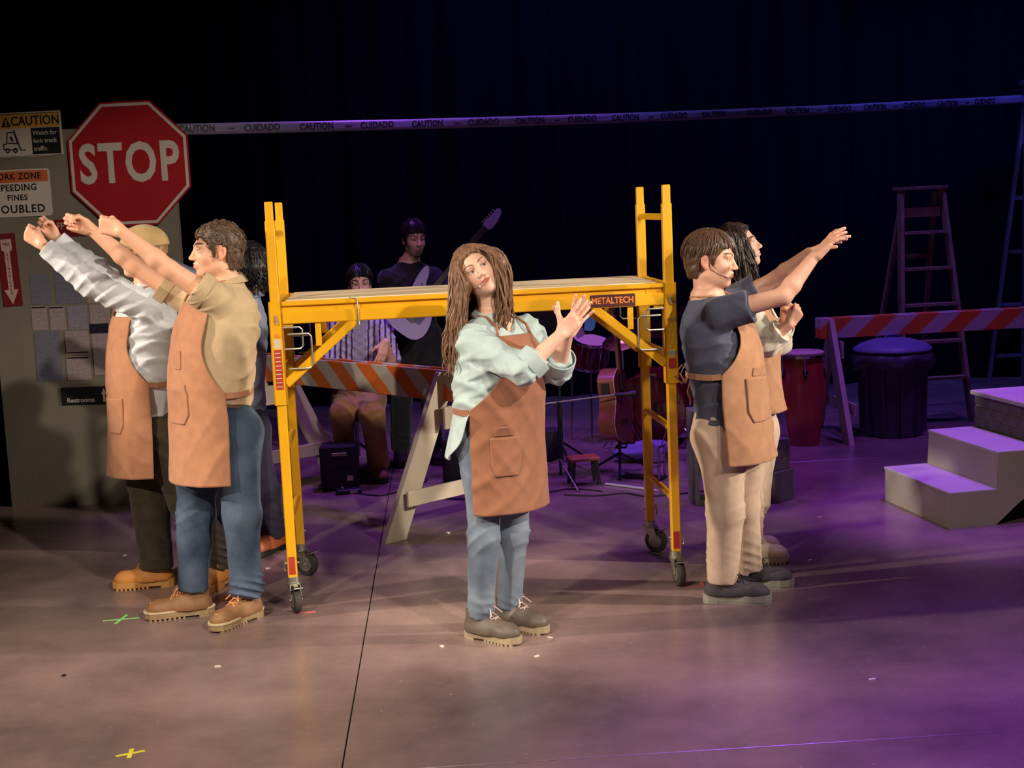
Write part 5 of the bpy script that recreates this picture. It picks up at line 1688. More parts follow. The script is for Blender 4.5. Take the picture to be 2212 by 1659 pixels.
def make_person(S):
    """S: spec with world-space joints; see the calls below"""
    base = A3(S['base'])
    root = thing('person', S['label'], 'person', tuple(base))
    if 'group' in S: root['group'] = S['group']
    J = {k: A3(v) for k, v in S['J'].items()}
    Ft = nrm(A3(*S['F'], 0)); Z = A3(0, 0, 1); Lt = np.cross(Z, Ft)      # Lt = person's left
    bw = S.get('bw', 1.0); bd = S.get('bd', 1.0); belly = S.get('belly', 0.0); bust = S.get('bust', 0.0)
    U = nrm(J['neck'] - J['pelvis']); T = np.linalg.norm(J['neck'] - J['pelvis'])
    Fb = nrm(Ft - U * np.dot(Ft, U)); Lb = np.cross(U, Fb)
    hF, hU, hS = head_axes(S['hF'], S['hU']); hC = J['head']; hs = S.get('hs', 1.0)
    res = S.get('res', 0.0115); fres = S.get('fres', 0.0035)
    k = T / 0.52
    tk = [(-0.13 * k, 0.090 * bw, 0.085 * bd, 0), (-0.06 * k, 0.150 * bw, 0.108 * bd, -0.01), (0.02 * k, 0.160 * bw, 0.112 * bd, -0.006 + belly * 0.5),
          (0.14 * k, 0.142 * bw, 0.108 * bd, 0.008 + belly), (0.27 * k, 0.152 * bw, 0.112 * bd, 0.010 + bust * 0.4 + belly * 0.5), (0.37 * k, 0.160 * bw, 0.110 * bd, 0.008 + bust),
          (0.44 * k, 0.140 * bw, 0.094 * bd, 0.0), (0.50 * k, 0.085 * bw, 0.070 * bd, -0.004), (0.545 * k, 0.058, 0.058, -0.006)]
    # ----- body: one continuous skin
    fine = [(hC - 0.13 * hs, hC + 0.14 * hs, fres)]
    pts = list(J.values())
    for sd in 'LR':
        h_ = S['hands'].get(sd)
        if h_: fine.append((J['wri' + sd] + nrm(h_[0]) * 0.08 - 0.085, J['wri' + sd] + nrm(h_[0]) * 0.08 + 0.085, fres))
    lo = np.min(pts, axis=0) - 0.22; hi = np.max(pts, axis=0) + 0.22
    lo[2] = base[2] + 0.02
    f = Field(lo, hi, res, fine if S.get('detail', True) else fine[:1])
    f.loft(J['pelvis'], Lb, Fb, U, tk, 2.3, 0.03)
    nb = hC + (hF * -0.028 + hU * -0.075) * hs
    f.cap(nb, J['neck'] - U * 0.02, 0.052 * S.get('nk', 1), 0.060 * S.get('nk', 1), 0.03)
    f.cap(hC + (hF * 0.0 + hU * -0.07) * hs, J['neck'] - U * 0.01 + Fb * 0.012, 0.042 * S.get('nk', 1), 0.05 * S.get('nk', 1), 0.03)
    ab = S.get('ab', 1.0)
    for sd in 'LR':
        sh, el, wr = J['sho' + sd], J['elb' + sd], J['wri' + sd]
        f.cap(J['neck'] - U * 0.07, sh, 0.052, 0.052 * ab, 0.04)
        f.cap(sh, el, 0.049 * ab, 0.039 * ab, 0.025)
        mid = el * 0.72 + wr * 0.28
        f.cap(el, mid, 0.038 * ab, 0.041 * ab, 0.02)
        f.cap(mid, wr, 0.040 * ab, 0.026 * (0.5 + 0.5 * ab), 0.015)
        hp, kn, an = J['hip' + sd], J['kne' + sd], J['ank' + sd]
        f.cap(hp, kn, 0.080 * bw, 0.055, 0.04)
        f.cap(kn, kn * 0.6 + an * 0.4, 0.054, 0.050, 0.03)
        f.cap(kn * 0.6 + an * 0.4, an, 0.050, 0.036, 0.02)
        f.cap(an, an + nrm(A3(*S['feet'][sd], 0)) * 0.12 - A3(0, 0, 0.05), 0.034, 0.028, 0.02)
        h_ = S['hands'].get(sd)
        if h_:
            for (a, b, ra, rb, kk, _) in hand(wr, A3(h_[0]), A3(h_[1]), A3(h_[2]), h_[3], S.get('hsc', 1.0) * h_[4], *h_[5:]):
                f.cap(a, b, ra, rb, kk)
    head_prims(f, hC, hF, hU, hS, hs)
    P, Q = f.mesh()
    me = np_mesh('body', P - base, Q)
    cols = face_cols(P, hC, hF, hU, hS, hs, S['skin'], S['lip'], S['brow'], S.get('beard'), S.get('browth', 0.0045), S.get('makeup'))
    for sd in 'LR':
        h_ = S['hands'].get(sd)
        if h_:
            d = np.linalg.norm(P - (J['wri' + sd] + nrm(A3(h_[0])) * 0.11), axis=1)
            m = np.clip(1.2 - d / 0.09, 0, 1) * 0.35
            red = np.array(S['skin'][:3]) * np.array([1.05, 0.80, 0.74])
            cols = cols + (red - cols) * m[:, None]
    vcol(me, cols)
    link('body', me, SKIN, root)
    add_eyes(root, base, hC, hF, hU, hS, hs, S.get('iris', srgb(70, 50, 35)), S.get('gaze', (0, 0)))
    # ----- trousers
    tr = S['trousers']
    ez = tr.get('ease', 0.014)
    ptsT = [J[q] for q in ('pelvis', 'hipL', 'hipR', 'kneL', 'kneR', 'ankL', 'ankR')]
    lo = np.min(ptsT, axis=0) - 0.24; hi = np.max(ptsT, axis=0) + 0.24; lo[2] = base[2] + 0.03
    f = Field(lo, hi, S.get('tres', S.get('cres', 0.0068)))
    wt = tr.get('waist', 0.12)
    keys = [(-0.14 * k, 0.10 * bw, 0.095 * bd, -0.006), (-0.07 * k, 0.162 * bw, 0.124 * bd, -0.012), (0.02 * k, 0.170 * bw, 0.122 * bd, -0.004 + belly * 0.5), (wt * k, 0.155 * bw, 0.118 * bd, 0.006 + belly * 0.9)]
    f.loft(J['pelvis'], Lb, Fb, U, keys, 2.4, 0.03)
    lw = tr.get('legw', 1.0); hem = tr.get('hem', 0.062)
    for sd in 'LR':
        hp, kn, an = J['hip' + sd], J['kne' + sd], J['ank' + sd]
        f.cap(hp, kn, 0.086 * bw + ez, (0.060 + ez) * lw, 0.05)
        f.cap(hp - Fb * 0.035, hp * 0.6 + kn * 0.4, 0.080 * bw + ez, 0.06 + ez, 0.05)
        en = an + A3(0, 0, tr.get('rise', 0.0))
        f.cap(kn, en, (0.060 + ez) * lw, hem, 0.03, 'b')
    bunch = tr.get('bunch', 1.0)
    kz = 0.5 * (J['kneL'][2] + J['kneR'][2]); az = 0.5 * (J['ankL'][2] + J['ankR'][2])
    sdn = S.get('seed', 1)
    def dt(X):
        z = X[:, 2]
        ma = np.exp(-((z - az - 0.07) / 0.10) ** 2) * bunch
        mk = np.exp(-((z - kz) / 0.10) ** 2) * 0.8
        mh = np.exp(-((z - J['pelvis'][2] + 0.10) / 0.13) ** 2) * 0.7
        return folds(X, A3(0.35, 0.25, 1), 95, 0.017, sdn, 1.5, 11, ma) + folds(X, A3(-0.45, 0.35, 1), 70, 0.014, sdn + 11, 1.4, 9, mk) + folds(X, A3(0.7, 0.4, 0.7), 60, 0.012, sdn + 21, 1.3, 8, mh) + folds(X, A3(0.8, 0.5, 0.35), 42, 0.009, sdn + 27, 1.4, 7) + 0.004 * wav(X, 17, sdn + 31)
    f.disp(dt)
    P, Q = f.mesh(2)
    trs = link('trousers', np_mesh('trousers', P - base, Q), tr['mat'], root)
    if tr.get('seam'):
        for sd in 'LR':
            m = MB()
            hp, kn, an = J['hip' + sd], J['kne' + sd], J['ank' + sd]
            sg = Lb * (1 if sd == 'L' else -1)
            m.tube([hp + sg * (0.086 * bw + ez + 0.012) - base, kn + sg * ((0.060 + ez) * lw + 0.005) - base, an + sg * (hem + 0.004) - base], 0.0022, 5)
            m.build('side_seam', tr['seam'], trs)
    # ----- shirt
    sr = S['shirt']
    e = sr.get('ease', 0.014)
    ptsS = [J[q] for q in ('pelvis', 'neck', 'shoL', 'shoR', 'elbL', 'elbR', 'wriL', 'wriR')]
    lo = np.min(ptsS, axis=0) - 0.24; hi = np.max(ptsS, axis=0) + 0.24
    f = Field(lo, hi, S.get('cres', 0.0062))
    b0 = sr.get('bottom', 0.06); bl = sr.get('blouse', 0.0)
    keys = [(b0 * k, (0.158 + sr.get('flare', 0)) * bw + e, (0.112 + sr.get('flare', 0)) * bd + e, -0.002 + belly * 0.7)]
    if b0 < 0.02: keys.append((0.03 * k, 0.160 * bw + e, 0.114 * bd + e, 0.0 + belly * 0.6))
    keys += [(0.13 * k, 0.148 * bw + e + bl, 0.110 * bd + e + bl, 0.008 + belly), (0.27 * k, 0.158 * bw + e + bl * 0.6, 0.116 * bd + e + bl * 0.4, 0.010 + bust * 0.5 + belly * 0.5), (0.37 * k, 0.164 * bw + e, 0.114 * bd + e, 0.008 + bust),
             (0.44 * k, 0.146 * bw + e, 0.098 * bd + e, 0.0), (0.495 * k, 0.090 * bw + e * 0.6, 0.074 * bd + e * 0.6, -0.004), (sr.get('top', 0.525) * k, 0.066, 0.066, -0.006)]
    f.loft(J['pelvis'], Lb, Fb, U, keys, 2.3, 0.02)
    for sd in 'LR':
        sh, el, wr = J['sho' + sd], J['elb' + sd], J['wri' + sd]
        f.cap(J['neck'] - U * 0.075, sh, 0.055, 0.054 * ab + e * 0.6, 0.035)
        sl = sr['sleeve']; sw = sr.get('sw', 1.0)
        if sl <= 1.0:
            en = sh + (el - sh) * sl
            f.cap(sh, en, 0.054 * ab * sw + e * 0.7, (0.053 * ab + e * 0.9) * sw, 0.025, 'b')
        else:
            f.cap(sh, el, 0.053 * ab * sw + e * 0.7, (0.043 * ab + e * 0.8) * sw, 0.025)
            en = el + (wr - el) * (sl - 1.0)
            f.cap(el, en, (0.043 * ab + e * 0.8) * sw, (0.043 * ab + e * 0.6) * sw * sr.get('cuffw', 0.85), 0.02, 'b')
    if sr.get('vneck'):
        d0, wv = sr['vneck']
        a = J['neck'] + U * 0.03 + Fb * 0.03
        def vn(X):
            q = X - J['neck']
            t_ = q @ U; x_ = np.abs(q @ Lb); y_ = q @ Fb
            return np.maximum(np.maximum(x_ - np.clip((t_ + d0) * wv, 0, 0.08), -(t_ + d0)), 0.01 - y_)
        f.fn(J['neck'] - 0.25, J['neck'] + 0.25, vn, 0.004, 'cut')
    wa = sr.get('wr', 1.0)
    def dsft(X):
        o = np.zeros(len(X))
        q = X - J['pelvis']
        t_ = q @ U
        o += folds(X, Lb * 0.75 + U * 0.6, 60, 0.020 * wa, sdn + 41, 1.3, 5, np.exp(-((t_ - 0.15 * k) / 0.15) ** 2), 0.5)
        o += folds(X, Lb * -0.6 + U * 0.7, 52, 0.017 * wa, sdn + 51, 1.3, 5, np.exp(-((t_ - 0.33 * k) / 0.15) ** 2), 0.45)
        for sd, sgn in (('L', 1), ('R', -1)):
            # drag lines running from the armpit across the side of the body
            ap_ = J['sho' + sd] - U * 0.12 * k
            dd = np.linalg.norm(X - ap_, axis=1)
            o += folds(X, U * 0.75 - Lb * 0.5 * sgn - Fb * 0.3, 70, 0.018 * wa, sdn + 47, 0.9, 5, np.exp(-(dd / 0.19) ** 2), 0.6)
        if bl: o += folds(X, Lb + Fb * 0.6, 62, 0.016 * wa, sdn + 56, 0.8, 6, np.exp(-((t_ - b0 * k - 0.02) / 0.07) ** 2))
        for i, sd in enumerate('LR'):
            sh, el, wr = J['sho' + sd], J['elb' + sd], J['wri' + sd]
            m = np.exp(-(np.linalg.norm(X - el, axis=1) / 0.13) ** 2) + 0.8 * np.exp(-(np.linalg.norm(X - (sh * 0.6 + el * 0.4), axis=1) / 0.12) ** 2)
            if sr['sleeve'] > 1: m = m + 0.9 * np.exp(-(np.linalg.norm(X - (el * 0.5 + wr * 0.5), axis=1) / 0.12) ** 2)
            o += folds(X, nrm(wr - sh) * 0.8 + Lb * 0.35 + U * 0.2, 62, 0.015 * wa, sdn + 61 + i, 1.5, 9, np.clip(m, 0, 1.2))
        return 0.017 * np.tanh(o / 0.017) + 0.004 * wa * wav(X, 19, sdn + 71)
    f.disp(dsft)
    P, Q = f.mesh(2)
    me = np_mesh('shirt', P - base, Q)
    if 'print' in sr: vcol(me, sr['print'](P, J, Lb, Fb, U))
    shirt = link('shirt', me, sr['mat'], root)
    for sd in 'LR':
        m = MB()
        sh, el, wr = J['sho' + sd], J['elb' + sd], J['wri' + sd]
        if sr.get('cuff'):
            sl = sr['sleeve']; cw, cr = sr['cuff']
            en = sh + (el - sh) * sl if sl <= 1 else el + (wr - el) * (sl - 1)
            dd = nrm((el - sh) if sl <= 1 else (wr - el))
            x = nrm(np.cross(dd, A3(0.1, 0.3, 1))); y = np.cross(dd, x)
            prof = [(cr * 0.86, -cw), (cr, -cw + 0.004), (cr * 1.02, -cw * 0.5), (cr * 1.0, 0.006), (cr * 0.93, 0.008), (cr * 0.90, -cw * 0.5)]
            m.lathe(prof, 26, en - base, (x, y, dd), caps=False)
            m.build('cuff', sr['mat'] if 'print' not in sr else sr['cuffmat'], shirt, True)
    if sr.get('collar'):
        ch, cr = sr['collar']
        op = sr.get('open', 0.5)
        n = 30; aa = np.linspace(op, 2 * math.pi - op, n)
        G = np.zeros((8, n, 3))
        c0 = J['neck'] + U * 0.0 - Fb * 0.004
        for i, v in enumerate(np.linspace(0, 1, 8)):
            # stand goes up, then the leaf folds over and out
            rr = cr + (0.000 if v < 0.4 else (v - 0.4) * 0.055)
            hh = 0.01 + (v / 0.4) * ch if v < 0.4 else 0.01 + ch - (v - 0.4) / 0.6 * ch * 1.35
            for j, a in enumerate(aa):
                tip = math.exp(-((min(a - op, 2 * math.pi - op - a)) / 0.35) ** 2) * (0.035 if v > 0.4 else 0.0)
                back = 0.5 - 0.5 * math.cos(a)
                G[i, j] = c0 + Fb * (math.cos(a) * (rr + 0.006 + tip * 0.4)) + Lb * math.sin(a) * rr + U * (hh + 0.010 * back - 0.02 * (1 - back) - tip * (v - 0.4))
        sheet('collar', G - base, sr['mat'] if 'print' not in sr else sr['cuffmat'], shirt, 0.003)
    # ----- hair
    hr = S['hair']
    if callable(hr):
        hr(root, base, hC, hF, hU, hS, hs, J)
    elif hr:
        Pm, Q = hair_short(hC, hF, hU, hS, hs, **{q: v for q, v in hr.items() if q not in ('mat', 'name')})
        link(hr.get('name', 'hair'), np_mesh('hair', Pm - base, Q), hr['mat'], root)
    # ----- shoes
    for sd in 'LR':
        st = S['shoes']
        an = J['ank' + sd]
        shoe(root, base, A3(an[0], an[1], base[2]), A3(*S['feet'][sd], 0), st.get('L', 0.29), st['mats'], st.get('kind', 'boot'), st.get('lace', True), st.get('sole', 0.03), st.get('w', 0.098), st.get('hi', 0.0))
    # ----- apron
    ap = S.get('apron')
    if ap:
        zb, zw, zt = ap['z']                           # hem, waist, bib top
        wl = ap.get('wrap', (1.25, 1.25)); bib = ap.get('bib', 0.55)
        off = ap.get('off', 0.03)
        kk = np.array([[q[0], q[1], q[2], q[3]] for q in keys])
        def shirt_prof(t):
            return [np.interp(t, kk[:, 0], kk[:, c]) for c in (1, 2, 3)]
        wW, dW, oW = shirt_prof((zw - J['pelvis'][2]) / max(U[2], 0.5))
        def prof(z):
            t = (z - J['pelvis'][2]) / max(U[2], 0.5)
            w_, d_, o_ = shirt_prof(t)
            w_ += off; d_ += off
            c = J['pelvis'] + U * t
            if z < zw:
                tw = (zw - z) / (zw - zb); q = min(1.0, tw / 0.35); q = q * q * (3 - 2 * q)
                w2 = max(0.178 * bw + off, wW + off * 0.8) + ap.get('flare', 0.015) * tw
                d2 = max(0.132 * bd + off, dW + off * 0.8) + ap.get('flare', 0.015) * tw
                w_ = (wW + off) * (1 - q) + w2 * q; d_ = (dW + off) * (1 - q) + d2 * q
                o_ = oW * (1 - 0.4 * q)
                cz = J['pelvis'] + U * ((zw - J['pelvis'][2]) / max(U[2], 0.5))
                c = cz * (1 - tw) + (J['pelvis'] + U * 0.02 + ap.get('drift', A3(0, 0, 0))) * tw
            return w_, d_, c + Fb * o_
        def outline(z):
            if z <= zw: return -wl[0], wl[1]
            s = (z - zw) / (zt - zw)
            c_ = (1 - min(1, s / 0.62)) ** 1.9
            return -(bib + (wl[0] - bib) * c_) , bib + (wl[1] - bib) * c_
        o, G, dn = apron(root, base, J['pelvis'], -Lt, Ft, prof, outline, ap['mat'], sdn + 81, zb, zt, ap.get('wr', 0.006), sway=ap.get('sway', (0, 0)))
        for pk in ap.get('pockets', []):
            patch('pocket', G, dn, base, ap['mat'], o, *pk)
        # neck strap and waist ties
        m = MB()
        tl, trr = G[0, 2], G[0, -3]
        nkc = J['neck']
        for a, sgn in ((tl, -1), (trr, 1)):
            s_ = -Lb * sgn
            m.tube([q - base for q in (a, (a + nkc + s_ * 0.072 + Fb * 0.060) / 2 + Fb * 0.022, nkc + s_ * 0.074 + Fb * 0.050 - U * 0.002, nkc + s_ * 0.084 + U * 0.004, nkc + s_ * 0.060 - Fb * 0.058 + U * 0.008, nkc - Fb * 0.078 + U * 0.008)], 0.006, 8)
        m.build('neck_strap', ap['mat'], o)
        m = MB()
        iw = int((zt - zw) / (zt - zb) * (len(G) - 1)) + 1
        hw, hd, c = prof(zw)
        for a, sgn in ((G[iw, 0], -1), (G[iw, -1], 1)):
            ps = [a - base]
            a0 = math.atan2(np.dot((a - c)[:2], -Lt[:2]) / hw, np.dot((a - c)[:2], Ft[:2]) / hd)
            for q in np.linspace(a0, sgn * math.pi, 9)[1:]:
                sh_ = min(1.0, abs(q - a0) / 0.5) * off * 0.35
                ps.append(c + (-Lt * (hw - sh_) * math.sin(q) + Ft * (hd - sh_) * math.cos(q)) * 0.995 + A3(0, 0, zw - c[2] - 0.01) - base)
            ribbon(m, ps, 0.026, 0.004)
        kx = c - Ft * (hd - off * 0.7) + A3(0, 0, zw - c[2] - 0.01)
        bowl = ap.get('bow', 0.0)
        if bowl:
            for sgn in (-1, 1):
                sv = nrm(Lt * sgn * 0.5 - Ft)
                lp = [kx, kx + sv * 0.05 + Z * 0.03, kx + sv * 0.085 - Z * 0.02, kx + sv * 0.05 - Z * 0.055, kx]
                ribbon(m, [q - base for q in lp], 0.022, 0.004, (0.2, 0.9, 0.1))
                tl_ = [kx, kx + sv * 0.025 - Z * 0.09, kx + sv * 0.02 - Z * bowl * (1.0 if sgn > 0 else 0.75)]
                ribbon(m, [q - base for q in tl_], 0.022, 0.004, (0.2, 0.9, 0.1))
        m.build('waist_tie', ap['mat'], o)
    if S.get('mic'):
        m = MB()
        sg = S['mic']
        def Hp(a, b, c): return hC + (hF * a + hU * b + hS * c * sg) * hs - base
        m.tube([Hp(-0.02, 0.02, 0.080), Hp(0.0, 0.008, 0.076), Hp(0.02, -0.035, 0.072), Hp(0.05, -0.058, 0.062), Hp(0.080, -0.070, 0.043)], 0.0018, 6)
        m.tube([Hp(0.074, -0.068, 0.047), Hp(0.088, -0.072, 0.038)], [0.004, 0.005], 8)
        m.build('headset_microphone', S.get('micmat', MIC), root)
    for ex in S.get('extra', []):
        ex(root, base, J, Lb, Fb, U, hC, hF, hU, hS, hs)
    return root


MIC = mat('microphone_beige', srgb(205, 170, 150), 0.5)


def scalp(C, F, U, S, h, az, el, r=1.0):
    """point on the skull: az 0 = front, el 0 = ear level, 90 = crown"""
    d = F * math.cos(az) * math.cos(el) * 0.112 + S * math.sin(az) * math.cos(el) * 0.090 + U * math.sin(el) * 0.100
    return C + (d * r + U * 0.030 - F * 0.016) * h


def hair_long(mt, length, n=110, face=0.95, wave=0.012, fr=14, seed=5, part=0.0, r0=0.011, fall=(0, 0, 0), cap=True, short=0.0, sidebias=1.0, front_out=0.0, back_only=False, vol=1.0, under=True):
    def make(root, base, C, F, U, S, h, J):
        rs = np.random.RandomState(seed)
        Pm, Q = hair_short(C, F, U, S, h, None, seed, 0.017, 0.004, 90, 0.075, res=0.005,
                           poly=[(0.16, 0.098), (0.090, 0.088), (0.074, 0.070), (0.056, 0.030), (0.046, -0.02), (0.034, -0.085), (-0.04, -0.11), (-0.20, -0.11), (-0.20, 0.25), (0.16, 0.25)])
        o = link('hair', np_mesh('hair', Pm - base, Q), mt, root)
        m = MB(); R = []
        G = A3(0, 0, -1)
        if under:
            # soft mass under the separate locks
            q0 = scalp(C, F, U, S, h, math.pi, -0.2, 0.8)
            f = Field(q0 - 0.3 - A3(0, 0, length), q0 + 0.3, 0.007)
            for az in np.linspace(face + 0.25, 2 * math.pi - face - 0.25, 9):
                a = scalp(C, F, U, S, h, az, -0.05, 0.98); b = scalp(C, F, U, S, h, az, -0.45, 1.04 * vol)
                f.cap(a, b, 0.020, 0.028, 0.03); f.cap(b, b + G * length * 0.66 + A3(*fall) * 0.6, 0.028, 0.010, 0.03)
            f.disp(lambda X: 0.005 * wav(X * A3(1, 1, 0.25), 90, seed) + 0.006 * wav(X, 26, seed + 1))
            Pu, Qu = f.mesh()
            link('hair_mass', np_mesh('hair_mass', Pu - base, Qu), mt, o)
        for i in range(n):
            az = rs.uniform(face, 2 * math.pi - face)
            if i % 3 == 0: az = (face + rs.uniform(0, 0.5)) * (1 if rs.rand() < 0.5 else -1)
            el = rs.uniform(0.5, 1.25)
            p0 = scalp(C, F, U, S, h, az * 0.75 if abs(az) < 1.5 else az, el, 1.02)
            p1 = scalp(C, F, U, S, h, az, 0.25, 1.14 * (1 + (vol - 1) * 0.3))
            p2 = scalp(C, F, U, S, h, az, -0.35, (1.20 + rs.uniform(-0.04, 0.14)) * vol)
            L = length * rs.uniform(0.72, 1.05)
            out = nrm((p2 - C) - G * np.dot(p2 - C, G))
            p3 = p2 + G * L * 0.45 + out * rs.uniform(0.005, 0.035) + A3(*fall) * 0.4
            p4 = p2 + G * L * 0.8 + out * rs.uniform(-0.01, 0.04) + A3(*fall) * 0.8
            p5 = p2 + G * L + out * rs.uniform(-0.03, 0.03) + A3(*fall)
            R.append(([p0, p1, p2, p3, p4, p5], r0 * rs.uniform(0.8, 1.25), 0.003, wave * rs.uniform(0.6, 1.4), fr * rs.uniform(0.8, 1.2), int(rs.randint(1e6))))
        locks(m, R, base)
        m.build('hair_locks', mt, o, True)
    return make


def hair_curly(mt, seed=3, n=230, front=0.062, **kw):
    """short curls: a close cap plus small curl tufts"""
    def make(root, base, C, F, U, S, h, J):
        rs = np.random.RandomState(seed)
        Pm, Q = hair_short(C, F, U, S, h, None, seed, 0.013, 0.0035, 170, front, res=0.0042, **kw)
        o = link('hair', np_mesh('hair', Pm - base, Q), mt, root)
        m = MB()
        k = 0
        while k < n:
            i = rs.randint(len(Pm)); p = Pm[i]
            q = (p - C) / h
            a, b, c = q @ F, q @ U, q @ S
            if b < 0.0 and rs.rand() < 0.6: continue
            nn = nrm(p - (C - F * 0.016 * h + U * 0.02 * h))
            if np.linalg.norm(q - A3(-0.016 * F[0], 0, 0)) < 0.07: continue
            t1 = nrm(np.cross(nn, rs.normal(size=3))); t2 = np.cross(nn, t1)
            rr = rs.uniform(0.005, 0.0085); pts = []
            for th in np.linspace(0, 5.2, 9):
                pts.append(p + nn * (0.001 + th * 0.0009) + (t1 * math.cos(th) + t2 * math.sin(th)) * rr - base)
            m.tube(pts, [0.0034 * (1 - 0.07 * j) for j in range(9)], 5)
            k += 1
        m.build('curls', mt, o, True)
    return make


def cap_hat(mt, mt2, hairmat, seed=2):
    """baseball cap worn over short hair, peak to the front"""
    def make(root, base, C, F, U, S, h, J):
        Pm, Q = hair_short(C, F, U, S, h, None, seed, 0.010, 0.003, 120, 0.05, res=0.005)
        link('hair', np_mesh('hair', Pm - base, Q), hairmat, root)
        f = Field(C - 0.2, C + 0.2, 0.0055)
        Rm = np.array([F, U, S])
        c = C + (F * -0.014 + U * 0.030) * h
        f.ell(c, A3(0.122, 0.108, 0.100) * h, Rm, 0.01)
        f.fn(C - 0.2, C + 0.2, lambda X: 0.026 * h - ((X - C) @ U) - 0.10 * ((X - C) @ F), 0.006, 'and')
        f.disp(lambda X: 0.0016 * wav(X, 40, 8))
        Pm, Q = f.mesh()
        o = link('cap', np_mesh('cap', Pm - base, Q), mt, root)
        G = np.zeros((9, 21, 3))
        for i, v in enumerate(np.linspace(0, 1, 9)):
            for j, a in enumerate(np.linspace(-1.15, 1.15, 21)):
                r = 0.116 + v * 0.072 * math.cos(a) ** 0.8
                G[i, j] = C + (F * (-0.014 + r * math.cos(a)) + S * (0.098 * math.sin(a)) + U * (0.040 - v * 0.012 - 0.016 * math.sin(a) ** 2)) * h
        sheet('peak', G - base, mt2, o, 0.005)
    return make


def hair_straight(mt, seed=6, n=420, thick=0.016, front=0.058, lift=1.16, r0=0.0042, sweep=0.5, **kw):
    """short combed hair: close cap with many fine overlapping locks"""
    def make(root, base, C, F, U, S, h, J):
        rs = np.random.RandomState(seed)
        Pm, Q = hair_short(C, F, U, S, h, None, seed, thick, 0.003, 90, front, res=0.0050, **kw)
        o = link('hair', np_mesh('hair', Pm - base, Q), mt, root)
        m = MB(); k = 0; tries = 0
        while k < n and tries < n * 6:
            tries += 1
            az = rs.uniform(0, 2 * math.pi); e0 = rs.uniform(0.15, 1.45); e1 = e0 - rs.uniform(0.35, 0.65)
            pts = []
            ok = True
            for t in np.linspace(0, 1, 6):
                e_ = e0 + (e1 - e0) * t
                q = scalp(C, F, U, S, h, az + sweep * 0.3 * t * math.sin(az * 1.0 + 0.4), e_, lift + 0.015 * math.sin(3 * t) * rs.uniform(0.3, 1.4) - 0.03 * t)
                l = (q - C) / h; f_, u_, s_ = l @ F, l @ U, abs(l @ S)
                if (f_ > 0.045 and u_ < front - 0.006) or (f_ > -0.035 and u_ < 0.018 and s_ > 0.05) or u_ < -0.075: ok = len(pts) >= 3; break
                pts.append(q - base)
            if not ok or len(pts) < 3: continue
            nn = len(pts)
            m.tube(pts, [r0 * (1.0 - 0.75 * j / (nn - 1)) for j in range(nn)], 5)
            k += 1
        m.build('hair_locks', mt, o, True)
    return make


def mat_denim(name, col, fade, seed=0.0):
    m = bpy.data.materials.new(name)
    nt, b = nodes(m); N = nt.nodes; L = nt.links
    tc = N.new('ShaderNodeTexCoord')
    n1 = N.new('ShaderNodeTexNoise'); n1.inputs['Scale'].default_value = 4.5; n1.inputs['Detail'].default_value = 5
    mp = N.new('ShaderNodeMapping'); mp.inputs['Location'].default_value = (seed, seed, 0)
    L.new(tc.outputs['Object'], mp.inputs[0]); L.new(mp.outputs[0], n1.inputs['Vector'])
    wv = N.new('ShaderNodeTexNoise'); wv.inputs['Scale'].default_value = 60
    m3 = N.new('ShaderNodeMapping'); m3.inputs['Scale'].default_value = (9, 9, 0.7)
    L.new(tc.outputs['Object'], m3.inputs[0]); L.new(m3.outputs[0], wv.inputs['Vector'])
    ad = N.new('ShaderNodeMath'); ad.operation = 'MULTIPLY_ADD'; ad.inputs[1].default_value = 0.16
    L.new(wv.outputs['Fac'], ad.inputs[0]); L.new(n1.outputs['Fac'], ad.inputs[2])
    cr = N.new('ShaderNodeValToRGB')
    cr.color_ramp.elements[0].position = 0.40; cr.color_ramp.elements[0].color = col
    cr.color_ramp.elements[1].position = 0.80; cr.color_ramp.elements[1].color = fade
    L.new(ad.outputs[0], cr.inputs[0]); L.new(cr.outputs[0], b.inputs['Base Color'])
    b.inputs['Roughness'].default_value = 0.85; b.inputs['Specular IOR Level'].default_value = 0.2
    bp = N.new('ShaderNodeBump'); bp.inputs['Strength'].default_value = 0.12; bp.inputs['Distance'].default_value = 0.002
    L.new(wv.outputs['Fac'], bp.inputs['Height']); L.new(bp.outputs[0], b.inputs['Normal'])
    return m


def cloth(name, col, var=0.10, rough=0.85, sc=22, bump=0.25, sheen=0.15):
    return mat(name, col, rough, 0, var, sc, bump * 0.5, 900, 0.25, 0, sheen)


APR_A = cloth('apron_canvas', srgb(172, 118, 86))
APR_B = cloth('apron_canvas_dark', srgb(150, 98, 72))
APR_C = cloth('apron_canvas_light', srgb(180, 130, 96))
DENIM_BLUE = mat_denim('denim_blue', srgb(44, 55, 74), srgb(92, 106, 126))
DENIM_LIGHT = mat_denim('denim_light', srgb(84, 96, 112), srgb(136, 146, 158), 3.0)
OLIVE = cloth('trousers_olive_brown', srgb(62, 52, 40), 0.25)
NAVY_TR = cloth('trousers_navy', srgb(44, 40, 58), 0.2)
BEIGE = cloth('trousers_beige', srgb(205, 176, 150))
KHAKI = cloth('shirt_khaki', srgb(186, 160, 124), 0.08)
WHITE_SH = cloth('shirt_white', srgb(214, 216, 220), 0.05)
MINT = cloth('shirt_pale_denim', srgb(176, 192, 190), 0.08)
SLATE = cloth('tshirt_slate', srgb(78, 80, 98), 0.12)
CREAM = cloth('blouse_cream', srgb(216, 205, 184), 0.06)
GREYBLUE = cloth('shirt_grey_blue', srgb(128, 136, 160), 0.08)
BLACK_CL = cloth('clothes_black', srgb(26, 24, 28), 0.2)
TAN_TR = cloth('trousers_tan', srgb(150, 110, 66), 0.12)
STRIPE = mat_vcol('shirt_striped', rough=0.85, noise=0.06, bump=0.2, bscale=420, spec=0.2)
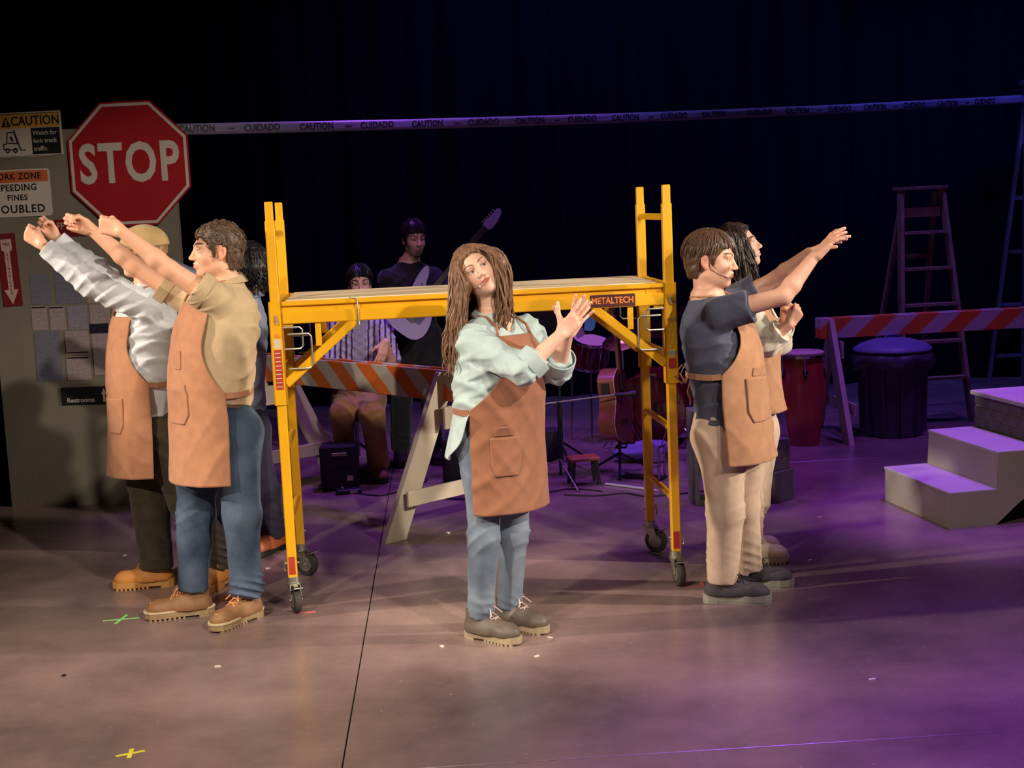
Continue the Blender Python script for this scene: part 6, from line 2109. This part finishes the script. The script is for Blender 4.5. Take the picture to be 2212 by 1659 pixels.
WELT = mat('welt_pale', srgb(206, 186, 150), 0.7)
WHEAT = mat('leather_wheat', srgb(205, 132, 62), 0.7, 0, 0.10, 18, 0.2, 160)
WHEAT_S = mat('rubber_wheat', srgb(196, 138, 74), 0.7)
BROWN_L = mat('leather_brown', srgb(142, 100, 64), 0.6, 0, 0.14, 18, 0.2, 160)
BROWN_S = mat('rubber_dark_tan', srgb(150, 124, 88), 0.7, 0, 0.2)
ORANGE_LACE = mat('lace_orange', srgb(232, 150, 84), 0.7)
TAN_LACE = mat('lace_tan', srgb(190, 130, 70), 0.7)
TAUPE_L = mat('leather_taupe', srgb(92, 78, 68), 0.55, 0, 0.18, 18, 0.2, 160)
TAUPE_S = mat('rubber_taupe', srgb(160, 140, 112), 0.75)
PALE_LACE = mat('lace_pale', srgb(205, 176, 165), 0.7)
SNK = mat('sneaker_mesh_charcoal', srgb(70, 64, 66), 0.8, 0, 0.2, 60, 0.4, 300)
SNK_B = mat('sneaker_mesh_black', srgb(28, 27, 33), 0.8, 0, 0.2, 60, 0.4, 300)
SNK_S = mat('sneaker_foam_grey', srgb(150, 146, 130), 0.7)
SNK_S2 = mat('sneaker_foam_dark', srgb(46, 46, 52), 0.7)
DARK_LACE = mat('lace_dark', srgb(40, 38, 42), 0.8)
CREAM_L = mat('leather_cream', srgb(212, 190, 160), 0.6)
CREAM_S = mat('rubber_cream', srgb(200, 182, 156), 0.7)
RUST_L = mat('leather_rust', srgb(186, 96, 52), 0.55)
RUST_S = mat('rubber_black', srgb(30, 26, 26), 0.7)
BELT = mat('belt_brown', srgb(110, 84, 62), 0.5, 0, 0.1)
STITCH = mat('denim_stitch', srgb(120, 142, 165), 0.8)
STITCH2 = mat('denim_stitch_light', srgb(165, 180, 192), 0.8)
H_BROWN = mat_hair(srgb(92, 72, 58))
H_CHEST = mat_hair(srgb(126, 92, 70))
H_DARK = mat_hair(srgb(58, 46, 42))
H_BLACK = mat_hair(srgb(30, 26, 28))
H_MID = mat_hair(srgb(88, 62, 46))
CAP_T = cloth('cap_tan', srgb(176, 146, 98), 0.10)
CAP_P = cloth('cap_peak_tan', srgb(160, 128, 84), 0.10)
SK1 = srgb(224, 168, 136)
SK2 = srgb(228, 172, 142)
SK3 = srgb(236, 186, 160)
SK4 = srgb(222, 168, 142)
LIP_M = srgb(188, 112, 98)
LIP_F = srgb(168, 88, 80)


def belt(zt):
    def ex(root, base, J, Lb, Fb, U, *a):
        m = MB(); n = 40
        S_ = None
        prof = [(1.0, -0.018), (1.02, -0.017), (1.02, 0.017), (1.0, 0.018)]
        V = []; F = []
        hw, hd, t, of = zt
        for (r, z) in prof:
            for k in range(n):
                q = 2 * math.pi * k / n
                V.append(J['pelvis'] + U * (t + z) + Lb * math.cos(q) * hw * r + Fb * (math.sin(q) * hd * r + of) - base)
        for i in range(3):
            for k in range(n):
                F.append((i * n + k, i * n + (k + 1) % n, (i + 1) * n + (k + 1) % n, (i + 1) * n + k))
        m.add(V, F)
        m.build('belt', BELT, root, True)
    return ex


def tools(G_unused=None):
    pass


# ---------------------------------------------------------------- the people on stage
def stripes_print(P, J, Lb, Fb, U):
    q = P - J['pelvis']
    x = q @ Lb
    c = np.tile(np.array(srgb(176, 160, 190)[:3]), (len(P), 1))
    d = np.array(srgb(58, 42, 92)[:3])
    m = (np.abs(((x * 26) % 1.0) - 0.5) < 0.17).astype(float)
    c = c + (d - c) * m[:, None]
    under = (np.abs(x) < 0.045) & ((q @ Fb) > 0.0)
    c[under] = np.array(srgb(150, 140, 170)[:3])
    return c


# tan shirt, near left
make_person(dict(
    label='person in khaki short-sleeved shirt and blue jeans with both fists raised, nearest the stop sign', base=(-1.466, 6.248, 0), seed=3,
    F=(-0.76, -0.65), bw=1.22, bd=1.22, belly=0.012, ab=1.04, hs=1.03, nk=1.08,
    J=dict(pelvis=(-1.396, 6.3, 0.94), neck=(-1.301, 6.33, 1.576), head=(-1.321, 6.3, 1.715),
           shoL=(-1.304, 6.17, 1.493), elbL=(-1.497, 6.12, 1.645), wriL=(-1.685, 6.08, 1.824),
           shoR=(-1.52, 6.44, 1.501), elbR=(-1.727, 6.4, 1.661), wriR=(-1.9, 6.36, 1.836),
           hipL=(-1.296, 6.25, 0.879), hipR=(-1.483, 6.38, 0.876), kneL=(-1.27, 6.22, 0.503), kneR=(-1.52, 6.36, 0.494), ankL=(-1.28, 6.22, 0.1), ankR=(-1.551, 6.33, 0.1)),
    hF=(-0.93, -0.35, 0.04), hU=(-0.05, 0, 1), skin=SK1, lip=LIP_M, brow=srgb(72, 50, 40), browth=0.0055, iris=srgb(72, 42, 28),
    beard=(srgb(190, 132, 108), 0.45),
    hands=dict(L=(A3(-0.86, 0.06, 0.30), A3(0, 1, 0.1), A3(0.2, 0.1, 1), FIST, 1.0, 0.0, (0.75, 0.7), (0.85, 0.22, 0.62)),
               R=(A3(-0.86, -0.04, 0.34), A3(0, -1, 0.1), A3(0.2, 0.1, 1), FIST, 1.0, 0.0, (0.75, 0.7), (0.85, 0.22, 0.62))),
    feet=dict(L=(-0.55, -0.84), R=(-0.98, -0.2)),
    trousers=dict(mat=DENIM_BLUE, ease=0.018, hem=0.070, legw=1.08, waist=0.10, bunch=1.5, rise=0.022),
    shirt=dict(mat=KHAKI, ease=0.016, sleeve=0.42, sw=1.08, bottom=0.075, blouse=0.010, collar=(0.026, 0.068), cuff=(0.05, 0.082), wr=1.45),
    hair=hair_curly(H_BROWN, 3), shoes=dict(mats=(BROWN_L, BROWN_S, ORANGE_LACE, WELT), kind='boot', L=0.31, sole=0.034, hi=0.01),
    extra=[belt((0.196, 0.152, 0.098, 0.014))],
    apron=dict(mat=APR_A, z=(0.665, 1.08, 1.49), wrap=(1.28, 1.22), bib=0.62, off=0.028, bow=0.0, wr=0.005,
               pockets=[(0.44, 0.66, 0.34, 0.62, 0.005, 0.003, 0.35), (0.26, 0.36, 0.40, 0.52, 0.004, 0.003, 0.0)])))

# white shirt, far left
make_person(dict(
    label='person in white long-sleeved shirt and tan cap with fists raised towards the warning signs', base=(-1.737, 6.781, 0), seed=13,
    F=(-0.80, -0.60), bw=1.02, bd=1.05, ab=1.0, hs=1.0,
    J=dict(pelvis=(-1.866, 6.88, 0.87), neck=(-1.796, 6.9, 1.538), head=(-1.809, 6.87, 1.709),
           shoL=(-1.768, 6.73, 1.452), elbL=(-2.014, 6.66, 1.576), wriL=(-2.22, 6.62, 1.775),
           shoR=(-1.95, 7.02, 1.474), elbR=(-2.107, 7.02, 1.635), wriR=(-2.268, 6.98, 1.802),
           hipL=(-1.774, 6.83, 0.803), hipR=(-1.923, 6.93, 0.793), kneL=(-1.666, 6.82, 0.444), kneR=(-1.876, 6.9, 0.411), ankL=(-1.528, 6.86, 0.1), ankR=(-1.865, 6.88, 0.1)),
    hF=(-0.94, -0.25, 0.05), hU=(0, 0, 1), skin=SK2, lip=LIP_M, brow=srgb(120, 90, 60),
    hands=dict(L=(A3(-0.80, 0.05, 0.62), A3(0.1, 1, 0.2), A3(0.4, 0.2, 1), FIST, 0.95, 0.0, (0.75, 0.7), (0.85, 0.22, 0.62)),
               R=(A3(-0.62, -0.05, 0.68), A3(0.3, -1, 0.2), A3(0.5, 0.3, 1), FIST, 0.95, 0.0, (0.75, 0.7), (0.85, 0.22, 0.62))),
    feet=dict(L=(-0.35, -0.94), R=(-0.99, -0.12)),
    trousers=dict(mat=OLIVE, ease=0.022, hem=0.084, legw=1.12, waist=0.10, bunch=1.6, rise=-0.005),
    shirt=dict(mat=WHITE_SH, ease=0.020, sleeve=1.90, sw=1.08, bottom=0.03, blouse=0.014, collar=(0.028, 0.064), cuff=(0.055, 0.046), cuffw=0.74, wr=1.3),
    hair=cap_hat(CAP_T, CAP_P, mat_hair(srgb(140, 110, 70))), shoes=dict(mats=(WHEAT, WHEAT_S, TAN_LACE), kind='boot', L=0.30, sole=0.034),
    apron=dict(mat=APR_A, z=(0.60, 1.07, 1.40), wrap=(1.25, 1.25), bib=0.60, off=0.034, wr=0.006,
               pockets=[(0.50, 0.72, 0.30, 0.60, 0.005, 0.003, 0.3)])))

# grey-blue shirt, hidden behind the tan shirt
make_person(dict(
    label='dark-haired person in navy trousers, mostly hidden behind the khaki shirt', base=(-1.518, 7.458, 0), seed=23,
    F=(-0.92, -0.38), bw=0.98, bd=1.0, hs=0.97, fres=0.006, cres=0.0095,
    J=dict(pelvis=(-1.504, 7.5, 0.757), neck=(-1.436, 7.52, 1.43), head=(-1.425, 7.5, 1.603),
           shoL=(-1.435, 7.36, 1.371), elbL=(-1.659, 7.3, 1.523), wriL=(-1.864, 7.28, 1.661),
           shoR=(-1.544, 7.66, 1.374), elbR=(-1.751, 7.66, 1.533), wriR=(-1.938, 7.62, 1.65),
           hipL=(-1.461, 7.45, 0.698), hipR=(-1.549, 7.57, 0.682), kneL=(-1.393, 7.47, 0.354), kneR=(-1.62, 7.55, 0.348), ankL=(-1.367, 7.52, 0.1), ankR=(-1.653, 7.5, 0.1)),
    hF=(-0.97, -0.15, 0.05), hU=(0, 0, 1), skin=SK2, lip=LIP_M, brow=srgb(50, 38, 32),
    hands=dict(L=(A3(-0.86, 0.0, 0.4), A3(0, 1, 0), A3(0.3, 0, 1), FIST, 0.9), R=(A3(-0.86, 0.0, 0.4), A3(0, -1, 0), A3(0.3, 0, 1), FIST, 0.9)),
    feet=dict(L=(-0.5, -0.86), R=(-0.95, -0.3)),
    trousers=dict(mat=NAVY_TR, ease=0.018, hem=0.066, waist=0.10, bunch=1.4, rise=-0.02),
    shirt=dict(mat=GREYBLUE, ease=0.016, sleeve=1.8, bottom=0.03, collar=(0.026, 0.062)),
    hair=hair_long(H_BLACK, 0.14, 160, 1.0, 0.014, 18, 31, fall=(0.02, 0, 0), r0=0.006), shoes=dict(mats=(RUST_L, RUST_S, RUST_L), kind='boot', L=0.28, lace=False)))

# the woman in the middle
def shirt_tail(root, base, J, Lb, Fb, U, *a):
    n, m_ = 26, 34
    G = np.zeros((n, m_, 3))
    for i, v in enumerate(np.linspace(0, 1, n)):
        for j, q in enumerate(np.linspace(1.22, 3.0, m_)):
            w_ = (j / (m_ - 1))
            drop = 0.02 + (0.19 * math.sin(math.pi * min(1, w_ * 1.05)) ** 0.7 + 0.03) * v
            hw, hd = 0.200 + 0.040 * v, 0.172 + 0.040 * v
            fo = 0.010 * v * math.sin(q * 11 + 1.5 * v)
            G[i, j] = J['pelvis'] + U * 0.078 - A3(0, 0, drop) - Lb * math.sin(q) * (hw + fo) + Fb * (math.cos(q) * (hd + fo) + 0.01)
    sheet('shirt_tail', G - base, MINT, root, 0.004)


make_person(dict(
    label='person in pale denim shirt and brown apron clapping in front of the yellow scaffold', base=(-0.091, 5.796, 0), seed=33,
    F=(0.62, -0.78), bw=1.04, bd=1.08, bust=0.028, belly=0.010, ab=0.90, hs=0.94, nk=0.92, hsc=0.95,
    J=dict(pelvis=(-0.07, 5.83, 0.955), neck=(-0.066, 5.84, 1.398), head=(-0.125, 5.8, 1.592),
           shoL=(0.07, 5.96, 1.314), elbL=(0.193, 5.8, 1.157), wriL=(0.237, 5.63, 1.326),
           shoR=(-0.166, 5.72, 1.308), elbR=(0.051, 5.5, 1.2), wriR=(0.207, 5.53, 1.336),
           hipL=(-0.009, 5.88, 0.883), hipR=(-0.143, 5.76, 0.899), kneL=(-0.024, 5.86, 0.447), kneR=(-0.149, 5.74, 0.461), ankL=(-0.052, 5.92, 0.1), ankR=(-0.181, 5.78, 0.1)),
    hF=(0.06, -0.96, 0.20), hU=(-0.52, 0.18, 0.83), skin=SK3, lip=LIP_F, brow=srgb(122, 84, 62), browth=0.0036, iris=srgb(66, 70, 58), makeup=np.array(srgb(70, 48, 40)[:3]),
    gaze=(0.25, 0.0), fres=0.0028,
    hands=dict(R=(A3(0.70, 0.12, 0.68), A3(-0.1, 1, 0.1), A3(-0.7, 0.1, 0.7), [(4, 10, 8), (4, 8, 8), (6, 10, 8), (8, 14, 10)], 0.95, 0.10, (0.2, 0.2), (0.55, 0.75, 0.1)),
               L=(A3(0.52, -0.02, 0.84), A3(0.1, -1, 0.1), A3(-0.84, 0.0, 0.52), [(4, 8, 6), (4, 6, 6), (4, 8, 6), (4, 10, 8)], 0.95, 0.22, (0.1, 0.1), (0.45, 0.85, 0.1))),
    feet=dict(L=(0.78, -0.62), R=(0.82, -0.57)),
    trousers=dict(mat=DENIM_LIGHT, ease=0.006, hem=0.054, legw=1.0, waist=0.10, bunch=1.1),
    shirt=dict(mat=MINT, ease=0.018, sleeve=1.34, sw=1.0, bottom=0.02, blouse=0.022, flare=0.01, collar=(0.030, 0.062), open=0.75, cuff=(0.055, 0.067), cuffw=0.95, wr=1.4, vneck=(0.085, 0.75)),
    hair=hair_long(H_CHEST, 0.34, 500, 0.80, 0.019, 9.5, 41, fall=(-0.03, 0.03, 0), r0=0.0055, vol=1.26),
    shoes=dict(mats=(TAUPE_L, TAUPE_S, PALE_LACE), kind='boot', L=0.275, sole=0.032, hi=0.02), mic=-1, extra=[shirt_tail],
    apron=dict(mat=APR_B, z=(0.575, 1.02, 1.325), wrap=(1.10, 1.22), bib=0.50, off=0.024, flare=0.004, wr=0.006, drift=A3(0.0, 0, 0),
               pockets=[(0.56, 0.78, 0.52, 0.80, 0.005, 0.003, 0.3), (0.50, 0.55, 0.60, 0.76, 0.004, 0.003, 0.0)])))

# grey t-shirt, right
make_person(dict(
    label='person in slate grey t-shirt and beige trousers reaching both arms to the right', base=(1, 6.217, 0), seed=43,
    F=(0.86, -0.50), bw=1.08, bd=1.12, belly=0.010, ab=0.98, hs=1.02, nk=1.05,
    J=dict(pelvis=(0.996, 6.26, 0.84), neck=(0.911, 6.28, 1.413), head=(0.931, 6.26, 1.576),
           shoL=(1.071, 6.43, 1.375), elbL=(1.254, 6.4, 1.468), wriL=(1.385, 6.3, 1.586),
           shoR=(0.942, 6.11, 1.345), elbR=(1.202, 6, 1.415), wriR=(1.347, 6.04, 1.577),
           hipL=(1.06, 6.32, 0.762), hipR=(0.95, 6.19, 0.789), kneL=(1.064, 6.36, 0.4), kneR=(0.952, 6.18, 0.423), ankL=(1.082, 6.4, 0.1), ankR=(0.93, 6.17, 0.1)),
    hF=(0.93, -0.34, -0.06), hU=(0.05, 0, 1), skin=SK4, lip=LIP_M, brow=srgb(110, 78, 62), iris=srgb(60, 56, 50),
    hands=dict(R=(A3(0.72, 0.10, 0.66), A3(0.62, 0.25, -0.72), A3(0, 1, 0.2), [(-4, 18, 14), (-2, 14, 12), (2, 16, 12), (8, 18, 14)], 1.0, 0.05, (0.1, 0.2), (0.7, 0.6, 0.2)),
               L=(A3(0.86, -0.08, 0.42), A3(0.42, -0.2, -0.86), A3(0, -1, 0.1), FLAT, 1.0, 0.08, (0.1, 0.2), (0.7, 0.6, 0.2))),
    feet=dict(L=(0.98, -0.15), R=(0.97, -0.22)),
    trousers=dict(mat=BEIGE, ease=0.018, hem=0.070, legw=1.05, waist=0.06, bunch=1.0, rise=-0.01),
    shirt=dict(mat=SLATE, ease=0.018, sleeve=0.50, sw=1.10, bottom=-0.02, top=0.515, wr=0.9, flare=0.014),
    hair=hair_straight(H_MID, 6, lift=1.095),
    shoes=dict(mats=(SNK, SNK_S, DARK_LACE), kind='sneaker', L=0.30, sole=0.036), mic=-1,
    apron=dict(mat=APR_C, z=(0.66, 1.07, 1.38), wrap=(1.20, 1.20), bib=0.50, off=0.036, bow=0.16, wr=0.005,
               pockets=[(0.46, 0.74, 0.42, 0.76, 0.006, 0.003, 0.3), (0.40, 0.45, 0.50, 0.68, 0.004, 0.003, 0.0)])))

# long dark hair, right, behind
make_person(dict(
    label='person with long dark hair and cream blouse raising a fist behind the grey t-shirt', base=(1.177, 6.821, 0), seed=53,
    F=(0.92, -0.38), bw=0.98, bd=1.0, bust=0.02, ab=0.92, hs=0.95, nk=0.9, hsc=0.92, fres=0.0040,
    J=dict(pelvis=(1.198, 6.88, 0.734), neck=(1.156, 6.9, 1.413), head=(1.157, 6.88, 1.606),
           shoL=(1.249, 7.03, 1.321), elbL=(1.374, 7.02, 1.106), wriL=(1.386, 6.88, 1.237),
           shoR=(1.145, 6.74, 1.323), elbR=(1.251, 6.68, 1.146), wriR=(1.355, 6.62, 1.232),
           hipL=(1.25, 6.94, 0.662), hipR=(1.168, 6.82, 0.685), kneL=(1.224, 6.97, 0.293), kneR=(1.17, 6.84, 0.312), ankL=(1.166, 7.02, 0.1), ankR=(1.173, 6.84, 0.1)),
    hF=(0.93, -0.16, 0.26), hU=(-0.25, 0, 1), skin=SK4, lip=srgb(170, 96, 84), brow=srgb(60, 42, 34),
    hands=dict(R=(A3(0.55, -0.1, 0.8), A3(-0.1, 1, 0.1), A3(-0.5, 0.3, 0.6), FIST, 0.9, 0.0, (0.75, 0.7), (0.85, 0.22, 0.62)),
               L=(A3(0.3, -0.3, 0.9), A3(-0.2, -1, 0.1), A3(-0.5, 0.0, 0.6), FIST, 0.9, 0.0, (0.75, 0.7), (0.85, 0.22, 0.62))),
    feet=dict(L=(0.98, -0.15), R=(0.97, -0.22)),
    trousers=dict(mat=BEIGE, ease=0.016, hem=0.074, waist=0.10, bunch=1.0),
    shirt=dict(mat=CREAM, ease=0.022, sleeve=1.60, sw=1.15, bottom=0.02, cuff=(0.05, 0.062), wr=1.0),
    hair=hair_long(H_DARK, 0.24, 360, 0.95, 0.012, 12, 61, fall=(0.03, 0, 0), r0=0.0052),
    shoes=dict(mats=(CREAM_L, CREAM_S, CREAM_L), kind='boot', L=0.27), mic=-1,
    apron=dict(mat=APR_C, z=(0.78, 1.08, 1.36), wrap=(1.20, 1.20), bib=0.50, off=0.020, wr=0.007)))


# ---------------------------------------------------------------- musicians in the dark
make_person(dict(
    label='bearded person in black standing behind the scaffold playing a pale electric guitar', base=(-0.713, 10, 0), seed=63, res=0.012, fres=0.0052, cres=0.011,
    F=(0.35, -0.94), bw=1.05, hs=1.0,
    J=dict(pelvis=(-0.703, 10, 0.97), neck=(-0.706, 10.01, 1.492), head=(-0.661, 9.97, 1.652),
           shoL=(-0.533, 10.05, 1.365), elbL=(-0.376, 9.87, 1.194), wriL=(-0.261, 9.73, 1.428),
           shoR=(-0.866, 9.91, 1.373), elbR=(-0.885, 10.02, 1.071), wriR=(-0.692, 9.65, 1.165),
           hipL=(-0.599, 10.03, 0.92), hipR=(-0.781, 9.97, 0.92), kneL=(-0.602, 10.01, 0.5), kneR=(-0.809, 9.95, 0.5), ankL=(-0.608, 10.05, 0.1), ankR=(-0.846, 10.01, 0.1)),
    hF=(0.42, -0.90, -0.14), hU=(0, 0, 1), skin=srgb(214, 164, 140), lip=srgb(168, 104, 96), brow=srgb(40, 30, 28), browth=0.0055, beard=(np.array(srgb(84, 60, 50)[:3]), 0.8),
    hands=dict(L=(A3(-0.1, -0.5, 0.7), A3(-0.6, 0.6, 0.3), A3(-0.5, -0.2, 0.6), LOOSE, 0.95), R=(A3(0.9, -0.3, 0.1), A3(0, 0.9, -0.3), A3(0, -0.3, 0.9), LOOSE, 0.95)),
    feet=dict(L=(0.3, -0.95), R=(0.1, -0.99)),
    trousers=dict(mat=BLACK_CL, hem=0.07, waist=0.10), shirt=dict(mat=BLACK_CL, sleeve=1.85, bottom=-0.02, top=0.515),
    hair=hair_straight(H_BLACK, 16, 260, front=0.052, lift=1.12),
    shoes=dict(mats=(SNK_B, SNK_S2, DARK_LACE), kind='sneaker', L=0.29, lace=False)))

GLILAC = mat('guitar_pale_lilac', srgb(150, 134, 176), 0.3, 0, 0.04, 4, 0, 40, 0.5, 0.5)
eg = thing('electric_guitar', 'pale electric guitar held by the bearded person in black', 'guitar', (-0.624, 9.57, 1.194))
ga = A3((-0.624, 9.57, 1.194)); gh = A3((-0.092, 9.67, 1.763))
gu = nrm(gh - ga); fn3 = nrm(A3(0.15, -1, 0.1)); fn3 = nrm(fn3 - gu * fn3.dot(gu)); gs = np.cross(gu, fn3)
olE = [(0.02, -0.23), (0.12, -0.22), (0.165, -0.15), (0.15, -0.06), (0.105, 0.02), (0.11, 0.09), (0.15, 0.17), (0.148, 0.215), (0.11, 0.20), (0.065, 0.12), (0.03, 0.10), (-0.03, 0.10), (-0.062, 0.14), (-0.09, 0.215), (-0.128, 0.255), (-0.150, 0.23), (-0.140, 0.13), (-0.110, 0.03), (-0.135, -0.05), (-0.165, -0.13), (-0.13, -0.21), (-0.05, -0.235)]
MB().prism(chaikin(olE), A3(0, 0, 0), gs, gu, fn3, 0.042).build('body', GLILAC, eg)
MB().prism([(0.02, -0.12), (0.09, -0.10), (0.085, 0.02), (0.09, 0.13), (0.03, 0.10), (-0.03, 0.10), (-0.09, 0.14), (-0.07, 0.0), (-0.03, -0.02)], fn3 * 0.0425, gs, gu, fn3, 0.002).build('pickguard', mat('pickguard_dark', srgb(74, 58, 110), 0.4), eg)
GLen = np.linalg.norm(gh - ga)
nkE = MB().box(gu * (0.08 + GLen - 0.14) / 2 + gu * 0.04 + fn3 * 0.042, (0.046, GLen - 0.16, 0.022), (gs, gu, fn3), bev=0.004).build('neck', GDARK, eg)
hE = MB().prism([(-0.021, GLen - 0.09), (0.021, GLen - 0.09), (0.030, GLen - 0.06), (0.040, GLen - 0.05), (0.036, GLen + 0.02), (0.020, GLen + 0.075), (-0.006, GLen + 0.095), (-0.028, GLen + 0.075), (-0.024, GLen + 0.05), (-0.034, GLen - 0.04)], fn3 * 0.034, gs, gu, fn3, 0.015).build('headstock', GLILAC, eg)
for k in range(6):
    MB().lathe([(0.006, 0), (0.008, 0.008), (0.006, 0.016)], 8, gu * (GLen - 0.05 + 0.021 * k) + fn3 * 0.04 - gs * (0.034 - 0.001 * k), (gu, fn3, -gs)).build('tuner', CHROME, hE, True)
for s in (-0.02, 0.05):
    MB().box(gu * s + fn3 * 0.048, (0.075, 0.018, 0.008), (gs, gu, fn3), bev=0.003).build('pickup', S_WHITE, eg)
MB().box(gu * -0.10 + fn3 * 0.048, (0.085, 0.05, 0.010), (gs, gu, fn3), bev=0.003).build('bridge', CHROME, eg)

make_person(dict(
    label='seated person in open striped shirt and tan trousers seen under the scaffold deck', base=(-1.135, 9.62, 0), seed=73, res=0.012, fres=0.0052, cres=0.0068, tres=0.011,
    F=(0.12, -0.99), bw=1.0, hs=0.98,
    J=dict(pelvis=(-1.093, 9.72, 0.56), neck=(-1.045, 9.66, 1.18), head=(-1.029, 9.58, 1.366),
           shoL=(-0.892, 9.62, 1.052), elbL=(-0.831, 9.5, 0.788), wriL=(-0.845, 9.26, 0.981),
           shoR=(-1.21, 9.62, 1.053), elbR=(-1.285, 9.52, 0.79), wriR=(-1.112, 9.3, 0.793),
           hipL=(-1.012, 9.68, 0.52), hipR=(-1.171, 9.68, 0.52), kneL=(-0.96, 9.22, 0.501), kneR=(-1.167, 9.3, 0.508), ankL=(-0.957, 9.46, 0.1), ankR=(-1.212, 9.62, 0.1)),
    hF=(0.16, -0.98, -0.06), hU=(0, 0, 1), skin=srgb(222, 168, 150), lip=LIP_M, brow=srgb(40, 28, 28), browth=0.0055,
    hands=dict(L=(A3(-0.25, -0.3, -0.9), A3(-0.5, 0.8, 0), A3(-0.8, -0.5, 0), [(12, 14, 10)] * 4, 0.95), R=(A3(0.8, -0.2, -0.3), A3(0, 0.3, -0.9), A3(0, -0.9, -0.2), LOOSE, 0.95)),
    feet=dict(L=(0.2, -0.97), R=(-0.2, -0.97)),
    trousers=dict(mat=TAN_TR, hem=0.074, waist=0.10, ease=0.02), shirt=dict(mat=STRIPE, cuffmat=GREYBLUE, sleeve=0.95, sw=1.1, bottom=-0.02, collar=(0.026, 0.064), print=stripes_print, wr=1.2),
    hair=hair_straight(H_BLACK, 17, 260, lift=1.12),
    shoes=dict(mats=(BROWN_L, RUST_S, DARK_LACE), kind='boot', L=0.28, lace=False)))
stl = thing('drum_stool', 'round black stool under the seated person', 'stool', (-1.128, 9.74, 0))
MB().lathe([(0.155, 0.40), (0.170, 0.41), (0.170, 0.438), (0.15, 0.446), (0.01, 0.446)], 32).build('seat', BLACKP, stl, True)
MB().tube([(0, 0, 0.12), (0, 0, 0.40)], 0.016, 12).build('post', CHROME, stl, True)
for k in range(3):
    a = 2.1 * k + 0.5
    MB().tube([(0, 0, 0.22), (0.26 * math.cos(a), 0.26 * math.sin(a), 0.01)], 0.010, 8).build('leg', CHROME, stl, True)
